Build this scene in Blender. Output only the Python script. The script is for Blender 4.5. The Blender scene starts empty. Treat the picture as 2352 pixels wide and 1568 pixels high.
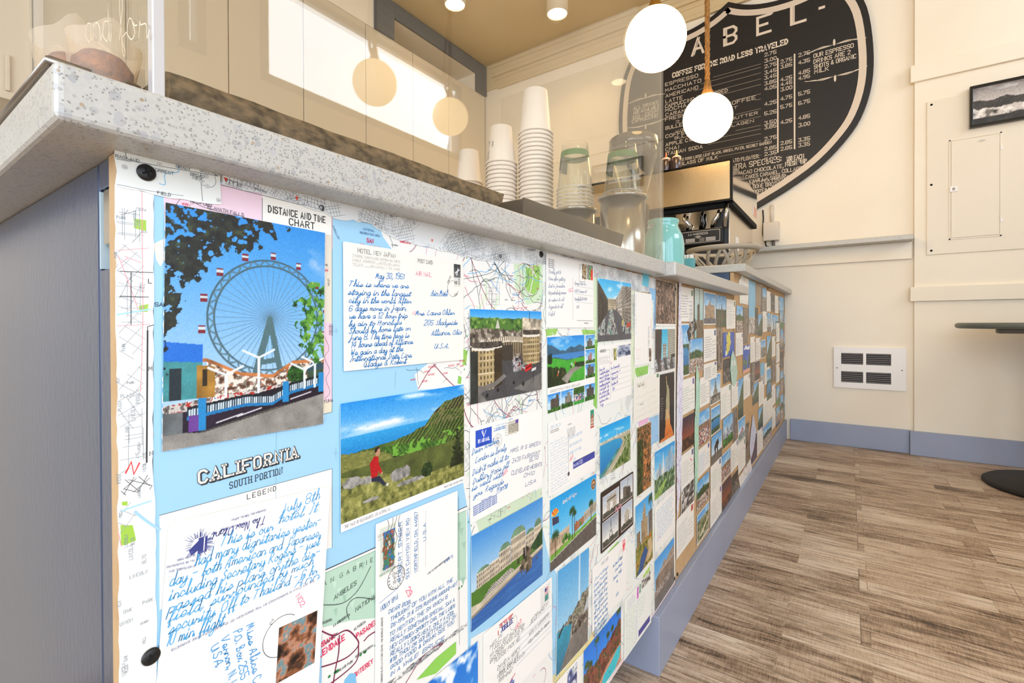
import bpy, math, random
import numpy as np
from mathutils import Matrix, Vector
random.seed(7); RNG = np.random.default_rng(11)
S = bpy.context.scene
COL = S.collection
# ---------------------------------------------------------------- camera
FPX, CAM = 1101.7, Vector((0.3277, 0.0, 0.72))
def _cam_axes(yaw, pitch, roll):
    cy, s, cp, sp = math.cos(yaw), math.sin(yaw), math.cos(pitch), math.sin(pitch)
    f = Vector((-s*cp, cy*cp, sp)); r = Vector((cy, s, 0)); u = r.cross(f)
    cr, sr = math.cos(roll), math.sin(roll)
    return cr*r + sr*u, -sr*r + cr*u, f
CR, CU, CF = _cam_axes(math.radians(35.130), math.radians(-0.346), math.radians(-0.212))
cd = bpy.data.cameras.new('camera'); cam = bpy.data.objects.new('camera', cd); COL.objects.link(cam)
cd.sensor_width = 36; cd.lens = 36*FPX/2352; cd.shift_y = -34.52/2352; cd.clip_start = 0.02
cam.matrix_world = Matrix(((CR.x, CU.x, -CF.x, CAM.x), (CR.y, CU.y, -CF.y, CAM.y), (CR.z, CU.z, -CF.z, CAM.z), (0, 0, 0, 1)))
S.camera = cam
# ---------------------------------------------------------------- world, exposure
wd = bpy.data.worlds.new('sky'); S.world = wd; wd.use_nodes = True
bg = wd.node_tree.nodes['Background']; bg.inputs[0].default_value = (0.86, 0.90, 1.0, 1); bg.inputs[1].default_value = 7.0
S.view_settings.view_transform = 'Standard'; S.view_settings.look = 'None'
S.view_settings.exposure = -0.92; S.view_settings.gamma = 1.0; S.view_settings.use_curve_mapping = False
S.cycles.use_denoising = True
S.cycles.max_bounces = 10; S.cycles.diffuse_bounces = 5; S.cycles.glossy_bounces = 5; S.cycles.transparent_max_bounces = 24
S.cycles.sample_clamp_indirect = 8.0; S.cycles.caustics_reflective = False; S.cycles.caustics_refractive = False
def daylight(name, loc, sx, sy, direction, energy, color=(0.90, 0.95, 1.0)):
    l = bpy.data.lights.new(name, 'AREA'); l.shape = 'RECTANGLE'; l.size = sx; l.size_y = sy; l.energy = energy; l.color = color
    o = bpy.data.objects.new(name, l); COL.objects.link(o); o.location = loc
    o.rotation_euler = Vector(direction).to_track_quat('-Z', 'Y').to_euler()
    return o
LX, FY, CY, RX, BY, CZ = -2.70, 3.412, 3.385, 2.29, -3.0, 3.02     # walls: left, far, far at the right, right, back; ceiling
# daylight falling in through the shop windows (each lamp fills its window opening)
daylight('daylight_storefront', (RX+0.10, -0.95, 1.50), 3.3, 2.3, (-1, 0, -0.05), 31)
daylight('daylight_back', (0.75, BY-0.10, 1.50), 2.9, 2.3, (0, 1, -0.30), 168)
daylight('daylight_clerestory', (RX+0.10, 2.22, 2.39), 1.66, 0.60, (-1, 0, -0.3), 40)
daylight('daylight_sidelight', (RX+0.10, 1.045, 2.39), 0.11, 0.60, (-1, 0, -0.1), 2.6)

# ---------------------------------------------------------------- helpers
def px(u, v_, **k):
    "the point of a world plane (x=, y= or z=) or camera depth (d=) that the photograph shows at a pixel"
    v = CF + CR*((u-1176)/FPX) - CU*((v_-784+34.52)/FPX)
    (a, w), = k.items()
    if a == 'd': return CAM + v*w
    i = 'xyz'.index(a)
    return CAM + v*((w-CAM[i])/v[i])
def lin(h):
    if isinstance(h, str):
        h = h.lstrip('#'); h = [int(h[i:i+2], 16)/255 for i in (0, 2, 4)]
    return tuple(c/12.92 if c <= 0.04045 else ((c+0.055)/1.055)**2.4 for c in h)
def tag(o, label=None, cat=None, group=None, kind=None):
    for k, v in (('label', label), ('category', cat), ('group', group), ('kind', kind)):
        if v: o[k] = v
    return o
def empty(name, loc, label, cat, group=None, rz=0):
    o = bpy.data.objects.new(name, None); COL.objects.link(o); o.location = loc; o.rotation_euler.z = rz
    o.empty_display_size = 0.02
    return tag(o, label, cat, group)
def mat(name, col='#808080', rough=0.5, metal=0.0, spec=0.5, emit=None, strength=0, noise=None, bump=None, coat=0, alpha=None, trans=None, ior=None):
    m = bpy.data.materials.new(name); m.use_nodes = True; nt = m.node_tree; b = nt.nodes['Principled BSDF']
    c = lin(col) if isinstance(col, str) else col
    b.inputs['Base Color'].default_value = (*c, 1); b.inputs['Roughness'].default_value = rough; b.inputs['Metallic'].default_value = metal
    b.inputs['Specular IOR Level'].default_value = spec; b.inputs['Coat Weight'].default_value = coat
    if trans: b.inputs['Transmission Weight'].default_value = trans
    if ior: b.inputs['IOR'].default_value = ior
    if emit: b.inputs['Emission Color'].default_value = (*(lin(emit) if isinstance(emit, str) else emit), 1); b.inputs['Emission Strength'].default_value = strength
    if noise or bump:
        tc = nt.nodes.new('ShaderNodeTexCoord')
    if noise:                                   # (second colour, scale, amount, stretch)
        c2, sc, amt, st = noise
        mp = nt.nodes.new('ShaderNodeMapping'); mp.inputs['Scale'].default_value = st; nt.links.new(tc.outputs['Object'], mp.inputs[0])
        n = nt.nodes.new('ShaderNodeTexNoise'); n.inputs['Scale'].default_value = sc; n.inputs['Detail'].default_value = 6; nt.links.new(mp.outputs[0], n.inputs[0])
        r = nt.nodes.new('ShaderNodeMapRange'); r.inputs[1].default_value = 0.35; r.inputs[2].default_value = 0.65; r.inputs[4].default_value = amt; nt.links.new(n.outputs[0], r.inputs[0])
        mx = nt.nodes.new('ShaderNodeMix'); mx.data_type = 'RGBA'; mx.inputs[6].default_value = (*c, 1); mx.inputs[7].default_value = (*lin(c2), 1)
        nt.links.new(r.outputs[0], mx.inputs[0]); nt.links.new(mx.outputs[2], b.inputs['Base Color'])
    if bump:                                    # (scale, strength, stretch)
        sc, stg, st = bump
        mp = nt.nodes.new('ShaderNodeMapping'); mp.inputs['Scale'].default_value = st; nt.links.new(tc.outputs['Object'], mp.inputs[0])
        n = nt.nodes.new('ShaderNodeTexNoise'); n.inputs['Scale'].default_value = sc; n.inputs['Detail'].default_value = 5; nt.links.new(mp.outputs[0], n.inputs[0])
        bp = nt.nodes.new('ShaderNodeBump'); bp.inputs['Strength'].default_value = stg; bp.inputs['Distance'].default_value = 0.01
        nt.links.new(n.outputs[0], bp.inputs['Height']); nt.links.new(bp.outputs[0], b.inputs['Normal'])
    return m
def clear(name, tint='#ffffff', rough=0.0, ior=1.5, haze=0.0):
    "a thin clear sheet: what it lets through and what it mirrors, by the angle"
    m = bpy.data.materials.new(name); m.use_nodes = True; nt = m.node_tree; nt.nodes.remove(nt.nodes['Principled BSDF'])
    out = nt.nodes['Material Output']; t = nt.nodes.new('ShaderNodeBsdfTransparent'); t.inputs[0].default_value = (*lin(tint), 1)
    g = nt.nodes.new('ShaderNodeBsdfGlossy'); g.inputs['Roughness'].default_value = rough
    f = nt.nodes.new('ShaderNodeFresnel'); ge = nt.nodes.new('ShaderNodeNewGeometry'); mr = nt.nodes.new('ShaderNodeMapRange')
    mr.inputs[3].default_value = ior; mr.inputs[4].default_value = 1/ior; nt.links.new(ge.outputs['Backfacing'], mr.inputs[0]); nt.links.new(mr.outputs[0], f.inputs[0])
    mx = nt.nodes.new('ShaderNodeMixShader'); nt.links.new(f.outputs[0], mx.inputs[0]); nt.links.new(t.outputs[0], mx.inputs[1]); nt.links.new(g.outputs[0], mx.inputs[2])
    src = mx
    if haze:
        d = nt.nodes.new('ShaderNodeBsdfDiffuse'); d.inputs[0].default_value = (*lin(tint), 1)
        m2 = nt.nodes.new('ShaderNodeMixShader'); m2.inputs[0].default_value = haze
        nt.links.new(mx.outputs[0], m2.inputs[1]); nt.links.new(d.outputs[0], m2.inputs[2]); src = m2
    nt.links.new(src.outputs[0], out.inputs[0])
    return m
class MB:
    "collects boxes, lathes, tubes and prisms; build() links them as ONE mesh object"
    def __init__(s): s.v = []; s.f = []; s.sm = []
    def add(s, vs, fs, smooth=False):
        k = len(s.v); s.v += [tuple(p) for p in vs]; s.f += [tuple(i+k for i in q) for q in fs]; s.sm += [smooth]*len(fs); return s
    def box(s, a, b):
        (x0, y0, z0), (x1, y1, z1) = a, b
        return s.add([(x0, y0, z0), (x1, y0, z0), (x1, y1, z0), (x0, y1, z0), (x0, y0, z1), (x1, y0, z1), (x1, y1, z1), (x0, y1, z1)],
              [(0, 3, 2, 1), (4, 5, 6, 7), (0, 1, 5, 4), (1, 2, 6, 5), (2, 3, 7, 6), (3, 0, 4, 7)])
    def obox(s, M, hx, hy, hz):
        vs = [M @ Vector((sx*hx, sy*hy, sz*hz)) for sz in (-1, 1) for sx, sy in ((-1, -1), (1, -1), (1, 1), (-1, 1))]
        return s.add(vs, [(0, 3, 2, 1), (4, 5, 6, 7), (0, 1, 5, 4), (1, 2, 6, 5), (2, 3, 7, 6), (3, 0, 4, 7)])
    def lathe(s, prof, c=(0, 0, 0), n=40, axis='z', smooth=True, cap=True):
        "prof: (radius, height) pairs from bottom to top"
        vs = []
        for r, h in prof:
            for k in range(n):
                a = 2*math.pi*k/n; p = (r*math.cos(a), r*math.sin(a), h)
                p = {'z': p, 'y': (p[0], p[2], -p[1]), 'x': (p[2], p[0], p[1])}[axis]
                vs.append((p[0]+c[0], p[1]+c[1], p[2]+c[2]))
        fs = [(j*n+k, j*n+(k+1) % n, (j+1)*n+(k+1) % n, (j+1)*n+k) for j in range(len(prof)-1) for k in range(n)]
        s.add(vs, fs, smooth)
        if cap:
            k0 = len(s.v)-len(vs)
            s.f += [tuple(k0+k for k in range(n))[::-1], tuple(k0+(len(prof)-1)*n+k for k in range(n))]; s.sm += [False, False]
        return s
    def tube(s, pts, r, n=10, closed=False):
        pts = [Vector(p) for p in pts]; m = len(pts); rs = r if isinstance(r, (list, tuple)) else [r]*m
        ref = None; vs = []
        for i, p in enumerate(pts):
            if closed: t = pts[(i+1) % m]-pts[i-1]
            else: t = pts[min(i+1, m-1)]-pts[max(i-1, 0)]
            t.normalize()
            if ref is None: ref = t.orthogonal().normalized()
            ref = (ref-t*ref.dot(t)).normalized(); b = t.cross(ref)
            vs += [p+rs[i]*(math.cos(2*math.pi*k/n)*ref+math.sin(2*math.pi*k/n)*b) for k in range(n)]
        fs = [(j % m*n+k, j % m*n+(k+1) % n, (j+1) % m*n+(k+1) % n, (j+1) % m*n+k) for j in range(m if closed else m-1) for k in range(n)]
        if not closed: fs += [tuple(range(n))[::-1], tuple((m-1)*n+k for k in range(n))]
        return s.add(vs, fs, True)
    def prism(s, poly, a, b, axis='y'):
        "poly in the two axes that are left over, pushed from a to b along axis"
        f = {'y': lambda p, t: (p[0], t, p[1]), 'x': lambda p, t: (t, p[0], p[1]), 'z': lambda p, t: (p[0], p[1], t)}[axis]
        n = len(poly); vs = [f(p, a) for p in poly]+[f(p, b) for p in poly]
        return s.add(vs, [tuple(range(n)), tuple(range(n, 2*n))[::-1]]+[(i, n+i, n+(i+1) % n, (i+1) % n) for i in range(n)])
    def build(s, name, m, parent=None, loc=None, bevel=0, seg=2, wn=True):
        me = bpy.data.meshes.new(name); me.from_pydata([tuple(p) for p in s.v], [], s.f)
        me.polygons.foreach_set('use_smooth', s.sm)
        me.materials.append(m)
        import bmesh
        bm = bmesh.new(); bm.from_mesh(me); bmesh.ops.recalc_face_normals(bm, faces=bm.faces); bm.to_mesh(me); bm.free()
        o = bpy.data.objects.new(name, me); COL.objects.link(o)
        if loc is not None: o.location = loc
        if parent: o.parent = parent
        if bevel:
            bv = o.modifiers.new('bevel', 'BEVEL'); bv.width = bevel; bv.segments = seg; bv.limit_method = 'ANGLE'; bv.angle_limit = 0.6
        return o
def struct(o): o['kind'] = 'structure'; return o
def copy_tree(o, parent=None):
    c = o.copy(); COL.objects.link(c)
    if parent: c.parent = parent
    for ch in list(o.children): copy_tree(ch, c)
    return c
# ================================================================ materials of the room
M = {}
M['wall'] = mat('warm_white_paint', '#f4ead7', 0.6, noise=('#eee2cd', 3, 0.5, (1, 1, 1)), bump=(60, 0.03, (1, 1, 1)))
M['ceil'] = mat('ceiling_paint', '#d9c49a', 0.7, noise=('#cdb78c', 2, 0.6, (1, 1, 1)))
M['slate'] = mat('slate_blue_paint', '#9aa3b9', 0.42, noise=('#929bb1', 5, 0.6, (1, 1, 1)), bump=(90, 0.04, (1, 1, 1)))
M['slate_dark'] = mat('dark_slate_casing', '#5b6168', 0.5, noise=('#4d5257', 6, 0.6, (1, 1, 8)))
M['satin'] = mat('satin_grey_blue_metal', '#46546f', 0.22, metal=0.35, noise=('#545f75', 60, 0.5, (1, 1, 0.06)), bump=(220, 0.035, (1, 1, 0.5)))
M['cab'] = mat('cream_cabinet_lacquer', '#d9ccb4', 0.35)
M['black'] = mat('black_plastic', '#141312', 0.45)
M['blackgloss'] = mat('gloss_black', '#0c0b0a', 0.15)
M['steel'] = mat('brushed_steel', '#bab7b3', 0.2, metal=1.0)
M['mirror'] = mat('polished_steel', '#cfc8bd', 0.07, metal=1.0)
M['brass'] = mat('aged_brass', '#b08a45', 0.3, metal=1.0)
M['kraft'] = mat('brown_hardboard', '#c6a67c', 0.75, noise=('#b8956a', 40, 0.7, (1, 1, 1)))
M['white'] = mat('white_enamel', '#f2eee9', 0.35)
M['dark'] = mat('dark_gap', '#0a0a0a', 0.9)
M['glass'] = clear('clear_acrylic', '#fbfaf6')
M['winglass'] = clear('window_glass', '#f7fbff')

def wood_floor():
    m = bpy.data.materials.new('weathered_plank_floor'); m.use_nodes = True; nt = m.node_tree; N = nt.nodes; L = nt.links; b = N['Principled BSDF']
    tc = N.new('ShaderNodeTexCoord')
    br = N.new('ShaderNodeTexBrick'); br.offset = 0.37; br.offset_frequency = 2; br.squash = 1
    br.inputs['Color1'].default_value = (0, 0, 0, 1); br.inputs['Color2'].default_value = (1, 1, 1, 1); br.inputs['Mortar'].default_value = (0.5, 0.5, 0.5, 1)
    br.inputs['Scale'].default_value = 1; br.inputs['Mortar Size'].default_value = 0.0007; br.inputs['Mortar Smooth'].default_value = 0.2
    br.inputs['Brick Width'].default_value = 0.92; br.inputs['Row Height'].default_value = 0.135; br.inputs['Bias'].default_value = 0
    mp0 = N.new('ShaderNodeMapping'); mp0.inputs['Location'].default_value = (0.23, 0.03, 0); L.new(tc.outputs['Object'], mp0.inputs[0]); L.new(mp0.outputs[0], br.inputs[0])
    # a second, narrower board pattern printed inside the planks
    br2 = N.new('ShaderNodeTexBrick'); br2.offset = 0.61; br2.inputs['Color1'].default_value = (0, 0, 0, 1); br2.inputs['Color2'].default_value = (1, 1, 1, 1)
    br2.inputs['Mortar'].default_value = (0.5, 0.5, 0.5, 1); br2.inputs['Scale'].default_value = 1; br2.inputs['Mortar Size'].default_value = 0.0012; br2.inputs['Brick Width'].default_value = 0.43; br2.inputs['Row Height'].default_value = 0.0675
    L.new(mp0.outputs[0], br2.inputs[0])
    # shift the grain per plank
    comb = N.new('ShaderNodeCombineXYZ'); mul = N.new('ShaderNodeMath'); mul.operation = 'MULTIPLY'; mul.inputs[1].default_value = 17.0
    add0 = N.new('ShaderNodeMath'); add0.operation = 'MULTIPLY_ADD'; add0.inputs[1].default_value = 0.35
    L.new(br2.outputs[0], add0.inputs[0]); L.new(br.outputs[0], add0.inputs[2]); L.new(add0.outputs[0], mul.inputs[0]); L.new(mul.outputs[0], comb.inputs[2]); L.new(mul.outputs[0], comb.inputs[0])
    va = N.new('ShaderNodeVectorMath'); L.new(tc.outputs['Object'], va.inputs[0]); L.new(comb.outputs[0], va.inputs[1])
    def noise(scale, stretch, detail=6, dist=0.0):
        mp = N.new('ShaderNodeMapping'); mp.inputs['Scale'].default_value = stretch; L.new(va.outputs[0], mp.inputs[0])
        n = N.new('ShaderNodeTexNoise'); n.inputs['Scale'].default_value = scale; n.inputs['Detail'].default_value = detail; n.inputs['Distortion'].default_value = dist; L.new(mp.outputs[0], n.inputs[0]); return n
    grain = noise(9, (0.9, 9, 1), 8, 0.6); fine = noise(40, (0.6, 14, 1), 4); blot = noise(3.2, (0.8, 1.6, 1), 4); saw = noise(60, (8, 0.6, 1), 2)
    ramp = N.new('ShaderNodeValToRGB'); cr = ramp.color_ramp
    cr.elements[0].position = 0.26; cr.elements[0].color = (*lin('#4d3d30'), 1); cr.elements[1].position = 0.56; cr.elements[1].color = (*lin('#bfa78e'), 1)
    e = cr.elements.new(0.40); e.color = (*lin('#957c65'), 1)
    e = cr.elements.new(0.74); e.color = (*lin('#dac8b2'), 1)
    def math_(op, a, bb, c=None):
        n = N.new('ShaderNodeMath'); n.operation = op
        for i, q in enumerate((a, bb, c)):
            if q is None: continue
            if isinstance(q, (int, float)): n.inputs[i].default_value = q
            else: L.new(q, n.inputs[i])
        return n.outputs[0]
    t = math_('MULTIPLY_ADD', grain.outputs[0], 0.55, math_('MULTIPLY', fine.outputs[0], 0.28))
    t = math_('MULTIPLY_ADD', blot.outputs[0], 0.62, t)
    t = math_('MULTIPLY_ADD', saw.outputs[0], 0.22, t)
    t = math_('MULTIPLY_ADD', br.outputs[0], 0.12, t)
    t = math_('MULTIPLY_ADD', br2.outputs[0], 0.09, t)
    t = math_('ADD', t, -0.43)
    t = math_('MULTIPLY_ADD', t, 1.35, -0.15)
    L.new(t, ramp.inputs[0])
    # dark cracks along the grain and the seams
    crack = noise(5, (0.35, 10, 1), 3, 1.2)
    ck = N.new('ShaderNodeMapRange'); ck.inputs[1].default_value = 0.482; ck.inputs[2].default_value = 0.5; L.new(crack.outputs[0], ck.inputs[0])
    ck2 = N.new('ShaderNodeMapRange'); ck2.inputs[1].default_value = 0.518; ck2.inputs[2].default_value = 0.5; L.new(crack.outputs[0], ck2.inputs[0])
    crk = math_('MULTIPLY', math_('MULTIPLY', ck.outputs[0], ck2.outputs[0]), math_('GREATER_THAN', blot.outputs[0], 0.44))
    seam = math_('MAXIMUM', math_('MULTIPLY', br.outputs['Fac'], 0.9), math_('MULTIPLY', br2.outputs['Fac'], 0.12))
    dk = math_('MAXIMUM', math_('MULTIPLY', crk, 0.75), seam)
    mx = N.new('ShaderNodeMix'); mx.data_type = 'RGBA'; L.new(dk, mx.inputs[0]); L.new(ramp.outputs[0], mx.inputs[6]); mx.inputs[7].default_value = (*lin('#2e2219'), 1)
    L.new(mx.outputs[2], b.inputs['Base Color']); b.inputs['Roughness'].default_value = 0.5; b.inputs['Specular IOR Level'].default_value = 0.35
    bp = N.new('ShaderNodeBump'); bp.inputs['Strength'].default_value = 0.15; bp.inputs['Distance'].default_value = 0.002; L.new(t, bp.inputs['Height']); L.new(bp.outputs[0], b.inputs['Normal'])
    return m
def quartz(name, chip=90.0, base='#c6c3bb', big=1.0):
    m = bpy.data.materials.new(name); m.use_nodes = True; nt = m.node_tree; N = nt.nodes; L = nt.links; b = N['Principled BSDF']
    tc = N.new('ShaderNodeTexCoord'); col = None
    prev = (*lin(base), 1)
    n = N.new('ShaderNodeTexNoise'); n.inputs['Scale'].default_value = 400; L.new(tc.outputs['Object'], n.inputs[0])
    mx = N.new('ShaderNodeMix'); mx.data_type = 'RGBA'; mx.inputs[6].default_value = prev; mx.inputs[7].default_value = (*lin('#b2b0a8'), 1); L.new(n.outputs[0], mx.inputs[0]); last = mx.outputs[2]
    for sc, thr, rad, cols in ((chip, 0.83, 0.40, ('#b6b5b1', '#a5a5a4')), (chip*0.7, 0.91, 0.38, ('#abaaa8', '#b9b8b4')), (chip*2.2, 0.74, 0.40, ('#9b9993', '#aeaca5')), (chip*3.6, 0.84, 0.36, ('#85817a', '#9a968e')), (chip*1.5, 0.978, 0.30, ('#a08c72', '#ae9a7e'))):
        v = N.new('ShaderNodeTexVoronoi'); v.inputs['Scale'].default_value = sc; v.inputs['Randomness'].default_value = 1; L.new(tc.outputs['Object'], v.inputs[0])
        sep = N.new('ShaderNodeSeparateColor'); L.new(v.outputs['Color'], sep.inputs[0])
        g = N.new('ShaderNodeMath'); g.operation = 'GREATER_THAN'; g.inputs[1].default_value = thr; L.new(sep.outputs[0], g.inputs[0])
        d = N.new('ShaderNodeMath'); d.operation = 'LESS_THAN'; d.inputs[1].default_value = rad; L.new(v.outputs['Distance'], d.inputs[0])
        k = N.new('ShaderNodeMath'); k.operation = 'MULTIPLY'; L.new(g.outputs[0], k.inputs[0]); L.new(d.outputs[0], k.inputs[1])
        cm = N.new('ShaderNodeMix'); cm.data_type = 'RGBA'; cm.inputs[6].default_value = (*lin(cols[0]), 1); cm.inputs[7].default_value = (*lin(cols[1]), 1); L.new(sep.outputs[1], cm.inputs[0])
        mm = N.new('ShaderNodeMix'); mm.data_type = 'RGBA'; L.new(k.outputs[0], mm.inputs[0]); L.new(last, mm.inputs[6]); L.new(cm.outputs[2], mm.inputs[7]); last = mm.outputs[2]
    L.new(last, b.inputs['Base Color']); b.inputs['Roughness'].default_value = 0.32; b.inputs['Specular IOR Level'].default_value = 0.4
    return m
M['floor'] = wood_floor()
M['quartz'] = quartz('speckled_quartz', 210)
M['quartz_fine'] = quartz('fine_speckled_quartz', 300, '#c6c2ba', 0.5)

# ================================================================ room shell
T = 0.12
struct(MB().box((LX-T, BY-T, -0.1), (RX+T, FY+T, 0)).build('floor', M['floor']))
struct(MB().box((LX-T, BY-T, CZ), (RX+T, FY+T, CZ+0.1)).build('ceiling', M['ceil']))
struct(MB().box((LX-T, BY-T, 0), (LX, FY+T, CZ)).build('wall_left', M['wall']))
struct(MB().box((LX, FY, 0), (0.615, FY+T, CZ)).build('wall_far', M['wall']))
struct(MB().box((0.6154, CY, 0), (RX, FY+T, CZ)).build('wall_far_right', M['wall']))
def wall_with_holes(name, axis, a, b, span, holes):
    mb = MB(); s0, s1 = span
    cuts = sorted({s0, s1, *[h[0] for h in holes], *[h[1] for h in holes]})
    for u0, u1 in zip(cuts, cuts[1:]):
        z = 0
        for h in sorted([h for h in holes if h[0] <= u0 and h[1] >= u1], key=lambda h: h[2])+[(0, 0, CZ, CZ)]:
            if h[2] > z:
                mb.box((a, u0, z), (b, u1, h[2])) if axis == 'x' else mb.box((u0, a, z), (u1, b, h[2]))
            z = h[3]
    return struct(mb.build(name, M['wall']))
W1, W2, W3, W4 = (1.38, 3.06, 2.08, 2.70), (0.985, 1.105, 2.08, 2.70), (-2.6, 0.70, 0.35, 2.65), (-0.7, 2.2, 0.35, 2.65)
wall_with_holes('wall_right', 'x', RX, RX+T, (BY, FY+T), [W1, W2, W3])
wall_with_holes('wall_back', 'y', BY-T, BY, (LX, RX+T), [W4])
def window(n, axis, a, h, mull=()):
    u0, u1, z0, z1 = h; w = 0.045; fr = MB()
    f = (lambda u, z, t: (a+t, u, z)) if axis == 'x' else (lambda u, z, t: (u, a+t, z))
    s = 1 if axis == 'x' else -1
    def bar(ua, ub, za, zb, t0=-0.012, t1=0.06):
        p, q = f(ua, za, s*t0), f(ub, zb, s*t1)
        fr.box(tuple(map(min, p, q)), tuple(map(max, p, q)))
    bar(u0, u0+w, z0, z1); bar(u1-w, u1, z0, z1); bar(u0+w, u1-w, z0, z0+w); bar(u0+w, u1-w, z1-w, z1)
    for m_ in mull: bar(m_-w/2, m_+w/2, z0+w, z1-w)
    o = struct(fr.build('window_%d' % n, M['slate_dark']))
    p, q = f(u0+w, z0+w, s*0.02), f(u1-w, z1-w, s*0.026)
    struct(MB().box(tuple(map(min, p, q)), tuple(map(max, p, q))).build('window_pane', M['winglass'], o))
window(1, 'x', RX, W1); window(2, 'x', RX, W2); window(3, 'x', RX, W3, (-1.5, -0.4)); window(4, 'y', BY, W4, (0.27, 1.23))
# baseboards and trim of the far wall
struct(MB().box((0.03, FY-0.018, 0), (0.597, FY, 0.128)).build('baseboard_far', M['slate'], bevel=0.002))
struct(MB().box((0.597, CY-0.018, 0), (RX, CY, 0.130)).build('baseboard_right', M['slate'], bevel=0.002))
M['cap'] = quartz('ledge_quartz', 200, '#cfcabb')
struct(MB().box((-0.62, FY-0.11, 1.160), (0.606, FY, 1.187)).build('trim_1', M['cap'], bevel=0.003))
struct(MB().box((-0.62, FY-0.020, 1.066), (0.606, FY, 1.160)).build('trim_2', M['wall'], bevel=0.002))
struct(MB().box((0.597, CY-0.018, 0.832), (RX, CY, 0.909)).build('trim_3', M['wall'], bevel=0.002))
struct(MB().box((0.597, CY-0.018, 2.012), (RX, CY, 2.102)).build('trim_4', M['wall'], bevel=0.002))
for n, (z, r) in enumerate(((2.995, 0.012), (2.915, 0.016), (2.875, 0.010), (2.797, 0.013))):
    struct(MB().box((-2.30+0.03*n, FY-2*r, z-r), (0.60, FY, z+r)).build('trim_%d' % (5+n), M['ceil'], bevel=0.004))
struct(MB().box((LX, FY-0.012, 2.80), (0.6, FY, CZ)).build('trim_9', M['ceil']))
# cabinets along the left wall, soffit and window niche above them
CX = -2.35
edges = [(-1.3, -0.56), (-0.56, 0.476), (0.505, 0.7798), (0.7798, 1.2187), (1.2187, 1.6441), (1.6441, 2.098), (2.098, 2.5265), (2.5265, 2.919), (2.919, 3.395)]
names = ['tall cream wall cabinet door behind the camera end of the bar', 'cream wall cabinet with a slim vertical handle left of the muffin tray', 'narrow cream wall cabinet behind the parchment muffins',
 'cream wall cabinet above the left end of the wooden board', 'cream wall cabinet behind the middle of the wooden board', 'cream wall cabinet behind the big reflected globe', 'cream wall cabinet under the left end of the dark window niche',
 'cream wall cabinet behind the small reflected globe', 'cream wall cabinet in the far corner beside the cup stacks']
for (y0, y1), lb in zip(edges, names):
    c = empty('wall_cabinet', (CX, (y0+y1)/2, 1.60), lb, 'cabinet', 'cream cabinets on the left wall'); h = (y1-y0)/2
    MB().box((LX-CX, -h, 0), (-0.022, h, 1.15)).build('carcass', M['cab'], c)
    d = MB().box((-0.021, -h+0.0025, 0.0), (0, h-0.0025, 1.15)).build('door', M['cab'], c, bevel=0.0015)
    if y0 < 0.48: MB().box((0, h-0.080, 0.03), (0.012, h-0.066, 0.17)).build('handle', M['cab'], d, bevel=0.003)
struct(MB().box((LX, 0.478, 1.60), (CX+0.02, 0.503, CZ)).build('trim_10', M['white']))
nz0, nz1, ny0, ny1 = 2.752, 2.905, 2.335, 3.255
mb = MB(); mb.box((LX, BY, 2.752), (CX, ny0, CZ)).box((LX, ny1, 2.752), (CX, FY, CZ)).box((LX, ny0, nz1), (CX, ny1, CZ))
struct(mb.build('wall_soffit', M['wall']))
mb = MB(); mb.box((CX, 2.166, 2.752), (CX+0.02, ny0, 3.015)).box((CX, ny1, 2.752), (CX+0.02, 3.400, 3.015)).box((CX, ny0, nz1), (CX+0.02, ny1, 3.015))
struct(mb.build('trim_11', M['slate_dark'], bevel=0.003))
# ================================================================ the bar: cabinet bodies, boards, quartz tops
SZ, ST = 0.8150, 0.8425              # underside and top of the long quartz slab
bar = empty('bar_counter', (0, 0.09, 0), 'long blue-grey bar cabinet carrying the postcard boards', 'counter')
def P_(mb, name, m, parent=bar, **k): return mb.build(name, m, parent, loc=(0, -0.09, 0), **k)
P_(MB().box((-0.66, 0.13, 0.13), (-0.014, 0.951, SZ-0.0005)), 'cabinet_body', M['satin'])
P_(MB().box((-0.66, 0.965, 0.001), (-0.014, 1.79, 0.8128)), 'cabinet_body', M['satin'])
P_(MB().box((-0.66, 1.800, 0.001), (-0.014, 3.392, 0.8945)), 'cabinet_body', M['satin'])
P_(MB().box((-0.50, 0.9647, 0), (0.012, 3.394, 0.1218)), 'toe_kick', M['slate'], bevel=0.0015)
P_(MB().box((-0.64, 1.796, 0.8409), (-0.0135, 1.7995, 0.8945)), 'end_panel', M['satin'])
ep = P_(MB().box((-0.66, 0.0912, 0.13), (-0.0335, 0.13, SZ-0.0005)), 'end_panel', M['satin'], bevel=0.0012)
st = MB(); st.box((-0.0325, 0.0914, 0.13), (-0.0128, 0.13, 0.752)).box((-0.0325, 0.0914, 0.799), (-0.0128, 0.13, SZ-0.0005))
P_(st, 'end_stile', M['satin'], bevel=0.0006)
P_(MB().box((-0.0312, 0.0985, 0.7522), (-0.0128, 0.13, 0.7988)), 'hinge_recess', M['dark'])
P_(MB().box((-0.0285, 0.0921, 0.7665), (-0.0140, 0.0984, 0.7986)), 'hinge_plate', M['steel'], bevel=0.001)
P_(MB().box((-0.0326, 0.0915, 0.753), (-0.0314, 0.112, 0.798)), 'hinge_edge', mat('pale_hinge_edge', '#cfe3e8', 0.4))

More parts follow.
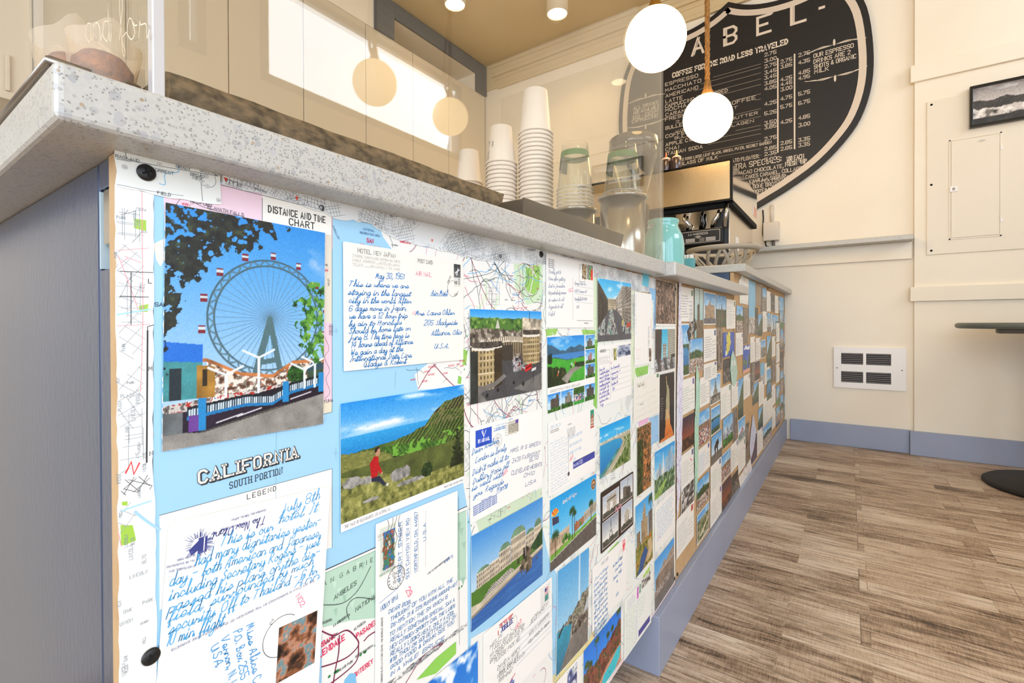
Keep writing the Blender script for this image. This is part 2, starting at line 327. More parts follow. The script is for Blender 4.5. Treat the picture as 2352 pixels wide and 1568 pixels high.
def slab(name, lb, a, b, m):
    o = MB().box((a[0]-b[0], a[1]-b[1], a[2]-b[2]), (0, 0, 0)).build(name, m, loc=b, bevel=0.0035, seg=3)
    return tag(o, lb, 'countertop', 'quartz countertops')
slab('quartz_countertop', 'long speckled pale quartz countertop nearest the camera, under the acrylic guard', (-0.70, 0.0595, SZ), (0.030, 0.9525, ST), M['quartz'])
slab('quartz_countertop', 'middle grey quartz countertop jutting out under the turquoise jar', (-0.70, 0.9530, 0.8134), (0.0496, 1.7900, 0.8408), M['quartz_fine'])
slab('quartz_countertop', 'raised grey quartz countertop under the espresso machine and the basket', (-0.80, 1.7905, 0.8950), (0.0375, 3.4115, 0.9222), M['quartz_fine'])
bk = empty('back_counter', (-1.15, 0.02, 0), 'grey back counter glimpsed at the far left behind the bar end', 'counter')
MB().box((-0.25, -0.36, 0), (0.22, 0.13, 1.034)).build('cabinet_body', M['cab'], bk)
MB().box((-0.25, -0.40, 1.0345), (0.25, 0.155, 1.062)).build('quartz_top', M['quartz'], bk, bevel=0.003)

b2 = empty('back_counter', (-2.40, -1.20, 0), 'pale-edged back counter along the left wall behind the bar', 'counter')  # unseen counter, added for its bright edges mirrored in the end panel
MB().box((-0.29, -1.5, 0), (0.24, 1.56, 0.955)).build('cabinet_body', M['satin'], b2)
MB().box((-0.295, -1.52, 0.9555), (0.27, 1.58, 1.000)).build('quartz_top', M['quartz'], b2, bevel=0.003)
MB().box((0.2405, -1.5, 0.585), (0.256, 1.56, 0.645)).build('white_rail', M['white'], b2, bevel=0.002)  # pale strip added to reflect as the lower bright band

def screw(y, z, r, parent, py):
    s = MB().lathe([(r, 0), (r, 0.0006), (r*0.82, 0.0014), (r*0.3, 0.0017)], axis='x', n=28)
    o = s.build('screw', M['black'], parent, loc=(0.0012, y-py[0], z-py[1]))
    x = MB(); a = r*0.55; w = r*0.13
    x.box((0.0012, -a, -w), (0.00185, a, w)).box((0.0012, -w, -a), (0.00186, w, a)); x.build('cross_slot', M['dark'], o)
    o.rotation_euler.x = 0.5
def board(lb, y0, y1, z0, z1, x1, screws, m=None):
    yc, zc = (y0+y1)/2, (z0+z1)/2
    t = empty('collage_board', (0, yc, zc), lb, 'board', 'hardboard panels behind the postcards')
    mb = MB().box((-0.012, y0-yc, z0-zc), (x1, y1-yc, z1-zc)); mb.build('hardboard', m or M['kraft'], t)
    for y, z, r in screws: screw(y, z, r, t, (yc, zc))
    return t
def yz(x, y): q = px(x, y, x=0.0); return q.y, q.z
sc = [(*yz(334, 397), 0.0047), (*yz(345, 1505), 0.0047), (*yz(1241, 584), 0.0042), (*yz(1547.5, 1328), 0.004), (*yz(1549.5, 664), 0.004)]
board('wide hardboard panel with road maps nearest the camera, black screws at its edges', 0.0905, 1.1150, 0.1222, SZ-0.0006, 0.0, sc)
board('narrow hardboard strip between the near map panel and the green map edge', 1.1175, 1.2945, 0.1245, 0.8128, -0.0008, [(*yz(1555, 1318), 0.004)])
board('brown hardboard panel crowded with postcards under the middle countertop', 1.2965, 1.788, 0.1245, 0.8128, -0.0004, [])
board('brown hardboard panel under the raised countertop running to the far wall', 1.8005, 3.390, 0.1245, 0.8945, 0.0, [(*yz(1763, 662), 0.006)])
# ================================================================ lettering: single-stroke alphabets (x digit, height letter: d = baseline)
PRINT = {'A':'0d2j4d 1f3f','B':'0d0j3j4i4h3g0g 3g4f4e3d0d','C':'4i3j1j0i0e1d3d4e','D':'0d0j2j4h4f2d0d','E':'4j0j0d4d 0g3g','F':'4j0j0d 0g3g','G':'4i3j1j0i0e1d3d4e4g2g','H':'0d0j 4d4j 0g4g','I':'1d1j','J':'0e1d2d3e3j',
'K':'0d0j 4j0f 1g4d','L':'0j0d4d','M':'0d0j2f4j4d','N':'0d0j4d4j','O':'1d0e0i1j3j4i4e3d1d','P':'0d0j3j4i4h3g0g','Q':'1d0e0i1j3j4i4e3d1d 2f4d','R':'0d0j3j4i4h3g0g 2g4d','S':'4i3j1j0i0h1g3g4f4e3d1d0e','T':'0j4j 2j2d','U':'0j0e1d3d4e4j',
'V':'0j2d4j','W':'0j1d2h3d4j','X':'0d4j 0j4d','Y':'0j2g4j 2g2d','Z':'0j4j0d4d','0':'1d0e0i1j2j3i3e2d1d','1':'0i1j1d','2':'0i1j3j4i4h0d4d','3':'0j4j2g3g4f4e3d1d0e','4':'3d3j0f4f','5':'4j0j0g3g4f4e3d1d0e','6':'4i3j1j0i0e1d3d4e4f3g0g',
'7':'0j4j1d','8':'1g0h0i1j3j4i4h3g1g0f0e1d3d4e4f3g','9':'4g1g0h0i1j3j4i4e3d1d','.':'0d0e','/':'0d3j',',':'1e0c','-':'0g3g','!':'0j0f 0d0e',"'":'0j0h',':':'0e0f 0h0i','&':'4d1h1i2j3i0f0e1d2d4f','$':'4i1i0h1g3g4f3e0e 2j2d','(':'1j0h0f1d',')':'0j1h1f0d','+':'2e2h 0f4f','?':'0i1j2j3i1g1f 1d1e','"':'0j0h 1j1h'}
CURS = {'a':'3g1g0e1d2d3f3g3d4e','b':'0d2j1k1d2d3e2f1f3f','c':'3f2g1g0e1d2d4e','d':'3g1g0e1d2d3f3k3d4e','e':'0e2e3f2g1g0e1d2d4e','f':'0d2i2k1k1b2b1d3e','g':'3g1g0e1d2d3f3g3b1a0b4e','h':'0d2j1k1d1f2g3g3d4e','i':'0d1g1d2d3e 1i1h','j':'0d1g1b0a0b3e','k':'0d2j1k1d2g3g1f3d4e',
'l':'0d2j1k1d2d3e','m':'0g0d0f1g2f2d2f3g4f4d5e','n':'0g0d0f1g2g3f3d4e','o':'2g1g0e1d2d3e2g3f4f','p':'0g0a0f1g2g3f3e2d1d4e','q':'3g1g0e1d2d3f3g3a4b','r':'0d1g1f3f3d4e','s':'0d2g3e2d0d4e','t':'0d2j1d2d3e 0h3h','u':'0g0e1d2d3g3d4e','v':'0g1d3g4g','w':'0g0e1d2f3d4g','x':'0d3g 0g3d4e','y':'0g0e1d2d3g3b1a0b4e','z':'0g3g0d2d2b0a3e',
'A':'0d1g3j3d4e 1f3f','B':'1d1j3j3h1g4f3d0d','C':'3i2j1j0g1d3d4e','D':'1d1j3i4g2d0d','E':'3i1j1h2g0f1d3d','F':'0i4j 2j1d 1g3g','G':'3i1j0f2d3f3h3d4e','H':'0j0d 3j3d 0g4h','I':'1j2j1d0d','J':'3j2b0b4f','L':'2j1j0d3d4e','M':'0d1j2e3j4d','N':'0d0j3d3j','O':'2j0i0e2d4f3j2j','P':'0d1j3j3h1g','R':'0d1j3j3h1g4d','S':'3i2j1h3f2d0e','T':'0j4j 2j1d','U':'0j0e2d3j3d','V':'0j1d4j','W':'0j1d2h3d4j','Y':'0j1g3j 3j2a'}
def _strokes(ch, cursive):
    g = (CURS.get(ch) if cursive else None) or PRINT.get(ch) or PRINT.get(ch.upper())
    if g is None: return [], 3
    st = [[(int(s[i]), ord(s[i+1])-100) for i in range(0, len(s), 2)] for s in g.split()]
    return st, max(p[0] for s in st for p in s)
def smooth_line(pts, n=4):
    if len(pts) < 3: return pts
    out = []
    for i in range(len(pts)-1):
        p0, p1, p2, p3 = pts[max(i-1, 0)], pts[i], pts[i+1], pts[min(i+2, len(pts)-1)]
        for k in range(n):
            t = k/n
            out.append(tuple(0.5*(2*b+(c-a)*t+(2*a-5*b+4*c-d)*t*t+(3*b-a-3*c+d)*t**3) for a, b, c, d in zip(p0, p1, p2, p3)))
    return out+[pts[-1]]
def text_paths(s, h, cursive=False, slant=0.0, wide=1.0, gap=1.6, curve=0, rnd=None, serif=False):
    "polylines of a line of text with cap height h, starting at the origin, and its length"
    u = h/6; x = 0; out = []
    for ch in s:
        if ch == ' ': x += (3.2 if not cursive else 3.0)*wide; continue
        st, w = _strokes(ch, cursive and ch.islower() or (cursive and ch in CURS))
        j = (rnd.uniform(-0.25, 0.25), rnd.uniform(0.9, 1.12)) if rnd else (0, 1)
        for q in st:
            q2 = [((x+p[0]*wide+slant*(p[1]))*u, (p[1]*j[1]+j[0])*u) for p in q]
            out.append(smooth_line(q2, curve) if curve else q2)
            if serif:
                for e in (q[0], q[-1]):
                    if e[1] in (0, 6): out.append([((x+e[0]*wide-0.9)*u, e[1]*u), ((x+e[0]*wide+0.9)*u, e[1]*u)])
        x += w*wide+(gap if not (cursive and ch.islower()) else 0.35)
    return out, max(x-gap, 0)*u

# ================================================================ printed sheets: a thin sheet whose print is laid on it as coloured paint patches
def print_mat(name, rough, coat=0.0):
    m = bpy.data.materials.new(name); m.use_nodes = True; nt = m.node_tree; b = nt.nodes['Principled BSDF']
    a = nt.nodes.new('ShaderNodeVertexColor'); a.layer_name = 'ink'; nt.links.new(a.outputs[0], b.inputs['Base Color'])
    b.inputs['Roughness'].default_value = rough; b.inputs['Specular IOR Level'].default_value = 0.4; b.inputs['Coat Weight'].default_value = coat; b.inputs['Coat Roughness'].default_value = 0.12
    return m
INK = print_mat('varnished_print', 0.42, 0.15); SIGNINK = print_mat('painted_lettering', 0.5)
def shade(rgb):
    a = np.asarray(rgb, float); return np.where(a <= 0.04045, a/12.92, ((np.maximum(a, 0)+0.055)/1.055)**2.4)
def hx(h): h = h.lstrip('#'); return np.array([int(h[i:i+2], 16)/255 for i in (0, 2, 4)])
class Sheet:
    "u to the right, v up, n out of the sheet; origin at the sheet's middle"
    def __init__(s, w, h, th=0.0003, paper='#f4f2ea', corner=0.0, outline=None):
        s.w, s.h, s.V, s.F, s.C, s.n, s.top = w, h, [], [], [], 0, th; s.K = lambda x, y: (x, y)
        if paper is None: return
        pts = outline or s.rounded(w, h, corner); s.pts = pts; m = len(pts); c = hx(paper) if isinstance(paper, str) else np.array(paper)
        V = np.array([(x, y, 0) for x, y in pts]+[(x, y, th) for x, y in pts], float)
        s._put(V, [tuple(range(m))[::-1], tuple(range(m, 2*m))]+[(i, (i+1) % m, m+(i+1) % m, m+i) for i in range(m)], np.tile(c, (2*m, 1)))
    @staticmethod
    def rounded(w, h, r):
        if r <= 0: return [(-w/2, -h/2), (w/2, -h/2), (w/2, h/2), (-w/2, h/2)]
        o = []
        for cx, cy, a0 in ((w/2-r, -h/2+r, -90), (w/2-r, h/2-r, 0), (-w/2+r, h/2-r, 90), (-w/2+r, -h/2+r, 180)):
            o += [(cx+r*math.cos(math.radians(a0+k*22.5)), cy+r*math.sin(math.radians(a0+k*22.5))) for k in range(5)]
        return o
    def _put(s, V, F, C):
        s.V.append(np.asarray(V, float)); s.F += [tuple(i+s.n for i in f) for f in F]; s.C.append(np.asarray(C, float)); s.n += len(V)
    def up(s, k=1): s.top += 0.000006*k; return s.top
    def quads(s, Q, cols):
        "Q: n x 4 x 2 points; cols: n x 3 or 3"
        Q = np.asarray(Q, float); n = len(Q)
        if not n: return
        V = np.concatenate([Q.reshape(-1, 2), np.full((4*n, 1), s.top)], 1); c = np.asarray(cols, float)
        C = np.repeat(np.tile(c, (n, 1)) if c.ndim == 1 else c, 4, 0)
        k = s.n; s._put(V, [], C); s.F += [(k+4*i, k+4*i+1, k+4*i+2, k+4*i+3) for i in range(n)]
    def rect(s, x0, y0, x1, y1, c): s.up(); s.quads([[(x0, y0), (x1, y0), (x1, y1), (x0, y1)]], hx(c) if isinstance(c, str) else c)
    def poly(s, pts, c):
        s.up(); s._put([(x, y, s.top) for x, y in pts], [tuple(range(len(pts)))], np.tile(hx(c) if isinstance(c, str) else c, (len(pts), 1)))
    def disc(s, x, y, r, c, n=16, ry=None): s.poly([(x+r*math.cos(2*math.pi*k/n), y+(ry or r)*math.sin(2*math.pi*k/n)) for k in range(n)], c)
    def lines(s, paths, wd, c, ext=0.5):
        "each polyline becomes one mitred ribbon"
        s.up(); c = hx(c) if isinstance(c, str) else c; VV, k0 = [], s.n; cnt = 0
        for p in paths:
            P = np.asarray(p, float); keep = np.r_[True, np.hypot(*(P[1:]-P[:-1]).T) > 1e-7]; P = P[keep]
            if len(P) < 2: continue
            d = P[1:]-P[:-1]; d = d/np.hypot(d[:, 0], d[:, 1])[:, None]; nn = np.stack([-d[:, 1], d[:, 0]], 1)
            if np.allclose(P[0], P[-1]) and len(P) > 3: e0 = nn[0]+nn[-1]; m = np.concatenate([[e0], nn[1:]+nn[:-1], [e0]])
            else: P = P.copy(); P[0] -= d[0]*wd*ext; P[-1] += d[-1]*wd*ext; m = np.concatenate([nn[:1]*2, nn[1:]+nn[:-1], nn[-1:]*2])
            L = np.hypot(m[:, 0], m[:, 1]); bad = L < 0.3; m[bad] = np.concatenate([nn, nn[-1:]])[bad]*2; L[bad] = 2
            m = m/L[:, None]*(wd/2*np.minimum(2/L, 1.7))[:, None]; n = len(P)
            VV.append(np.stack([P-m, P+m], 1).reshape(-1, 2)); b = k0+cnt; s.F += [(b+2*i, b+2*i+2, b+2*i+3, b+2*i+1) for i in range(n-1)]; cnt += 2*n
        if cnt: V = np.concatenate(VV); s._put(np.concatenate([V, np.full((cnt, 1), s.top)], 1), [], np.tile(c, (cnt, 1)))
    def text(s, t, x, y, h, c, wd=None, rot=0, align=0, fit=None, into=None, **k):
        paths, L = text_paths(t, h, **k); ca, sa = math.cos(math.radians(rot)), math.sin(math.radians(rot)); f = fit/L if fit and L > 0 else 1
        off = -L*f*align
        Q = [[(x+(p*f+off)*ca-q*sa, y+(p*f+off)*sa+q*ca) for p, q in P] for P in paths]
        if into is not None: into += Q
        else: s.lines(Q, wd or h*0.12, c)
        return L*f
    def tpx(s, t, x0, y0, x1, y1, h, c, wd=None, **k):
        "a line of text from pixel x0, y0 to x1, y1 of the photograph, laid out on the card it is written on"
        (a, b), (e, f) = s.K(x0, y0), s.K(x1, y1); return s.text(t, a, b, h, c, wd, rot=math.degrees(math.atan2(f-b, e-a)), fit=math.hypot(e-a, f-b), **k)
    def ring(s, x, y, r, wd, c, a0=0, a1=360, n=28): s.lines([[(x+r*math.cos(math.radians(a0+(a1-a0)*k/n)), y+r*math.sin(math.radians(a0+(a1-a0)*k/n))) for k in range(n+1)]], wd, c, 0.2)
    def image(s, img, x0, y0, x1, y1):
        "img: rows from bottom to top x columns x rgb"
        s.up(); ny, nx = img.shape[:2]; X, Y = np.meshgrid(np.linspace(x0, x1, nx), np.linspace(y0, y1, ny))
        k = s.n; s._put(np.stack([X.ravel(), Y.ravel(), np.full(nx*ny, s.top)], 1), [], np.clip(img.reshape(-1, 3), 0, 1))
        i = (np.arange(ny-1)[:, None]*nx+np.arange(nx-1)[None]).ravel()+k
        s.F += list(map(tuple, np.stack([i, i+1, i+nx+1, i+nx], 1).tolist()))
    def build(s, name, m=None, parent=None):
        me = bpy.data.meshes.new(name); V = np.concatenate(s.V)
        me.from_pydata(V.tolist(), [], s.F)
        a = me.color_attributes.new('ink', 'FLOAT_COLOR', 'POINT'); C = np.concatenate([shade(np.concatenate(s.C)), np.ones((len(V), 1))], 1)
        a.data.foreach_set('color', C.astype(np.float32).ravel()); me.materials.append(m or INK)
        o = bpy.data.objects.new(name, me); COL.objects.link(o)
        if parent: o.parent = parent
        return o
def on_board(o, y, z, x=0.0004, rot=0):
    "stand a sheet upright on the bar front: u along the bar, v up, n towards the room"
    o.matrix_world = Matrix.Translation((x, y, z)) @ Matrix(((0, 0, 1, 0), (1, 0, 0, 0), (0, 1, 0, 0), (0, 0, 0, 1))) @ Matrix.Rotation(math.radians(rot), 4, 'Z')
    return o
# ================================================================ the pictures printed on the cards
def vnoise(nx, ny, fx, fy, rng):
    g = rng.random((int(fy)+2, int(fx)+2)); X = np.linspace(0, fx, nx, endpoint=False); Y = np.linspace(0, fy, ny, endpoint=False)
    xi, yi = X.astype(int), Y.astype(int); xf, yf = X-xi, Y-yi; xf = xf*xf*(3-2*xf); yf = (yf*yf*(3-2*yf))[:, None]
    a = g[np.ix_(yi, xi)]; b = g[np.ix_(yi, xi+1)]; c = g[np.ix_(yi+1, xi)]; d = g[np.ix_(yi+1, xi+1)]
    return (a*(1-xf)+b*xf)*(1-yf)+(c*(1-xf)+d*xf)*yf
class Pic:
    def __init__(s, nx, ny, seed=1, base='#888888'):
        s.nx, s.ny = nx, ny; s.r = np.random.default_rng(seed); s.U, s.V = np.meshgrid(np.linspace(0, 1, nx), np.linspace(0, 1, ny)); s.im = np.tile(hx(base), (ny, nx, 1)); s.a = nx/ny
    def fbm(s, fx, fy=None, o=4):
        fy = fy or fx/s.a; t = 0; w = 0
        for k in range(o): t = t+vnoise(s.nx, s.ny, fx*2**k, fy*2**k, s.r)*0.5**k; w += 0.5**k
        return t/w
    def fill(s, mask, c, c2=None, t=None, amp=0.0, f=12):
        c = hx(c); col = c if c2 is None else c+(hx(c2)-c)*np.clip(t if t is not None else s.fbm(f)*1.6-0.3, 0, 1)[..., None]
        col = np.broadcast_to(col, s.im.shape)
        if amp: col = col*(1+amp*(s.fbm(f, o=3)*2-1))[..., None]
        m = np.clip(mask.astype(float), 0, 1)[..., None]; s.im = s.im*(1-m)+col*m; return s
    def sky(s, top, bot, y0=0.5, cloud=0.0, f=4):
        s.fill(s.V >= -1, bot, top, (s.V-y0)/(1-y0))
        if cloud: s.fill(np.clip((s.fbm(f, f*2.2)-0.56)*6, 0, 1)*cloud, '#ffffff')
        return s
    def curve(s, pts): x, y = zip(*pts); return np.interp(s.U, x, y)
    def rough(s, pts, amp, f): return s.curve(pts)+amp*(np.interp(s.U[0], np.linspace(0, 1, f), s.r.random(f))-0.5)[None]
    def inpoly(s, pts):
        m = np.zeros(s.U.shape, bool)
        for (x0, y0), (x1, y1) in zip(pts, pts[1:]+pts[:1]):
            if y0 == y1: continue
            m ^= ((s.V < y0) != (s.V < y1)) & (s.U < (x1-x0)*(s.V-y0)/(y1-y0)+x0)
        return m
    def seg(s, p, q, w):
        a = s.a; px_, py_ = (s.U-p[0])*a, s.V-p[1]; dx, dy = (q[0]-p[0])*a, q[1]-p[1]; t = np.clip((px_*dx+py_*dy)/(dx*dx+dy*dy+1e-12), 0, 1)
        return np.clip((w-np.hypot(px_-t*dx, py_-t*dy))*s.ny+0.5, 0, 1)
    def line(s, p, q, w, c): return s.fill(s.seg(p, q, w), c)
    def disc(s, x, y, r): return np.clip((r-np.hypot((s.U-x)*s.a, s.V-y))*s.ny+0.5, 0, 1)
    def leaves(s, mask, pal, f=40):
        n = s.fbm(f, o=3); n = (n-n.min())/(n.max()-n.min()); k = len(pal)
        for i, c in enumerate(pal): s.fill(mask*((n >= i/k) & (n <= (i+1)/k+0.01)), c)
        return s
    def tree(s, x, y, r, pal=('#10240c', '#25491a', '#4d7a2c')):
        d = np.hypot((s.U-x)*s.a, s.V-y)/r; return s.leaves((d+0.5*(s.fbm(22)-0.5)) < 1, pal)
    def palm(s, x, y0, y1, r, trunk='#3a2c22', pal='#1d4a22'):
        s.line((x, y0), (x, y1), 0.008, trunk)
        for k in range(11):
            a = math.pi*(k/10*1.5-0.25); s.line((x, y1), (x+r*math.cos(a)/s.a, y1+r*math.sin(a)*0.8-0.15*r), 0.011, pal)
        return s
    def block(s, x0, x1, y0, y1, c, win='#3a3a3c', nw=6, nh=5, slope=0.0, amp=0.12):
        "a facade: y0, y1 may rise by slope along it"
        yy = s.V-slope*(s.U-x0)/max(x1-x0, 1e-6); m = (s.U >= x0) & (s.U <= x1) & (yy >= y0) & (yy <= y1); s.fill(m, c, amp=amp)
        fu = (s.U-x0)/(x1-x0)*nw % 1; fv = (yy-y0)/(y1-y0)*nh % 1
        return s.fill(m & (fu > 0.3) & (fu < 0.72) & (fv > 0.25) & (fv < 0.78), win)
    def crowd(s, mask, pal, f=60): return s.leaves(mask, pal, f)
    def done(s, grain=0.03): s.im = s.im+s.r.normal(0, grain, s.im.shape[:2])[..., None]; return np.clip(s.im, 0, 1)

def a_ferris(nx, ny):
    p = Pic(nx, ny, 3).sky('#2f8fdc', '#a9cdea', 0.25); X = (p.U-0.60)*p.a; Y = p.V-0.545; d = np.hypot(X, Y); ang = np.arctan2(Y, X)
    c = (p.fbm(5, 9)-0.5)*3; p.fill(np.clip(c, 0, 1)*np.exp(-((p.U-0.83)/0.13)**2-((p.V-0.86+0.25*(p.U-0.83))/0.035)**2*0.6)*1.6, '#f6e9f0')
    th = 0.0025
    for k in range(46): a = 2*math.pi*k/46; p.line((0.60, 0.545), (0.60+0.25*math.cos(a)/p.a*1.0, 0.545+0.25*math.sin(a)), 0.0014, '#5f88a6')
    for rr, w in ((0.272, 0.004), (0.245, 0.004)): p.fill(np.clip((w-np.abs(d-rr))*ny+0.4, 0, 1), '#3f5a62')
    lat = np.abs(((ang*30/math.pi) % 2)-1); p.fill(((d > 0.245) & (d < 0.272) & (np.abs(lat-(d-0.245)/0.027) < 0.22))*0.8, '#54727a')
    for k in range(14):
        a = 2*math.pi*(k+0.4)/14; x, y = 0.60+0.297*math.cos(a)/p.a, 0.545+0.297*math.sin(a)
        if y > 0.42: p.fill((np.abs(p.U-x)*p.a < 0.013) & (np.abs(p.V-y) < 0.017), '#7c2430').fill((np.abs(p.U-x)*p.a < 0.013) & (np.abs(p.V-y-0.004) < 0.006), '#c8d4d8')
    p.fill(p.inpoly([(0.60, 0.56), (0.585, 0.55), (0.47, 0.24), (0.52, 0.24), (0.60, 0.47), (0.66, 0.27), (0.70, 0.27), (0.615, 0.55)]), '#4f6f74')
    p.fill(p.inpoly([(0.55, 0.35), (0.65, 0.36), (0.66, 0.335), (0.54, 0.325)]), '#4f6f74')
    g = p.curve([(0, 0.2), (1, 0.25)]); rc = p.curve([(0.22, 0.36), (0.42, 0.29), (0.62, 0.27), (0.76, 0.33), (1, 0.335)])
    m = (p.V < rc) & (p.V > g-0.02) & (p.U > 0.22); p.fill(m, '#8a8477', amp=0.3)
    n = p.fbm(50, o=2); p.fill(m & (n > 0.55), '#e8ddcf').fill(m & (n < 0.38), '#5a3b2a').fill(m & (n > 0.46) & (n < 0.49), '#c2602c'); p.fill(np.abs(p.V-rc) < 0.008, '#b9733f', amp=0.3)
    p.fill(p.inpoly([(0, 0.2), (0.0, 0.36), (0.2, 0.35), (0.2, 0.2)]), '#3f8c90', amp=0.15).fill(p.inpoly([(0, 0.36), (0, 0.44), (0.2, 0.425), (0.2, 0.35)]), '#1f6fd0').fill(p.inpoly([(0.03, 0.2), (0.03, 0.33), (0.09, 0.33), (0.09, 0.2)]), '#1d2c33')
    p.fill(p.inpoly([(0.17, 0.2), (0.17, 0.34), (0.27, 0.33), (0.27, 0.2)]), '#a3772f', amp=0.3).fill(p.inpoly([(0.2, 0.25), (0.2, 0.32), (0.225, 0.32), (0.225, 0.25)]), '#2e2416')
    p.fill(p.inpoly([(0.86, 0.28), (0.93, 0.355), (1, 0.31), (1, 0.28)]), '#2f4d58').fill(p.inpoly([(0.87, 0.22), (0.87, 0.28), (1, 0.29), (1, 0.22)]), '#3c5340', amp=0.4)
    p.tree(0.79, 0.27, 0.045, ('#12300f', '#25521c', '#3d7a2a'))
    p.fill(p.V < p.curve([(0, 0.16), (1, 0.235)]), '#4a4641', amp=0.4); p.leaves((p.V < p.curve([(0, 0.18), (1, 0.25)])) & (p.V > p.curve([(0, 0.14), (1, 0.2)])), ['#1d1a20', '#6a5f5a', '#c8c2bc', '#b03228', '#e8e4dc', '#3a7fb0'], 30)
    p.fill(p.inpoly([(0, 0.065), (0, 0.14), (0.2, 0.155), (0.75, 0.225), (1, 0.25), (1, 0.155), (0.6, 0.115), (0.15, 0.05)]), '#1b1222', amp=0.5)
    f = p.curve([(0.12, 0.16), (0.45, 0.19), (0.62, 0.18), (0.75, 0.225), (1, 0.255)]); fb = f-0.042; m = (p.V < f) & (p.V > fb) & (p.U > 0.12)
    p.fill(m & ((p.U*70 % 1) < 0.5), '#cfdde4').fill(m & ((p.U*70 % 1) >= 0.5), '#16384a'); p.fill((np.abs(p.V-f) < 0.006) & (p.U > 0.12), '#0e1b24').fill((np.abs(p.V-fb) < 0.007) & (p.U > 0.12), '#1a78b4')
    for x, y, h in ((0.2, 0.06, 0.14), (0.715, 0.14, 0.1), (0.98, 0.17, 0.1)): p.fill((np.abs(p.U-x) < 0.022) & (p.V > y) & (p.V < y+h), '#1f86c4')
    p.fill(p.inpoly([(0, 0.0), (0, 0.075), (0.2, 0.05), (1, 0.16), (1, 0.0)]), '#8f8b85', amp=0.18); p.fill((p.U < 0.1) & (p.V > 0.06) & (p.V < 0.15), '#5b6062', amp=0.3); p.fill((p.U > 0.13) & (p.U < 0.18) & (p.V > 0.06) & (p.V < 0.13), '#6a3f92')
    for x0, y0 in ((0.28, 0.085), (0.4, 0.1), (0.75, 0.15)): p.line((x0, y0), (x0+0.15, y0+0.025), 0.003, '#d9d6da')
    for x, y in ((0.53, 0.36), (0.33, 0.29), (0.85, 0.29), (0.93, 0.32)):
        p.line((x, 0.2), (x, y), 0.006, '#e3ebee'); p.line((x, y), (x-0.1, y+0.035), 0.005, '#e3ebee'); p.line((x, y), (x+0.1, y+0.035), 0.005, '#e3ebee')
    n = p.fbm(14, o=4); n2 = p.fbm(30, o=3)
    m = (p.V+0.16*(n-0.5)*2.2 > p.curve([(0, 0.70), (0.2, 0.74), (0.35, 0.83), (0.5, 0.90), (0.62, 0.95), (0.66, 1.05)])) | ((p.U+0.1*(n-0.5)*2 < 0.075-0.25*np.abs(p.V-0.60)) & (p.V < 0.73))
    p.leaves(m & (n2 > 0.36), ['#15171a', '#20241f', '#2a3026', '#3d4a30'], 24)
    for x, y, r in ((0.92, 0.50, 0.10), (0.86, 0.60, 0.075), (0.97, 0.66, 0.09), (0.94, 0.40, 0.07)): p.leaves((np.hypot((p.U-x)*p.a, p.V-y)/r+1.3*(n-0.5) < 0.95) & (n2 > 0.40), ['#163a14', '#2f6a26', '#5f9a3a', '#98bd58'], 26)
    return p.done(0.02)
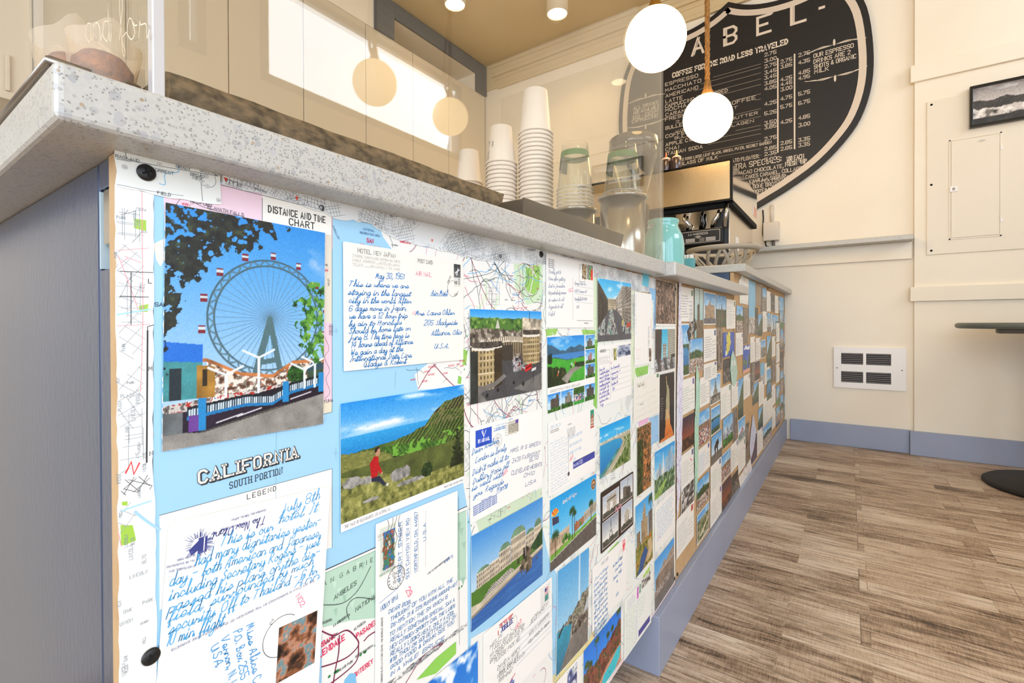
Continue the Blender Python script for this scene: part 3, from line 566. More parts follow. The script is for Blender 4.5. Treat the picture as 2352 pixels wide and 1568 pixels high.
def a_glen(nx, ny):
    p = Pic(nx, ny, 5).sky('#1f8fe0', '#9fd0f0', 0.62); p.fill(np.clip((p.fbm(4, 12)-0.47)*5, 0, 1)*np.exp(-((p.V-0.77-0.03*p.U)/0.04)**2)*(p.U < 0.75), '#f3f5f8'); p.fill(np.clip((p.fbm(4, 10)-0.55)*5, 0, 1)*np.exp(-((p.V-0.97)/0.03)**2)*0.8, '#ffffff')
    p.fill((p.V < 0.725), '#1b86c9', '#2f9fdc', (p.V-0.6)*8)
    n, f = p.fbm(9), p.fbm(40, 60, 3)
    h = p.rough([(0, 0.59), (0.25, 0.60), (0.45, 0.62), (0.62, 0.68), (0.70, 0.78), (0.80, 0.86), (1, 0.90)], 0.015, 30); m = p.V < h
    p.fill(m, '#4f6a2c', '#2c3f1c', n*1.8-0.4).fill(m & (p.V > 0.66) & (f > 0.5), '#6f6a44').fill(m & (p.V > 0.78) & (n > 0.55), '#3a3526')
    s_ = (p.U*0.9-p.V*0.6+0.05*n) * 30 % 1; p.fill(m & (s_ < 0.25) & (p.U > 0.45) & (p.V < 0.75), '#1d3012').fill(m & (s_ > 0.8) & (p.U > 0.35), '#7f8f46')
    p.fill(p.inpoly([(0.25, 0.58), (0.5, 0.55), (0.75, 0.50), (0.95, 0.42), (0.6, 0.40), (0.4, 0.46)]), '#4c7c2c', '#2c4c1c', (p.U*26+p.V*16) % 1, 0.2, 25); p.fill((p.fbm(30) > 0.6) & (p.V < 0.58) & (p.V > 0.38) & (p.U > 0.3), '#6fa83c')
    p.fill(p.V < p.rough([(0.2, 0.52), (0.45, 0.44), (0.6, 0.36), (1, 0.40)], 0.03, 40), '#1a2412', amp=0.6, f=30); p.fill(p.V < p.curve([(0.3, 0.30), (0.5, 0.30), (1, 0.33)]), '#2f8a2c', '#4aa83c', n)
    p.fill(p.V < p.rough([(0, 0.60), (0.2, 0.58), (0.34, 0.50), (0.42, 0.36), (0.5, 0.26), (0.7, 0.20), (1, 0.27)], 0.015, 60), '#6a7038', '#8a8a48', f*2-0.5)
    p.fill(p.V < p.curve([(0, 0.57), (0.22, 0.53), (0.30, 0.47), (0, 0.46)]), '#56602e', amp=0.3); fm = p.V < p.curve([(0, 0.42), (0.35, 0.33), (0.55, 0.22), (1, 0.23)]); p.leaves(fm, ['#4a4f26', '#6f7238', '#8f8f4c', '#b0ab66'], 34)
    for x, y, rx, ry in ((0.07, 0.36, 0.06, 0.045), (0.17, 0.34, 0.05, 0.03), (0.40, 0.30, 0.06, 0.055), (0.46, 0.31, 0.035, 0.06), (0.5, 0.21, 0.12, 0.02), (0.2, 0.17, 0.06, 0.015)): p.fill((((p.U-x)/rx)**2+((p.V-y)/ry)**2+0.8*(f-0.5)) < 1, '#8c8a84', amp=0.5, f=30)
    p.tree(0.64, 0.26, 0.07, ('#0e1c0c', '#1d3416', '#2f4c22')); p.leaves((np.abs(p.U-0.93)*2.2+(p.V-0.2)*0.55+0.2*(f-0.5) < 0.19) & (p.V > 0.2), ['#16200f', '#27361a'], 40)
    for pts, c in (([(0.20, 0.34), (0.19, 0.47), (0.22, 0.52), (0.25, 0.51), (0.255, 0.44), (0.28, 0.37), (0.26, 0.36), (0.25, 0.39), (0.24, 0.34)], '#b3141c'), ([(0.20, 0.345), (0.26, 0.345), (0.31, 0.25), (0.285, 0.25), (0.25, 0.30), (0.20, 0.315)], '#232a3f'), ([(0.232, 0.52), (0.225, 0.56), (0.24, 0.585), (0.262, 0.57), (0.262, 0.535), (0.25, 0.515)], '#b98a6c'), ([(0.225, 0.545), (0.225, 0.58), (0.245, 0.595), (0.262, 0.58), (0.245, 0.57), (0.238, 0.55)], '#241a14')): p.fill(p.inpoly(pts), c)
    p.fill(p.disc(0.315, 0.25, 0.015), '#cfcac0').fill(p.disc(0.275, 0.36, 0.012), '#b98a6c'); return p.done(0.035)
def a_london(nx, ny):
    p = Pic(nx, ny, 8, '#8a7f6c').sky('#1f95e6', '#8fcbef', 0.85); p.leaves(p.V < p.rough([(0, 0.915), (1, 0.90)], 0.02, 60), ['#2c4a26', '#4f7a33', '#7fa24a'], 30)
    m = p.V < p.rough([(0, 0.80), (0.3, 0.79), (0.6, 0.76), (1, 0.74)], 0.035, 50); p.leaves(m, ['#2a2622', '#5a5046', '#9a8f80', '#d8d0c2'], 26)
    p.fill(p.inpoly([(0.31, 0.79), (0.34, 0.90), (0.37, 0.79)]), '#cfc8bb').fill(p.inpoly([(0.69, 0.8), (0.69, 0.92), (0.95, 0.90), (1, 0.9), (1, 0.6), (0.69, 0.6)]), '#b9ad98', amp=0.5, f=24); p.line((0.8, 0.88), (0.8, 0.98), 0.006, '#2a2a26')
    p.fill(p.V < 0.42, '#4a494b', amp=0.12); cv = p.curve([(0.2, 0.66), (0.45, 0.70), (0.65, 0.69), (0.8, 0.66)]); m = (p.V < cv) & (p.V > cv-0.2) & (p.U > 0.2) & (p.U < 0.9); p.fill(m, '#8f7f63', amp=0.2)
    p.fill(m & (p.V > cv-0.045) & ((p.U*34 % 1) < 0.45), '#e2d9c6').fill(m & (p.V < cv-0.07) & ((p.U*30 % 1) < 0.45), '#3c342a').fill(np.abs(p.V-cv+0.055) < 0.008, '#d8cfbd'); p.fill(p.inpoly([(0.4, 0.42), (0.4, 0.6), (0.55, 0.6), (0.55, 0.42)]), '#3d3830')
    for x0, x1, y0, y1, b, sl in ((0.02, 0.40, 0.16, 0.58, 0.06, 0.02), (0.70, 0.97, 0.36, 0.70, 0.03, 0.02)):
        t = (p.U-x0)/(x1-x0); bow = b*(1-(2*t-1)**2); m = (t >= 0) & (t <= 1) & (p.V > y0-bow*0.7) & (p.V < y1-bow*0.3); fv = (p.V-y0)/(y1-y0); sh = 0.75+0.5*np.sin(t*3.1)
        p.fill(m, '#9b8559', '#c2ad80', sh-0.6, 0.15, 20); p.fill(m & ((t*9 % 1) > 0.35) & ((t*9 % 1) < 0.7) & ((fv*6 % 1) > 0.2) & ((fv*6 % 1) < 0.75), '#2c2419').fill(m & ((fv*3 % 1) < 0.06), '#dccfae'); p.fill((t >= 0) & (t <= 1) & (np.abs(p.V-y1+bow*0.3) < 0.014), '#e6dfd0'); p.fill((t >= 0) & (t <= 1) & (p.V > y1-bow*0.3+0.014) & (p.V < y1+0.07), '#4a433c', amp=0.6, f=30)
        if x0 < 0.1: p.fill(m & (t > 0.72), '#3b3020', amp=0.3)
    m = (p.V > 0.28) & (p.V < 0.44) & (p.U > 0.54+0.1*(0.44-p.V)) & (p.U < 0.62+1.1*(0.44-p.V)) & (p.U < 0.76); p.crowd(m, ['#161616', '#2b2b33', '#5a5a62', '#b8b8b8', '#7a2a24', '#23364f'], 34)
    p.fill(p.inpoly([(0.60, 0.27), (0.76, 0.36), (0.72, 0.37), (0.57, 0.28)]), '#8d8b88'); p.fill(p.inpoly([(0, 0.0), (0, 0.2), (0.16, 0.17), (0.3, 0.2), (0.42, 0.27), (0.46, 0.24), (0.3, 0.14), (0.12, 0.1), (0.2, 0)]), '#77736d', amp=0.2); p.fill(p.inpoly([(0.8, 0.0), (0.55, 0.08), (1, 0.22), (1, 0.0)]), '#6c6966', amp=0.2)
    p.fill(p.inpoly([(0.73, 0.25), (0.73, 0.32), (0.83, 0.36), (0.835, 0.29)]), '#cf1f22').fill(p.inpoly([(0.74, 0.285), (0.74, 0.305), (0.83, 0.34), (0.83, 0.318)]), '#5a1214').fill(p.inpoly([(0.83, 0.25), (0.84, 0.285), (0.91, 0.3), (0.9, 0.265)]), '#dddad4')
    for x, y in ((0.34, 0.1), (0.56, 0.15), (0.2, 0.06)): p.fill(p.disc(x, y, 0.022), '#15171c')
    p.line((0.86, 0.14), (0.86, 0.24), 0.007, '#1b1b1b'); p.fill(p.disc(0.7, 0.12, 0.03), '#232320'); p.fill((p.U < 0.09) & (p.V < 0.55), '#2f3330', amp=0.4); return p.done(0.03)
def a_belv(nx, ny):
    p = Pic(nx, ny, 9).sky('#3f8fd6', '#b8d6e8', 0.45); p.leaves((p.V < p.rough([(0, 0.40), (1, 0.5)], 0.03, 40)) & (p.U < 0.2), ['#24381c', '#3f5a2a'])
    base = 0.40+0.06*p.U
    for x0, x1, h, roof in ((0.06, 0.22, 0.16, 0.04), (0.22, 0.34, 0.17, 0.0), (0.34, 0.5, 0.22, 0.07), (0.5, 0.72, 0.28, 0.09), (0.72, 0.86, 0.2, 0.05), (0.86, 0.98, 0.22, 0.09)):
        v = p.V-base; m = (p.U > x0) & (p.U < x1) & (v > 0) & (v < h); p.fill(m, '#c9bba3', amp=0.15); t = (p.U-x0)/(x1-x0)*max(3, round((x1-x0)*46)); p.fill(m & ((t % 1) > 0.3) & ((t % 1) < 0.68) & ((v/h*3 % 1) > 0.2) & ((v/h*3 % 1) < 0.75), '#4a453e'); p.fill((p.U > x0) & (p.U < x1) & (np.abs(v-h) < 0.008), '#e6dcc8')
        if roof: k = np.clip(1-np.abs((p.U-(x0+x1)/2)/((x1-x0)/2))**3, 0, 1); p.fill((p.U > x0) & (p.U < x1) & (v > h) & (v < h+roof*k), '#6f8f72', amp=0.25)
    p.fill(p.V < base, '#5f8a33', '#3f6a24', p.fbm(8)); p.fill(p.inpoly([(0.8, 0.46), (1, 0.62), (1, 0.34), (0.86, 0.4)]), '#1f4426', amp=0.4); m = p.inpoly([(0.12, 0.24), (0.24, 0.34), (0.5, 0.38), (0.56, 0.33), (0.4, 0.28), (0.2, 0.2)]); p.fill(m, '#d9d2c4', amp=0.2).fill(m & (((p.V-0.25*p.U)*46 % 1) < 0.5), '#4a4a44')
    p.fill(p.inpoly([(0, 0.26), (0.1, 0.24), (0.55, 0.32), (1, 0.40), (1, 0.35), (0.5, 0.25), (0, 0.14)]), '#c8bda6', amp=0.12); p.fill(p.inpoly([(0, 0), (0, 0.15), (0.5, 0.25), (1, 0.355), (1, 0)]), '#1d4f96', '#3f7fc0', p.fbm(6, 40)); p.fill(p.inpoly([(0, 0.13), (0, 0.16), (1, 0.365), (1, 0.345)]), '#8f8676')
    n = p.fbm(20); m = (np.hypot((p.U-0.74)*1.5, (p.V-0.33)*0.9)+0.35*(n-0.5) < 0.13) & (p.V > 0.18); p.leaves(m, ['#1d1914', '#3f362b', '#6a5d4c', '#9a8c76'], 24); p.line((0.72, 0.4), (0.72, 0.6), 0.004, '#cfd8e0'); p.fill(p.inpoly([(0.59, 0.36), (0.60, 0.43), (0.63, 0.43), (0.63, 0.36)]), '#3c352b'); return p.done(0.02)
def a_clouds(nx, ny):
    p = Pic(nx, ny, 12).sky('#0f6fd0', '#3f9fe8', 0.0); n = p.fbm(5); p.fill(np.clip((n-0.55)*6, 0, 1), '#ffffff'); return p.done(0.01)
def a_lake(nx, ny):
    p = Pic(nx, ny, 14).sky('#0f86e0', '#7fcbf0', 0.6, 0.4); h = p.curve([(0, 0.86), (0.12, 0.83), (0.3, 0.72), (0.45, 0.70), (0.6, 0.78), (0.7, 0.75), (0.85, 0.8), (1, 0.74)]); p.fill(p.V < h, '#3f6f8c', '#2a4f6a', p.fbm(8)); p.fill(p.V < 0.64, '#2f5f46', amp=0.3)
    p.fill((p.V < 0.63) & (p.V > p.curve([(0, 0.60), (0.25, 0.57), (0.5, 0.50), (1, 0.53)])), '#3f86c8'); p.fill(p.V < p.curve([(0, 0.60), (0.25, 0.55), (0.5, 0.49), (1, 0.52)]), '#2f9a2c', '#57b83c', p.fbm(10)); p.tree(0.06, 0.56, 0.11, ('#0c1a0c', '#1a2f14', '#2c4a20'))
    n = p.fbm(30); p.leaves(p.V < p.curve([(0, 0.42), (0.3, 0.36), (0.45, 0.34), (0.5, 0.18), (0.6, 0.0)])+0.08*(n-0.5), ['#121a0e', '#1f3016', '#33491f'], 30); p.fill(p.inpoly([(0.35, 0.12), (0.6, 0.3), (0.9, 0.36), (0.9, 0.28), (0.66, 0.2), (0.5, 0)]), '#9a9488', amp=0.2); p.fill(p.inpoly([(0.7, 0.32), (0.72, 0.42), (1, 0.42), (1, 0.3)]), '#1f3a16', amp=0.5)
    for x, y, c in ((0.25, 0.22, '#c2552c'), (0.27, 0.28, '#caa07a'), (0.62, 0.40, '#cfe0e8'), (0.6, 0.34, '#3a2a1c'), (0.66, 0.36, '#d8cfa8'), (0.72, 0.42, '#b04a3a'), (0.35, 0.2, '#4a3524'), (0.4, 0.24, '#5a4330')): p.fill(p.disc(x, y, 0.03), c)
    return p.done(0.02)
def a_castle(nx, ny, seed=1, stone='#7f776c'):
    p = Pic(nx, ny, seed).sky('#2f8fe0', '#bfe0f2', 0.4, 0.5); k = p.r.random(6); x0, x1 = 0.15+0.15*k[0], 0.7+0.2*k[1]; y1 = 0.55+0.25*k[2]; m = (p.U > x0) & (p.U < x1) & (p.V < y1+0.04*((p.U*16 % 1) < 0.5)); p.fill(m, stone, amp=0.4, f=16).fill(m & (p.fbm(18) > 0.62), '#2c2822'); tx = x0+(x1-x0)*k[3]*0.7; p.fill((p.U > tx) & (p.U < tx+0.22) & (p.V < y1+0.2), stone, amp=0.3); p.leaves(p.V < p.rough([(0, 0.3*k[4]+0.1), (1, 0.25)], 0.1, 14), ['#16300f', '#2f5c1f', '#57913a'], 18); return p.done(0.03)
def a_people(nx, ny):
    p = Pic(nx, ny, 33).sky('#3f8fd0', '#cfe0e8', 0.8); p.leaves(p.V > 0.55, ['#163012', '#2c5a20', '#4f8436'], 20); p.fill(p.V < 0.55, '#3fa03a', amp=0.2); p.crowd((p.V < 0.6) & (p.V > 0.2), ['#2a221c', '#b8343a', '#e0d8cc', '#2f56a8', '#3fa03a', '#caa07a'], 12); return p.done(0.03)
def a_street(nx, ny, seed=21, warm=0):
    p = Pic(nx, ny, seed).sky('#2fb4ec', '#a8e2f6', 0.6, 0.6, 6); vp = (0.42, 0.52); n = p.fbm(26)
    right = p.V < p.curve([(0.42, 0.62), (0.55, 0.74), (0.68, 0.90), (0.72, 0.94), (1, 0.93)]); right &= p.U > 0.5; ang = (p.V-vp[1])/np.maximum(p.U-vp[0], 0.02); dep = 1/np.maximum(p.U-vp[0], 0.02)
    p.fill(right, '#b9b2a4', amp=0.15); p.fill(right & ((ang*9 % 1) < 0.5) & ((dep*1.6 % 1) < 0.5), '#4a4640').fill(right & ((ang*3 % 1) < 0.08), '#e6e0d2').fill(right & (p.U > 0.7), '#9a9184', amp=0.3).fill(right & (p.U > 0.7) & ((ang*7 % 1) < 0.5) & ((p.U*22 % 1) < 0.5), '#2f2b28')
    left = (p.U < 0.3) & (p.V < p.curve([(0, 0.97), (0.12, 0.85), (0.3, 0.66)])); a2 = (p.V-vp[1])/np.maximum(vp[0]-p.U, 0.02); p.fill(left, '#4f4840', amp=0.3).fill(left & ((a2*8 % 1) < 0.5) & ((p.U*24 % 1) < 0.5), '#1f1c1a'); mid = (p.U > 0.28) & (p.U < 0.52) & (p.V < 0.70); p.fill(mid, '#b3a68c', amp=0.2).fill(mid & ((p.V*26 % 1) < 0.5) & ((p.U*30 % 1) < 0.5), '#5c5140')
    road = p.V < p.curve([(0, 0.20), (0.3, 0.50), (0.42, 0.53), (0.55, 0.5), (1, 0.16)]); p.fill(road, '#56565a', amp=0.12); p.crowd(road & (p.V < 0.52) & ((np.abs(p.U-0.40+0.06*p.V) < 0.16*(0.62-p.V)*2) | (p.U < 0.2) | (p.U > 0.72)) & (p.V > 0.10), ['#1c1c20', '#3a3a40', '#6a6a70', '#b8b4ac', '#4f7f76', '#c8c4bc', '#8a3a30'], 26); p.fill(p.inpoly([(0.84, 0.2), (0.85, 0.28), (0.98, 0.31), (0.98, 0.24)]), '#b8402f'); p.fill(p.inpoly([(0.68, 0.24), (0.70, 0.34), (0.76, 0.36), (0.74, 0.25)]), '#b8ab62'); return p.done(0.03)
def a_bay(nx, ny):
    p = Pic(nx, ny, 25).sky('#0f9fe6', '#6fcdf2', 0.55); p.fill(np.clip((p.fbm(6, 14)-0.45)*5, 0, 1)*np.exp(-((p.V-0.80-0.03*p.U)/0.035)**2), '#f2f8fc'); p.leaves((p.V < 0.70) & (p.V > 0.64), ['#7f8c7a', '#b8b8a8', '#d8d4c4', '#4f6a4a'], 26); sh = 0.56+0.12*np.sin((p.V-0.05)*2.4)*1.0-0.30*(0.62-p.V)**2*4+0.12; sh = p.curve([(0, 0)])+np.interp(p.V, [0, 0.15, 0.35, 0.5, 0.6, 0.66], [0.08, 0.33, 0.60, 0.72, 0.66, 0.35])
    p.fill((p.V < 0.655), '#c9bfa2', '#a89f84', p.fbm(8)); p.fill((p.V < 0.65) & (p.U < sh), '#1273b8', '#2fa0d0', p.V*1.4); p.fill((p.V < 0.65) & (p.U < sh) & (p.U > sh-0.2*(1-p.V)) & (p.V < 0.4), '#4f8f8c', amp=0.3); n = p.fbm(18); p.leaves((p.U > sh+0.24-0.3*p.V+0.1*(n-0.5)) & (p.V < 0.6), ['#2f4f22', '#5f7a3a', '#8f9a66', '#bdb894'], 20); p.fill(np.abs(p.U-sh-0.17) < 0.02*(1-p.V), '#dcd6c6'); return p.done(0.02)
def a_arizona(nx, ny):
    p = Pic(nx, ny, 27).sky('#0b9be0', '#8fd2f0', 0.3); p.fill(p.V < 0.30, '#6f9a3c', amp=0.3); p.block(0.0, 0.14, 0.22, 0.46, '#c2a78c', '#8a6f58', 6, 1, 0.02); p.block(0.14, 0.38, 0.24, 0.45, '#cdb79c', '#94795f', 12, 1, 0.03); p.block(0.48, 0.58, 0.30, 0.42, '#b5744e', '#5f3a2a', 5, 3, 0.02); p.block(0.56, 0.70, 0.32, 0.44, '#b98260', '#6a4430', 6, 3, 0.02); p.block(0.70, 0.84, 0.34, 0.50, '#c9bfae', '#7f7668', 7, 1, 0.03); p.block(0.84, 1.0, 0.36, 0.54, '#b9ae9c', '#6f675a', 8, 1, 0.03)
    p.fill(p.disc(0.53, 0.43, 0.03), '#a8603c'); p.fill((p.V < p.curve([(0, 0.2), (1, 0.36)])), '#5a9a30', '#86b84c', p.fbm(20)); 
    for x, y, r in ((0.3, 0.34, 0.06), (0.26, 0.30, 0.04), (0.37, 0.30, 0.05), (0.62, 0.37, 0.03)): p.tree(x, y, r, ('#1f4a1c', '#3a742a', '#5f9a40'))
    for x, y0, y1, r in ((0.1, 0.14, 0.47, 0.10), (0.44, 0.2, 0.66, 0.085), (0.49, 0.24, 0.6, 0.05), (0.87, 0.3, 0.58, 0.07)): p.palm(x, y0, y1, r)
    p.fill(p.V < p.curve([(0, 0.13), (1, 0.30)]), '#6a635c', '#4f4a46', ((p.V-0.17*p.U)*26) % 1, 0.15, 20); p.fill(np.abs(p.V-p.curve([(0, 0.135), (1, 0.305)])) < 0.006, '#cfc8bc'); return p.done(0.02)
def a_mono(nx, ny, kind):
    p = Pic(nx, ny, 40+kind).sky('#aebccb' if kind != 2 else '#8f9aa8', '#e6e4dc', 0.3); c, d = '#b9b0a0', '#4a4640'
    if kind == 0: p.fill(p.inpoly([(0.25, 0.2), (0.25, 0.85), (0.85, 0.92), (0.85, 0.2)]), c, amp=0.25, f=16).fill(p.inpoly([(0.42, 0.2), (0.42, 0.5), (0.5, 0.62), (0.6, 0.5), (0.6, 0.2)]), '#e6e4dc').fill((np.abs(p.V-0.72) < 0.03) & (p.U > 0.25) & (p.U < 0.85), d)
    if kind == 1: p.fill(p.inpoly([(0.2, 0.2), (0.2, 0.55), (0.45, 0.62), (0.8, 0.55), (0.85, 0.2)]), d, amp=0.3); p.fill((np.abs(p.U-0.27) < 0.07) & (p.V < 0.68), '#6a645a').fill((np.abs(p.U-0.42) < 0.06) & (p.V < 0.68), '#6a645a'); p.line((0.6, 0.5), (0.6, 0.95), 0.01, d)
    if kind == 2:
        for s in (-1, 1): p.fill(p.inpoly([(0.52+s*0.11, 0.25), (0.52+s*0.07, 0.25), (0.52, 0.6), (0.52, 0.92), (0.52+s*0.02, 0.6)]), '#3c3a3a')
        p.fill((np.abs(p.U-0.52) < 0.07) & (np.abs(p.V-0.38) < 0.012), '#3c3a3a')
    if kind == 3: p.fill(p.disc(0.5, 0.62, 0.13), c).fill(p.inpoly([(0.3, 0.2), (0.3, 0.55), (0.7, 0.55), (0.7, 0.2)]), c, amp=0.2).fill(p.inpoly([(0.46, 0.6), (0.5, 0.9), (0.54, 0.6)]), c); p.fill(p.disc(0.3, 0.55, 0.05), c).fill(p.disc(0.7, 0.55, 0.05), c); p.fill((np.abs((p.U*14 % 1)-0.5) < 0.2) & (p.V > 0.3) & (p.V < 0.45) & (p.U > 0.3) & (p.U < 0.7), d)
    p.leaves(p.V < p.rough([(0, 0.25), (1, 0.22)], 0.08, 12), ['#2a2c26', '#4a4c42', '#6a6c5f'], 16); return p.done(0.03)
def a_fountain(nx, ny):
    p = Pic(nx, ny, 29).sky('#4fa4dc', '#9fd0ea', 0.4); n = p.fbm(22); p.fill(np.exp(-((p.U-0.68)/(0.02+0.015*(1-p.V)))**2)*(p.V > 0.32)*0.85, '#eef4f8'); h = p.rough([(0, 0.40), (0.5, 0.46), (0.6, 0.5), (0.8, 0.56), (1, 0.58)], 0.04, 30); p.leaves((p.V < h), ['#3a3f36', '#6f6a5c', '#a39a88', '#566a3c'], 26)
    p.fill(p.V < p.curve([(0, 0.40), (0.55, 0.34), (1, 0.42)]), '#9a9286', amp=0.25, f=18); p.fill(p.inpoly([(0, 0), (0, 0.40), (0.25, 0.40), (0.45, 0.36), (0.38, 0.2), (0.1, 0)]), '#1f6f90', '#2f9fb8', p.V*2.2, 0.1); p.fill(p.inpoly([(0.1, 0), (0.4, 0.2), (0.9, 0.36), (1, 0.33), (1, 0)]), '#77716a', amp=0.15); p.fill(p.inpoly([(0.8, 0.3), (1, 0.38), (1, 0.48), (0.96, 0.48)]), '#bcc2c8'); p.crowd((p.V > 0.24) & (p.V < 0.36) & (p.U > 0.45), ['#2a2622', '#6a6258', '#a89c8c'], 22); p.fill(p.inpoly([(0.04, 0.36), (0.2, 0.44), (0.22, 0.42), (0.06, 0.33)]), '#2a2a30'); return p.done(0.02)
def a_pool(nx, ny):
    p = Pic(nx, ny, 31).sky('#0f74e0', '#3f9ff0', 0.3); n = p.fbm(20); p.leaves(p.V < p.curve([(0, 0.62), (0.3, 0.58), (0.7, 0.66), (1, 0.78)])+0.14*(n-0.5), ['#2a1a12', '#5a2f22', '#8f4a38', '#3a4a22', '#b87860'], 18)
    for x, y1, r in ((0.08, 0.72, 0.08), (0.16, 0.66, 0.07), (0.32, 0.92, 0.09), (0.62, 0.78, 0.06), (0.74, 0.80, 0.06), (0.93, 0.97, 0.09)): p.palm(x, 0.4, y1, r, '#5a4632', '#2f4a1f').tree(x, y1-0.02, r*0.5, ('#1c2c10', '#39501c', '#5f6f2a'))
    p.fill(p.inpoly([(0.34, 0.0), (0.4, 0.16), (0.62, 0.28), (1, 0.36), (1, 0)]), '#c98f72', amp=0.15); p.fill(p.inpoly([(0.42, 0.02), (0.5, 0.18), (0.7, 0.22), (0.9, 0.32), (0.99, 0.3), (0.96, 0.12), (0.75, -0.05)]), '#1fb4c4', '#3fcdd8', p.fbm(6)); p.fill(p.disc(0.66, 0.1, 0.015), '#3a2018'); return p.done(0.02)
def a_aerial(nx, ny):
    p = Pic(nx, ny, 37, '#6a5548'); n, m = p.fbm(16, o=4), p.fbm(34, o=3); t = p.U+0.4*p.V; p.leaves(p.V >= 0, ['#1f1815', '#3c2f29', '#6a5347', '#957865', '#c0a794'], 24)
    for k in range(14): x, y, w, h = p.r.random(), p.r.random()*0.8, 0.03+0.05*p.r.random(), 0.1+0.2*p.r.random(); p.block(x, x+w, y, y+h, '#a88a76' if k % 2 else '#5f4a40', '#2a211d', 3, 8)
    p.block(0.38, 0.47, 0.3, 0.98, '#6f5a4e', '#3a2e28', 5, 26); return p.done(0.03)
def a_towers(nx, ny):
    p = Pic(nx, ny, 39).sky('#1fb0dc', '#86d8ec', 0.5); l = p.U < p.curve([(0, 0.32), (1, 0.32)])-0.05*(1-p.V); fan = np.hypot(p.U, p.V-0.4)*26 % 1; p.fill(l, '#4a4240', amp=0.2).fill(l & (fan < 0.4), '#2a2524'); r = p.U > 0.6; p.fill(r, '#b9b4a2', amp=0.1).fill(r & ((p.V*18-p.U*2) % 1 < 0.55) & ((p.U*16 % 1) < 0.72), '#6f746c').fill(r & (p.V < 0.4) & (p.U > 0.78), '#33302e'); m = (np.abs(p.U-0.45) < 0.09) & (p.V < 0.66) & (p.V > 0.3); p.fill(m, '#c4c2b8').fill(m & ((p.V*40 % 1) < 0.5), '#6a6c6c'); p.fill(p.V < p.curve([(0, 0.1), (0.35, 0.33), (0.6, 0.33), (1, 0.1)]), '#4a4d4f', amp=0.1)
    p.crowd((p.V < 0.32) & (p.V > 0.04) & ((p.U*3.2+p.V) % 1 < 0.55), ['#2a2a2c', '#7a7d80', '#c8cccc', '#4a4d4f', '#a8332c'], 28); p.fill((p.V < 0.03) , '#e8e6dc'); return p.done(0.03)
def a_liberty(nx, ny):
    p = Pic(nx, ny, 41, '#241c1b'); p.fill(p.inpoly([(0.30, 0.0), (0.34, 0.16), (0.37, 0.20), (0.40, 0.36), (0.66, 0.36), (0.70, 0.22), (0.76, 0.18), (0.92, 0.06), (0.96, 0.0)]), '#c8662a', '#f0a552', (p.V-0.05)*3+0.3*(p.U-0.5), 0.12); p.fill(p.inpoly([(0.34, 0.30), (0.38, 0.42), (0.36, 0.46), (0.64, 0.46), (0.66, 0.3)]), '#c9a878', amp=0.2); p.fill(p.inpoly([(0.0, 0.0), (0.05, 0.035), (0.9, 0.08), (0.95, 0.02), (0.5, 0)]), '#d87f3a')
    p.fill(p.inpoly([(0.40, 0.45), (0.39, 0.6), (0.44, 0.70), (0.47, 0.78), (0.62, 0.76), (0.64, 0.62), (0.66, 0.5), (0.64, 0.45)]), '#b9b088', '#8f8a66', p.fbm(14, 4)); p.fill(p.inpoly([(0.40, 0.9), (0.43, 0.91), (0.52, 0.78), (0.48, 0.72)]), '#b9b088').fill(p.disc(0.545, 0.795, 0.018), '#c2b88f').fill(p.disc(0.41, 0.915, 0.011), '#e0a852'); p.fill(p.inpoly([(0.39, 0.93), (0.41, 0.965), (0.43, 0.93)]), '#f4b860')
    return p.done(0.015)
def a_canyon(nx, ny):
    p = Pic(nx, ny, 43).sky('#b8c4b8', '#d8d4c0', 0.8); n = p.fbm(10, 22, 4); p.leaves(p.V < 0.99, ['#16160f', '#34301c', '#5f4a2a', '#a8764a', '#2c3a1c', '#8a7a52'], 16); p.fill((n > 0.56) & (p.U > 0.35), '#b9743f', amp=0.4); p.leaves((p.U < 0.3+0.2*n) & (p.V < 0.8), ['#0f140c', '#2a3a18', '#4a5f26'], 20); return p.done(0.04)
def a_skyline(nx, ny):
    p = Pic(nx, ny, 45).sky('#1f9ae4', '#b0def2', 0.45, 0.3)
    for x0, x1, h, c in ((0.08, 0.2, 0.6, '#c4ced0'), (0.2, 0.3, 0.7, '#9fb4c0'), (0.52, 0.62, 0.74, '#a8bcc8'), (0.64, 0.76, 0.86, '#8fb0c6'), (0.78, 0.88, 0.92, '#9ab8cc'), (0.88, 1.0, 0.7, '#b8c4c8'), (0.3, 0.5, 0.55, '#d4d8d4')): p.block(x0, x1, 0.2, h, c, '#6a8496', 5, 16)
    p.fill(p.inpoly([(0.33, 0.3), (0.40, 0.93), (0.47, 0.3)]), '#dfe4e4'); n = p.fbm(18); p.leaves(p.V < 0.42+0.14*(n-0.5), ['#1f3a24', '#3f6440', '#6f8f66', '#cfd4c8'], 18); p.fill(p.inpoly([(0, 0), (0, 0.1), (0.5, 0.28), (0.6, 0.26), (0.3, 0)]), '#8fb35c', amp=0.2); return p.done(0.02)
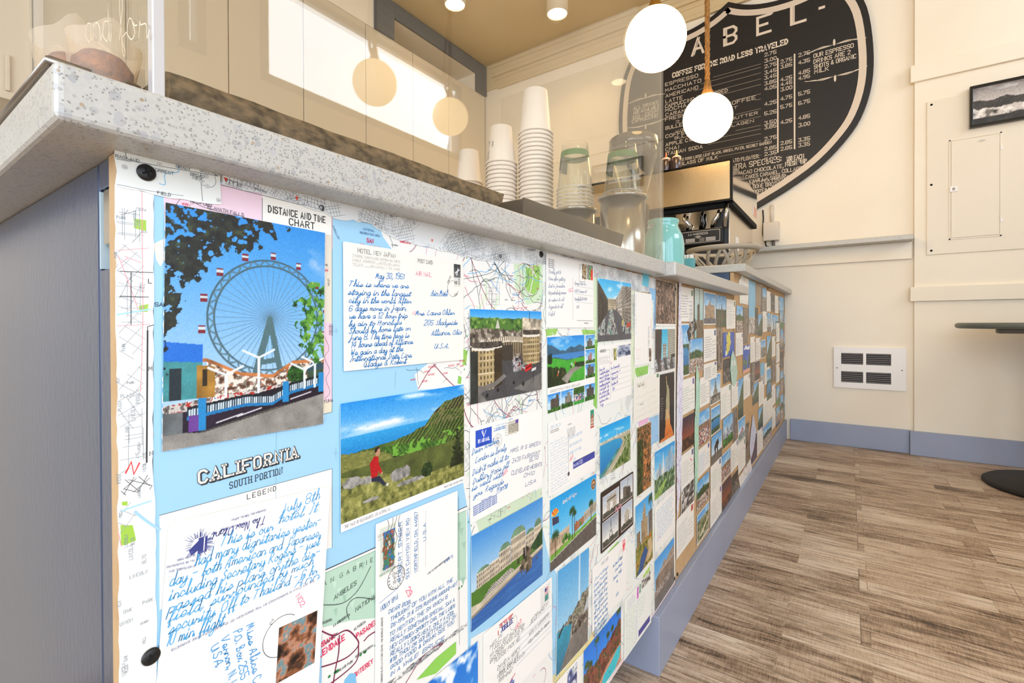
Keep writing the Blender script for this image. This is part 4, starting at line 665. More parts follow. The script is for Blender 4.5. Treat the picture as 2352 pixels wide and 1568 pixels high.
def a_tower(nx, ny):
    p = Pic(nx, ny, 47).sky('#2fa0e4', '#c4e2f0', 0.5); p.block(0.32, 0.7, 0.35, 0.72, '#b39a76', '#5f4c36', 8, 9); p.block(0.4, 0.6, 0.7, 0.84, '#bda684', '#6a5640', 5, 4); p.fill(p.inpoly([(0.43, 0.84), (0.5, 0.97), (0.57, 0.84)]), '#a89274'); p.block(0.05, 0.25, 0.35, 0.6, '#8f7c62', '#4a3c2c', 4, 6); p.block(0.75, 1.0, 0.4, 0.75, '#7a746c', '#3c3a38', 5, 10); n = p.fbm(16); p.leaves(p.V < 0.42+0.12*(n-0.5), ['#2a3416', '#55662a', '#8a8a3c', '#b9823a', '#3a4a20'], 16); p.fill(p.inpoly([(0.1, 0.0), (0.3, 0.22), (0.55, 0.3), (0.7, 0.2), (0.5, 0.08), (0.35, 0)]), '#27508a', amp=0.2); p.fill(p.inpoly([(0.55, 0.06), (0.75, 0.22), (0.68, 0.34), (0.9, 0.34), (1, 0.16), (0.8, 0.05)]), '#cdb48c', amp=0.1); p.fill(p.disc(0.84, 0.38, 0.03), '#d8552c'); p.palm(0.9, 0.6, 0.93, 0.1); return p.done(0.03)
def a_museum(nx, ny):
    p = Pic(nx, ny, 49).sky('#3f9ce4', '#8fc6ec', 0.5); m = p.inpoly([(0.05, 0.3), (0.05, 0.60), (0.35, 0.72), (0.48, 0.80), (0.58, 0.72), (0.72, 0.80), (1.0, 0.86), (1, 0.3)]); p.fill(m, '#a08e7e', amp=0.2, f=16).fill(m & ((p.U*16 % 1) < 0.4) & (p.V < 0.62) & (p.V > 0.36), '#57483f').fill(m & (np.abs(p.V-0.66) < 0.012), '#c4b3a2'); p.fill(p.V < p.curve([(0, 0.3), (1, 0.42)]), '#77706a', amp=0.15); p.crowd((p.V < 0.4) & (p.V > 0.26) & (p.U < 0.8), ['#4a403a', '#8a7f76', '#b0a49a', '#2f2a28'], 24); p.fill(p.V < 0.24, '#6f6a66', amp=0.12); return p.done(0.03)
def a_any(nx, ny, kind, seed):
    "pictures of the smaller cards farther along the bar"
    p = Pic(nx, ny, seed).sky('#4a9fe0', '#cfe4f0', 0.45, 0.4); r = p.r.random(8)
    if kind == 'building': p.block(0.08, 0.92, 0.16, 0.45+0.25*r[0], '#b59a7c', '#5a4838', 9, 6, 0.06*(r[1]-0.5)); p.fill(p.inpoly([(0.3, 0.5), (0.5, 0.78), (0.72, 0.5)]), '#a88c6c', amp=0.2); p.fill(p.V < 0.18, '#5f6068', amp=0.2)
    elif kind == 'spire': p.fill((np.abs(p.U-0.5) < 0.22) & (p.V < 0.42), '#9a9284', amp=0.4, f=18); p.fill(p.inpoly([(0.36, 0.4), (0.44, 0.68), (0.5, 0.93), (0.56, 0.68), (0.64, 0.4)]), '#6f6a5c', amp=0.4, f=18); p.leaves(p.V < 0.28, ['#2c2a24', '#6a6458', '#b8b0a0'], 16)
    elif kind == 'gothic': p.leaves(p.V < 0.55, ['#1d2a1c', '#33472c', '#4f5f3a'], 10); [p.fill(p.inpoly([(x-0.09, 0), (x-0.05, y-0.2), (x, y), (x+0.05, y-0.2), (x+0.09, 0)]), '#5f5648', amp=0.4, f=20) for x, y in ((0.3, 0.7), (0.55, 0.82), (0.12, 0.5))]; p.fill(p.disc(0.72, 0.36, 0.03), '#e0502a')
    elif kind == 'pillar': p.fill(p.V >= 0, '#8fc0c0', '#cfe0d8', p.V); p.fill((np.abs(p.U-0.55) < 0.05) & (p.V > 0.3), '#6a5a48'); p.fill(p.disc(0.45, 0.62, 0.06), '#4a4034').fill((np.abs(p.U-0.45) < 0.12) & (p.V < 0.6), '#5f5040', amp=0.3); p.fill((p.V < 0.35) & (p.U > 0.2), '#6f5f4a', amp=0.4)
    elif kind == 'town': p.leaves(p.V < p.rough([(0, 0.6), (0.5, 0.68), (1, 0.58)], 0.06, 14), ['#1f3a1c', '#35562a', '#57743c'], 10); p.leaves(p.V < 0.42, ['#3a332c', '#7a6f62', '#cfc8bc', '#9a5a42', '#e6e0d4'], 20)
    elif kind == 'lake': p.leaves(p.V < 0.62, ['#1c3524', '#2f5538', '#4a7a4a'], 8); p.fill(p.V < 0.45+0.1*np.sin(p.U*3), '#1f5f9a', '#3f8fc0', p.V*2); p.leaves((p.V < 0.2) , ['#24381c', '#4a6a2c'], 14)
    elif kind == 'crowd': p.fill(p.V < 0.62, '#8a6f52', amp=0.3); p.crowd(p.V < 0.48, ['#2a2622', '#cfc8bc', '#6a6058', '#a8483a', '#e6e2da', '#3a4f6a'], 18)
    elif kind == 'dark': p.fill(p.V >= 0, '#1d1b1a', '#4a4540', p.fbm(8)); p.leaves(p.V < 0.6, ['#141211', '#2f2a26', '#6a625a', '#a39a90'], 16)
    elif kind == 'bw': p.fill(p.V >= 0, '#777470'); p.leaves(p.V > -1, ['#1a1a1a', '#4a4947', '#8f8d8a', '#dcdad6'], 9)
    elif kind == 'bark': p.fill(p.V >= 0, '#6a5644'); t = (p.U*5+0.3*p.fbm(3, 8)) % 1; p.fill(t < 0.35, '#2f261e').fill(t > 0.8, '#cdbfae')
    elif kind == 'sunset': p.fill(p.V >= 0, '#c9602c', '#3a2a3c', p.V); p.leaves(p.V < 0.35, ['#1a120e', '#3c2618', '#7a4422'], 10)
    elif kind == 'islands': p.fill(p.V >= 0, '#2a56b4'); n = p.fbm(4); p.fill((n+0.25*np.cos((p.U-0.45)*6) > 0.72), '#d8cf52'); p.fill(p.disc(0.25, 0.14, 0.1), '#f0efe6')
    elif kind == 'sea': p.fill(p.V >= 0, '#2448b0', '#3f6fd0', p.fbm(5)); p.leaves((p.fbm(5) > 0.52) & (p.V < 0.6), ['#2a4f3a', '#6f8a5a'], 8); p.fill(p.inpoly([(0.1, 0.85), (0.4, 1), (0.7, 0.9), (0.95, 1), (1, 0.82)]), '#eef2f6'); p.fill(p.V < 0.13, '#e8a890')
    elif kind == 'hill': p.fill(p.V < p.curve([(0, 0.4), (0.6, 0.75), (1, 0.95)]), '#3a4a2c', '#5f6a3c', p.fbm(10)); p.leaves(p.V < 0.25, ['#1a2a14', '#2f4a20'], 12)
    elif kind == 'city': p.leaves(p.V < p.rough([(0, 0.52), (1, 0.6)], 0.25, 16), ['#8f9aa8', '#c4ccd4', '#5f6a7a', '#e4e8ea'], 16); p.leaves(p.V < 0.3+0.1*(p.fbm(8)-0.5), ['#1f4a1c', '#3f7a2c', '#6fa844'], 12)
    elif kind == 'monument': p.fill(p.inpoly([(0.3, 0.35), (0.25, 0.6), (0.4, 0.72), (0.62, 0.8), (0.7, 0.6), (0.6, 0.56), (0.62, 0.35), (0.52, 0.35), (0.5, 0.5), (0.4, 0.5), (0.4, 0.35)]), '#231f1c'); p.fill(p.V < 0.36, '#6a645c', amp=0.4)
    elif kind == 'purple': p.fill(p.V >= 0, '#3f3048', '#5f4a66', p.fbm(14)); p.fill(p.seg((0.2, 0.1), (0.9, 0.7), 0.03), '#2a2030')
    elif kind == 'flag': p.leaves(p.V < 0.35, ['#6a6a6c', '#cfd0d0', '#3f7a6a', '#9aa0a4'], 14); p.fill(p.inpoly([(0.1, 0.3), (0.55, 0.5), (0.9, 0.45), (0.6, 0.38)]), '#c8302c'); p.fill(p.inpoly([(0.5, 0.45), (0.56, 0.72), (0.62, 0.45)]), '#b8705a')
    elif kind == 'park': p.leaves(p.V < 0.75, ['#2a3a22', '#566a3a', '#8a8a6a', '#b8b4a0'], 12); p.fill(p.inpoly([(0.2, 0.2), (0.9, 0.5), (0.9, 0.42), (0.3, 0.1)]), '#d8cfae')
    elif kind == 'poolview': p.fill(p.V >= 0, '#6fb6dc', '#86c4e4', p.fbm(3)); p.leaves(p.V < 0.32, ['#8f8a84', '#cfc8c0', '#6a6460'], 10)
    elif kind == 'tan': p.fill(p.V >= 0, '#a08a70', '#8f7a60', p.fbm(20))
    else: p.leaves(p.V < 0.6, ['#3a3832', '#6f6a60', '#a39c90', '#4f5f3f'], 12)
    return p.done(0.025)
# ================================================================ road maps pasted on the boards
def inside(pt, poly):
    x, y = pt; c = False
    for (x0, y0), (x1, y1) in zip(poly, poly[1:]+poly[:1]):
        if (y0 < y) != (y1 < y) and x < (x1-x0)*(y-y0)/(y1-y0)+x0: c = not c
    return c
def torn(pts, amp, step=0.006, seed=1):
    r = random.Random(seed); out = []
    for (x0, y0), (x1, y1) in zip(pts, pts[1:]+pts[:1]):
        n = max(1, int(math.hypot(x1-x0, y1-y0)/step))
        out += [(x0+(x1-x0)*k/n+(r.uniform(-amp, amp) if k else 0), y0+(y1-y0)*k/n+(r.uniform(-amp, amp) if k else 0)) for k in range(n)]
    return out
class MapSheet:
    def __init__(s, outline, paper, label, x=0.0001, tear=0.0004, seed=1, world=False):
        q = [tuple(p) if world else yz(*p) for p in outline]; ys, zs = [p[0] for p in q], [p[1] for p in q]
        s.x, s.yc, s.zc, s.label = x, (min(ys)+max(ys))/2, (min(zs)+max(zs))/2, label; s.bb = (min(ys)-s.yc, min(zs)-s.zc, max(ys)-s.yc, max(zs)-s.zc)
        s.loc = [(a-s.yc, b-s.zc) for a, b in q]; s.S = Sheet(0, 0, 0.00015, paper, outline=torn(s.loc, tear, seed=seed)); s.r = random.Random(seed)
    def L(s, x, y): a, b = yz(x, y); return a-s.yc, b-s.zc
    def area(s, pts, c): s.S.poly([s.L(*p) for p in pts], c); return s
    def clip(s, path, box=None):
        out, cur = [], []
        for p in path:
            ok = inside(p, s.loc) and (box is None or (box[0] <= p[0] <= box[2] and box[1] <= p[1] <= box[3]))
            if ok: cur.append(p)
            elif len(cur) > 1: out.append(cur); cur = []
            else: cur = []
        return out+([cur] if len(cur) > 1 else [])
    def box(s, b): return s.bb if b is None else (*s.L(b[0], b[3]), *s.L(b[2], b[1]))
    def wander(s, n, wd, c, b=None, length=0.12, step=0.004, turn=0.5):
        x0, y0, x1, y1 = s.box(b); P = []
        for _ in range(n):
            x, y, a = s.r.uniform(x0, x1), s.r.uniform(y0, y1), s.r.uniform(0, 6.28); q = [(x, y)]
            for _ in range(int(s.r.uniform(0.4, 1)*length/step)): a += s.r.uniform(-turn, turn); x += step*math.cos(a); y += step*math.sin(a); q.append((x, y))
            P += s.clip(q, (x0, y0, x1, y1))
        s.S.lines(P, wd, c); return s
    def grid(s, n, wd, c, b=None, ang=0, pitch=0.004, size=0.03):
        "patches of street grid"
        x0, y0, x1, y1 = s.box(b); P = []
        for _ in range(n):
            x, y = s.r.uniform(x0, x1), s.r.uniform(y0, y1); a = ang+s.r.choice((0, 0, 0.5, -0.4, 0.9)); k = int(size/pitch*s.r.uniform(0.5, 1))
            for i in range(-k//2, k//2+1):
                for d in (0, 1):
                    o, t = i*pitch*s.r.choice((1, 1, 1.15)), size/2*s.r.uniform(0.6, 1); e = [(-t+2*t*j/8, o) if d == 0 else (o, -t+2*t*j/8) for j in range(9)]
                    P += s.clip([(x+math.cos(a)*u-math.sin(a)*v, y+math.sin(a)*u+math.cos(a)*v) for u, v in e], (x0, y0, x1, y1))
        s.S.lines(P, wd, c); return s
    def words(s, n, ws, h, c, b=None, wd=None, rots=(0,)):
        x0, y0, x1, y1 = s.box(b); Q = []
        for _ in range(n):
            x, y = s.r.uniform(x0, x1), s.r.uniform(y0, y1); t = s.r.choice(ws); r = s.r.choice(rots)
            if inside((x, y), s.loc) and inside((x+h*len(t)*0.8*math.cos(math.radians(r)), y+h*len(t)*0.8*math.sin(math.radians(r))), s.loc): s.S.text(t, x, y, h*s.r.choice((0.8, 1, 1.2)), c, rot=r, wide=0.7, into=Q)
        s.S.lines(Q, wd or h*0.15, c); return s
    def dots(s, n, rad, c, b=None):
        x0, y0, x1, y1 = s.box(b); s.S.up()
        for _ in range(n):
            x, y = s.r.uniform(x0, x1), s.r.uniform(y0, y1)
            if inside((x, y), s.loc): s.S.quads([[(x-rad, y-rad*0.4), (x, y-rad), (x+rad, y-rad*0.4), (x+rad, y+rad*0.4)], [(x-rad, y-rad*0.4), (x+rad, y+rad*0.4), (x, y+rad), (x-rad, y+rad*0.4)]], hx(c))
        return s
    def road(s, pts, wd, c): s.S.lines([smooth_line([s.L(*p) for p in pts], 5)], wd, c); return s
    def label_(s, t, x, y, h, c, wd=None, **k): a, b = s.L(x, y); s.S.text(t, a, b, h, c, wd, **k); return s
    def done(s): return tag(on_board(s.S.build('road_map'), s.yc, s.zc, s.x), s.label, 'map', 'road maps pasted behind the postcards')
TOWNS = ['ALAMEDA', 'MADERA', 'MERCED', 'TULARE', 'MODESTO', 'FRESNO', 'SALINAS', 'HANFORD', 'VISALIA', 'TRACY', 'DELANO', 'TAFT', 'LODI', 'MARIPOSA', 'SEASIDE']
AVES = ['AVE', 'ST', 'BLVD', 'PARK', 'PLAZA', 'OAK', 'ELM', 'MAIN', 'HILL', 'UNION', 'LINCOLN', 'VISTA', 'RIDGE']
# the big light blue sheet with the title
m = MapSheet([(350, 440), (420, 450), (508, 415), (760, 472), (1268, 570), (1268, 1700), (352, 1900)], '#a3d3ee', 'light blue California map with title and legend around the ferris wheel card', seed=2)
m.area([(375, 452), (508, 420), (764, 478), (764, 572), (378, 520)], '#f0d3dd').area([(602, 440), (761, 470), (761, 572), (602, 540)], '#f4f1e6').area([(741, 536), (762, 540), (762, 742), (741, 738)], '#e3dccb').area([(741, 738), (762, 742), (762, 925), (741, 920)], '#efcfdc').area([(741, 920), (762, 922), (761, 946), (738, 950)], '#e9dfc6')
m.area([(366, 1183), (762, 1076), (762, 1256), (700, 1280), (366, 1400)], '#f4f2ea').area([(352, 560), (376, 548), (376, 600), (368, 612), (358, 596)], '#ece4da').area([(1062, 560), (1268, 580), (1268, 1232), (1180, 1258), (1085, 1240), (1062, 1100)], '#f0efe8').area([(868, 515), (1062, 560), (1062, 600), (1000, 600), (905, 580), (880, 545)], '#f0efe8').area([(985, 832), (1062, 815), (1062, 890), (960, 895), (952, 860)], '#f0efe8')
m.area([(1180, 606), (1246, 604), (1246, 690), (1210, 700), (1182, 660)], '#cfe6c4').area([(1208, 604), (1240, 612), (1238, 660), (1222, 684), (1206, 660)], '#9ccf66').area([(1062, 800), (1074, 806), (1070, 838), (1062, 840)], '#9ccf66').area([(1090, 1188), (1250, 1118), (1250, 1150), (1100, 1222)], '#cfe0c2').area([(1052, 862), (1060, 866), (1058, 882), (1050, 880)], '#8fc95c')
ln = m.S.lines; ln([[m.L(366, 1183), m.L(762, 1076), m.L(762, 1256)], [m.L(602, 455), m.L(602, 540)], [m.L(741, 536), m.L(741, 946)], [m.L(762, 470), m.L(762, 946), m.L(738, 952)], [m.L(352, 440), m.L(350, 1170)], [m.L(508, 425), m.L(760, 488)]], 0.00035, '#55636b')
m.road([(634, 985), (633, 1110), (632, 1260)], 0.0003, '#8fb4c6').road([(908, 852), (906, 892)], 0.0003, '#7fa9bd').road([(385, 500), (420, 450), (440, 462), (480, 480), (560, 498)], 0.0003, '#6a5f66').road([(435, 470), (442, 500)], 0.0003, '#6a5f66')
for x, y in ((417, 455), (440, 466), (480, 481), (540, 494)): m.S.ring(*m.L(x, y), 0.0007, 0.0002, '#6a5f66', n=12)
m.label_('Medford', 437, 464, 0.0019, '#33333a', 0.00028, rot=-4).label_('Klamath Falls', 476, 478, 0.0019, '#33333a', 0.00028, rot=-3).label_('Lakeview', 543, 502, 0.0013, '#8a8088', 0.0002).label_('0:36', 418, 470, 0.0012, '#e0607a', 0.0003).label_('1:40', 455, 484, 0.0012, '#e0607a', 0.0003)
m.label_('DISTANCE AND TIME', 616, 487, 0.0045, '#2b2b2b', 0.0007, wide=0.9, gap=2.0, fit=0.0437).label_('CHART', 664, 516, 0.0045, '#2b2b2b', 0.0007, wide=0.9, gap=2.0)
m.label_('SAN', 355, 703, 0.0021, '#33424c', 0.0004, wide=1.2).label_('YUMA', 743, 925, 0.0023, '#2b2b2b', 0.0003).label_('ARIZONA', 760, 745, 0.0015, '#4a444a', 0.00022, rot=-90).label_('NEVADA', 755, 745, 0.0015, '#4a444a', 0.00022, rot=-90).label_('UTAH', 752, 640, 0.0015, '#4a444a', 0.00022, rot=-90).label_('ONS', 742, 610, 0.0014, '#3a3a3a', 0.00025).label_('TIME', 742, 622, 0.0014, '#e0607a', 0.0003)
m.road([(742, 768), (755, 800), (745, 820), (756, 850), (748, 870), (757, 900), (745, 915)], 0.00025, '#6a6068')
for dx, c, wd in ((0.0006, '#3b3d42', 0.0021), (0, '#3b3d42', 0.0022), (-0.0001, '#e9e6dd', 0.00135)):
    a, b = m.L(457, 1110); m.S.text('CALIFORNIA', a+dx, b-dx, 0.0074, c, wd, wide=1.05, gap=2.9, serif=True, rot=1.5, fit=0.0640)
m.label_('SOUTH PORTION', 527, 1122, 0.0042, '#2f343a', 0.00048, wide=0.9, gap=2.4, serif=True, rot=1.5, fit=0.0350).label_('LEGEND', 567, 1146, 0.0032, '#3a3f44', 0.0004, wide=0.9, gap=3, rot=1)
b = (1066, 560, 1264, 1235)
m.wander(40, 0.0020, '#e2e4da', b, 0.05).wander(16, 0.004, '#dcebd2', b, 0.04).wander(80, 0.00055, '#4a4e55', b, 0.10).wander(44, 0.0007, '#6fbce8', b, 0.06).wander(34, 0.00055, '#e06a8c', b, 0.07).grid(16, 0.00026, '#7a7e82', b, 0.0, 0.006, 0.03)
m.words(60, TOWNS, 0.0014, '#e0406c', b).words(110, TOWNS, 0.0011, '#3a3f46', b).words(10, ['MARIPOSA CO', 'COUNTY', 'KINGS', 'SANTA BARBARA', 'TUOLUMNE'], 0.0021, '#3a9ad0', b).dots(46, 0.0009, '#2f9a56', b)
m.road([(1062, 600), (1078, 570), (1080, 590), (1120, 690), (1170, 745), (1250, 830)], 0.0007, '#a02a50').road([(1062, 930), (1080, 975), (1120, 1000)], 0.0009, '#9a2a4c').road([(1120, 890), (1160, 950), (1250, 985)], 0.0007, '#9a2a4c').road([(1066, 640), (1130, 625), (1180, 590), (1250, 640)], 0.0005, '#4a4f58').road([(1066, 800), (1120, 780), (1180, 770), (1246, 700)], 0.0005, '#4a4f58')
b = (765, 505, 1060, 610)
m.wander(10, 0.0003, '#d0406c', (900, 545, 1060, 600), 0.04).wander(8, 0.0003, '#4a4f58', (880, 530, 1060, 600), 0.04).label_('SAN', 842, 556, 0.0034, '#e0305c', 0.0006, wide=0.7).label_('FRANCISCO', 827, 570, 0.0034, '#e0305c', 0.0006, wide=0.7).label_('OAKLAND', 918, 556, 0.0026, '#e0305c', 0.0005, wide=0.7).label_('NATIONAL', 833, 528, 0.0017, '#3f7fae', 0.00028).label_('RECREATION AREA', 826, 536, 0.0016, '#3f6f9a', 0.00026).label_('FARALLON', 762, 520, 0.0015, '#33424c', 0.0002, rot=-60).label_('COUNTY', 970, 566, 0.0022, '#3a9ad0', 0.00035).label_('ALAMEDA', 898, 563, 0.0012, '#33383f', 0.0002)
b = (930, 830, 1060, 893); m.wander(8, 0.0003, '#4a4f58', b, 0.04).words(10, ['MONTEREY', 'PACIFIC GROVE', 'CARMEL', 'SEASIDE'], 0.0014, '#e0305c', b).road([(960, 892), (985, 850), (1000, 836)], 0.0007, '#9a2a4c').road([(995, 836), (1030, 875), (1060, 900)], 0.0007, '#9a2a4c'); m.S.lines([[m.L(776, 760), m.L(766, 760)], [m.L(771, 752), m.L(771, 768)], [m.L(776, 1040), m.L(764, 1040)], [m.L(770, 1028), m.L(770, 1052)]], 0.0002, '#6f9fb8')
m.done()
# state road map in the top corner, street strip down the left edge
m = MapSheet([(263, 330), (507, 386), (507, 470), (420, 458), (355, 448), (263, 426)], '#eef1ea', 'small torn road map corner around the top black screw', x=0.0007, seed=5, tear=0.0008)
m.road([(289, 335), (292, 365), (345, 378), (420, 391), (460, 398), (500, 405)], 0.0003, '#4a5058').road([(266, 365), (300, 372)], 0.0003, '#4a5058').road([(460, 398), (461, 430), (464, 462)], 0.0003, '#4a5058').road([(462, 425), (485, 430), (494, 420), (492, 405)], 0.00025, '#4a5058').road([(365, 422), (378, 424), (378, 400), (408, 395), (410, 375), (438, 380)], 0.0004, '#6fbce6').road([(268, 424), (350, 440), (420, 450)], 0.00025, '#6a7078')
for x, y, t in ((365, 379, '18'), (472, 405, '93'), (462, 416, '18'), (474, 428, '19'), (494, 399, '241'), (500, 460, '108'), (406, 366, '231'), (285, 384, '56')): m.S.disc(*m.L(x, y), 0.0012, '#f4f4ee', 12); m.S.ring(*m.L(x, y), 0.0012, 0.00018, '#5a6068', n=14); a, c = m.L(x, y); m.S.text(t, a, c-0.0005, 0.0010, '#4a5058', 0.00016, align=0.5, wide=0.7)
for t, x, y in (('Forrest', 348, 392), ('Grady', 403, 385), ('Bellview', 458, 394), ('Broad', 436, 403), ('view', 440, 411), ('Field', 360, 446), ('Ragland', 264, 362)): m.label_(t, x, y, 0.0017, '#4a5058', 0.00025)
m.done()
m = MapSheet([(263, 424), (353, 446), (350, 1082), (356, 1150), (362, 1900), (277, 1900)], '#f3f3ec', 'white street map strip down the edge beside the ferris wheel card', x=0.0004, seed=6)
for q, c in (([(307, 502), (335, 506), (335, 531), (307, 524)], '#a9cf4f'), ([(318, 702), (340, 698), (338, 716), (320, 716)], '#a9cf4f'), ([(276, 1205), (304, 1205), (312, 1240), (288, 1250), (277, 1252)], '#a5d04c'), ([(278, 1152), (292, 1150), (292, 1160), (280, 1160)], '#a5d04c')): m.area(q, c)
b = (266, 480, 330, 1560); m.grid(11, 0.00028, '#a3a9ae', b, 0.0, 0.0060, 0.022).wander(6, 0.0003, '#8a9094', b, 0.05, turn=0.15).words(46, AVES, 0.0015, '#7a8894', b, rots=(90, 90, 0)).wander(5, 0.0004, '#f0a8b0', b, 0.08, turn=0.02)
m.road([(325, 400), (326, 560), (327, 740), (322, 900)], 0.0003, '#ee9aa0').road([(268, 575), (340, 570)], 0.0003, '#ee9aa0').road([(270, 722), (343, 710)], 0.0009, '#a9dcf2').road([(268, 748), (343, 745)], 0.0003, '#ee9aa0').road([(280, 1172), (320, 1158), (345, 1150)], 0.0009, '#a9dcf2').road([(310, 1175), (335, 1195), (365, 1215)], 0.0014, '#a9d4f0')
m.S.lines([[m.L(336, 1062), m.L(338, 750), m.L(352, 746)], [m.L(275, 623), m.L(350, 626)], [m.L(300, 625), m.L(300, 745)], [m.L(275, 680), m.L(340, 682)]], 0.0004, '#4a4e54'); m.S.lines([[m.L(336, 1060), m.L(338, 760)]], 0.0008, '#2f3338')
for t, x, y in (('L', 340, 650), ('M', 341, 850), ('N', 343, 1045)): m.label_(t, x, y, 0.0022, '#33373c', 0.0004)
m.label_('N', 288, 1085, 0.0060, '#e83a3a', 0.0008, rot=-25); m.grid(2, 0.0003, '#5f6468', (276, 1085, 352, 1140), 0.15, 0.005, 0.02); m.done()
# grey street map along the top edge
m = MapSheet([(508, 388), (1554, 652), (1552, 690), (1500, 672), (1452, 668), (1362, 634), (1250, 608), (1100, 598), (1000, 572), (905, 548), (850, 514), (762, 500), (740, 487), (600, 444), (508, 424)], '#e2e5e3', 'grey city street map strip under the long countertop edge', x=0.0007, seed=7, tear=0.0011)
m.wander(30, 0.0022, '#cfd3d2', None, 0.04).grid(80, 0.00028, '#737a80', None, 0.3, 0.0026, 0.030).grid(50, 0.00024, '#8f969c', None, -0.5, 0.0022, 0.022).wander(10, 0.0004, '#c4c8c8', None, 0.10, turn=0.1).words(40, AVES, 0.0012, '#454a50', None, rots=(0, 60, -60, 90)).words(10, ['H', 'P', 'AV'], 0.0020, '#2fb4c8', None, wd=0.0005)
for x, y in ((517, 412), (680, 455), (991, 552), (1290, 605), (1380, 604), (1388, 612), (1406, 630), (1440, 622), (1372, 628)): m.S.poly([(m.L(x, y)[0]+dx, m.L(x, y)[1]+dy) for dx, dy in ((-0.0013, 0.001), (0.0013, 0.001), (0, -0.002))], '#e8452c')
m.label_('BLVD', 895, 498, 0.0024, '#4a4f55', 0.0004, rot=10).label_('AIR GERMANY', 1210, 575, 0.0022, '#3a3f46', 0.0004, rot=5).label_('Plaza', 552, 422, 0.0022, '#4a5056', 0.00035, rot=175).label_('THRUSH', 600, 418, 0.0016, '#6a7076', 0.00025, rot=172).label_('ORIOLE AVE', 560, 408, 0.0016, '#6a7076', 0.00025, rot=172).label_('BALFAIR', 610, 440, 0.0014, '#5a6066', 0.00025, rot=172)
for x, y, t in ((737, 478, '238'), (1148, 588, '17')): m.S.disc(*m.L(x, y), 0.0024, '#3b3f44', 14); a, c = m.L(x, y); m.S.text(t, a, c-0.0008, 0.0017, '#e9ecec', 0.0003, align=0.5, wide=0.7, rot=70 if t == '238' else 0)
m.road([(1420, 618), (1445, 600), (1460, 610)], 0.0012, '#e0503c').area([(1475, 628), (1490, 632), (1488, 660), (1474, 655)], '#5fc4dc').area([(1490, 660), (1505, 664), (1505, 690), (1492, 688)], '#8fc4ea'); m.done()
# Los Angeles sheet low on the board
m = MapSheet([(738, 1312), (1072, 1162), (1076, 1900), (738, 1900)], '#f1f0ea', 'Los Angeles street map with green mountains below the valley landscape card', x=0.0004, seed=8, tear=0.0001)
m.area([(740, 1317), (1070, 1170), (1070, 1330), (1000, 1340), (862, 1418), (800, 1425), (740, 1440)], '#b9d8c2'); m.S.lines([[m.L(738, 1312), m.L(1072, 1162)]], 0.0007, '#20262a'); m.S.lines([[m.L(740, 1318), m.L(1068, 1172)]], 0.0002, '#20262a')
for k in range(60): x, y = m.r.uniform(742, 1060), m.r.uniform(1200, 1420); m.area([(x, y), (x+10, y-4), (x+6, y+16)], '#a6c9b2' if k % 2 else '#c6e2cc') if y > 1312-(x-738)*0.45+12 and y < 1410-(x-740)*0.2 else None
m.label_('AN GABRIEL', 742, 1345, 0.0034, '#3a4a44', 0.0004, wide=1.0, gap=7).label_('ANGELES', 766, 1377, 0.0033, '#4a5a50', 0.0005, rot=8, slant=0.2).label_('NATIONAL', 815, 1404, 0.0033, '#4a5a50', 0.0005, rot=6, slant=0.2).label_('PASADENA', 818, 1465, 0.0040, '#e0245c', 0.0008, rot=5, wide=0.75).label_('GLENDALE', 722, 1517, 0.0044, '#e0245c', 0.0009, rot=5, wide=0.75).label_('BURBANK', 718, 1498, 0.0036, '#e0245c', 0.0007, rot=4, wide=0.75).label_('MONTEREY', 806, 1560, 0.0036, '#e0245c', 0.0007, rot=4, wide=0.75).label_('LA CRESCENTA', 765, 1438, 0.0018, '#2f3338', 0.00035, rot=6, wide=0.7).label_('ALTADENA', 812, 1447, 0.0020, '#2f3338', 0.00035, rot=4, wide=0.7).label_('TUJUNGA', 738, 1433, 0.0018, '#2f3338', 0.0003, rot=-8, wide=0.7).label_('MONTROSE', 747, 1478, 0.0019, '#2f3338', 0.0003, rot=10, wide=0.7).label_('SOUTH PASADENA', 815, 1510, 0.0018, '#2f3338', 0.0003, wide=0.7).label_('HIGHLAND PARK', 768, 1547, 0.0019, '#2f3338', 0.0003, wide=0.7)
b = (740, 1425, 1072, 1700); m.wander(40, 0.0003, '#4a4f55', b, 0.05).grid(20, 0.0002, '#8a8f94', b, 0.1, 0.004, 0.03).words(50, TOWNS+AVES, 0.0012, '#4a4f55', b).wander(8, 0.0006, '#8a2048', b, 0.09, turn=0.2)
m.road([(738, 1448), (765, 1458), (795, 1446), (815, 1462), (822, 1480), (800, 1505), (770, 1520), (738, 1530)], 0.0010, '#7a1f48').road([(778, 1458), (776, 1500), (768, 1540), (760, 1600)], 0.0010, '#7a1f48').road([(822, 1478), (818, 1515), (785, 1548), (740, 1580)], 0.0010, '#7a1f48').road([(835, 1470), (870, 1445), (1000, 1400)], 0.0010, '#7a1f48').road([(740, 1388), (785, 1384), (820, 1355), (850, 1300)], 0.0005, '#33383c').road([(800, 1420), (795, 1395), (815, 1372), (858, 1375)], 0.0005, '#33383c'); m.area([(790, 1560), (802, 1545), (815, 1545), (820, 1600), (785, 1620)], '#7fc0e6')
m.area([(955, 1560), (1000, 1510), (1046, 1472), (1046, 1500), (1000, 1545)], '#8fcf58').road([(930, 1568), (975, 1500), (1015, 1476)], 0.0008, '#8a2048').road([(1052, 1140), (1054, 1480)], 0.0003, '#3a5a4a').dots(16, 0.0012, '#2f8a4c', (740, 1340, 1068, 1560)).words(6, ['LOS ANGELES', 'COUNTY', 'SAN BERNARDINO'], 0.0022, '#3a9ad0', (880, 1430, 1060, 1560)); m.done()
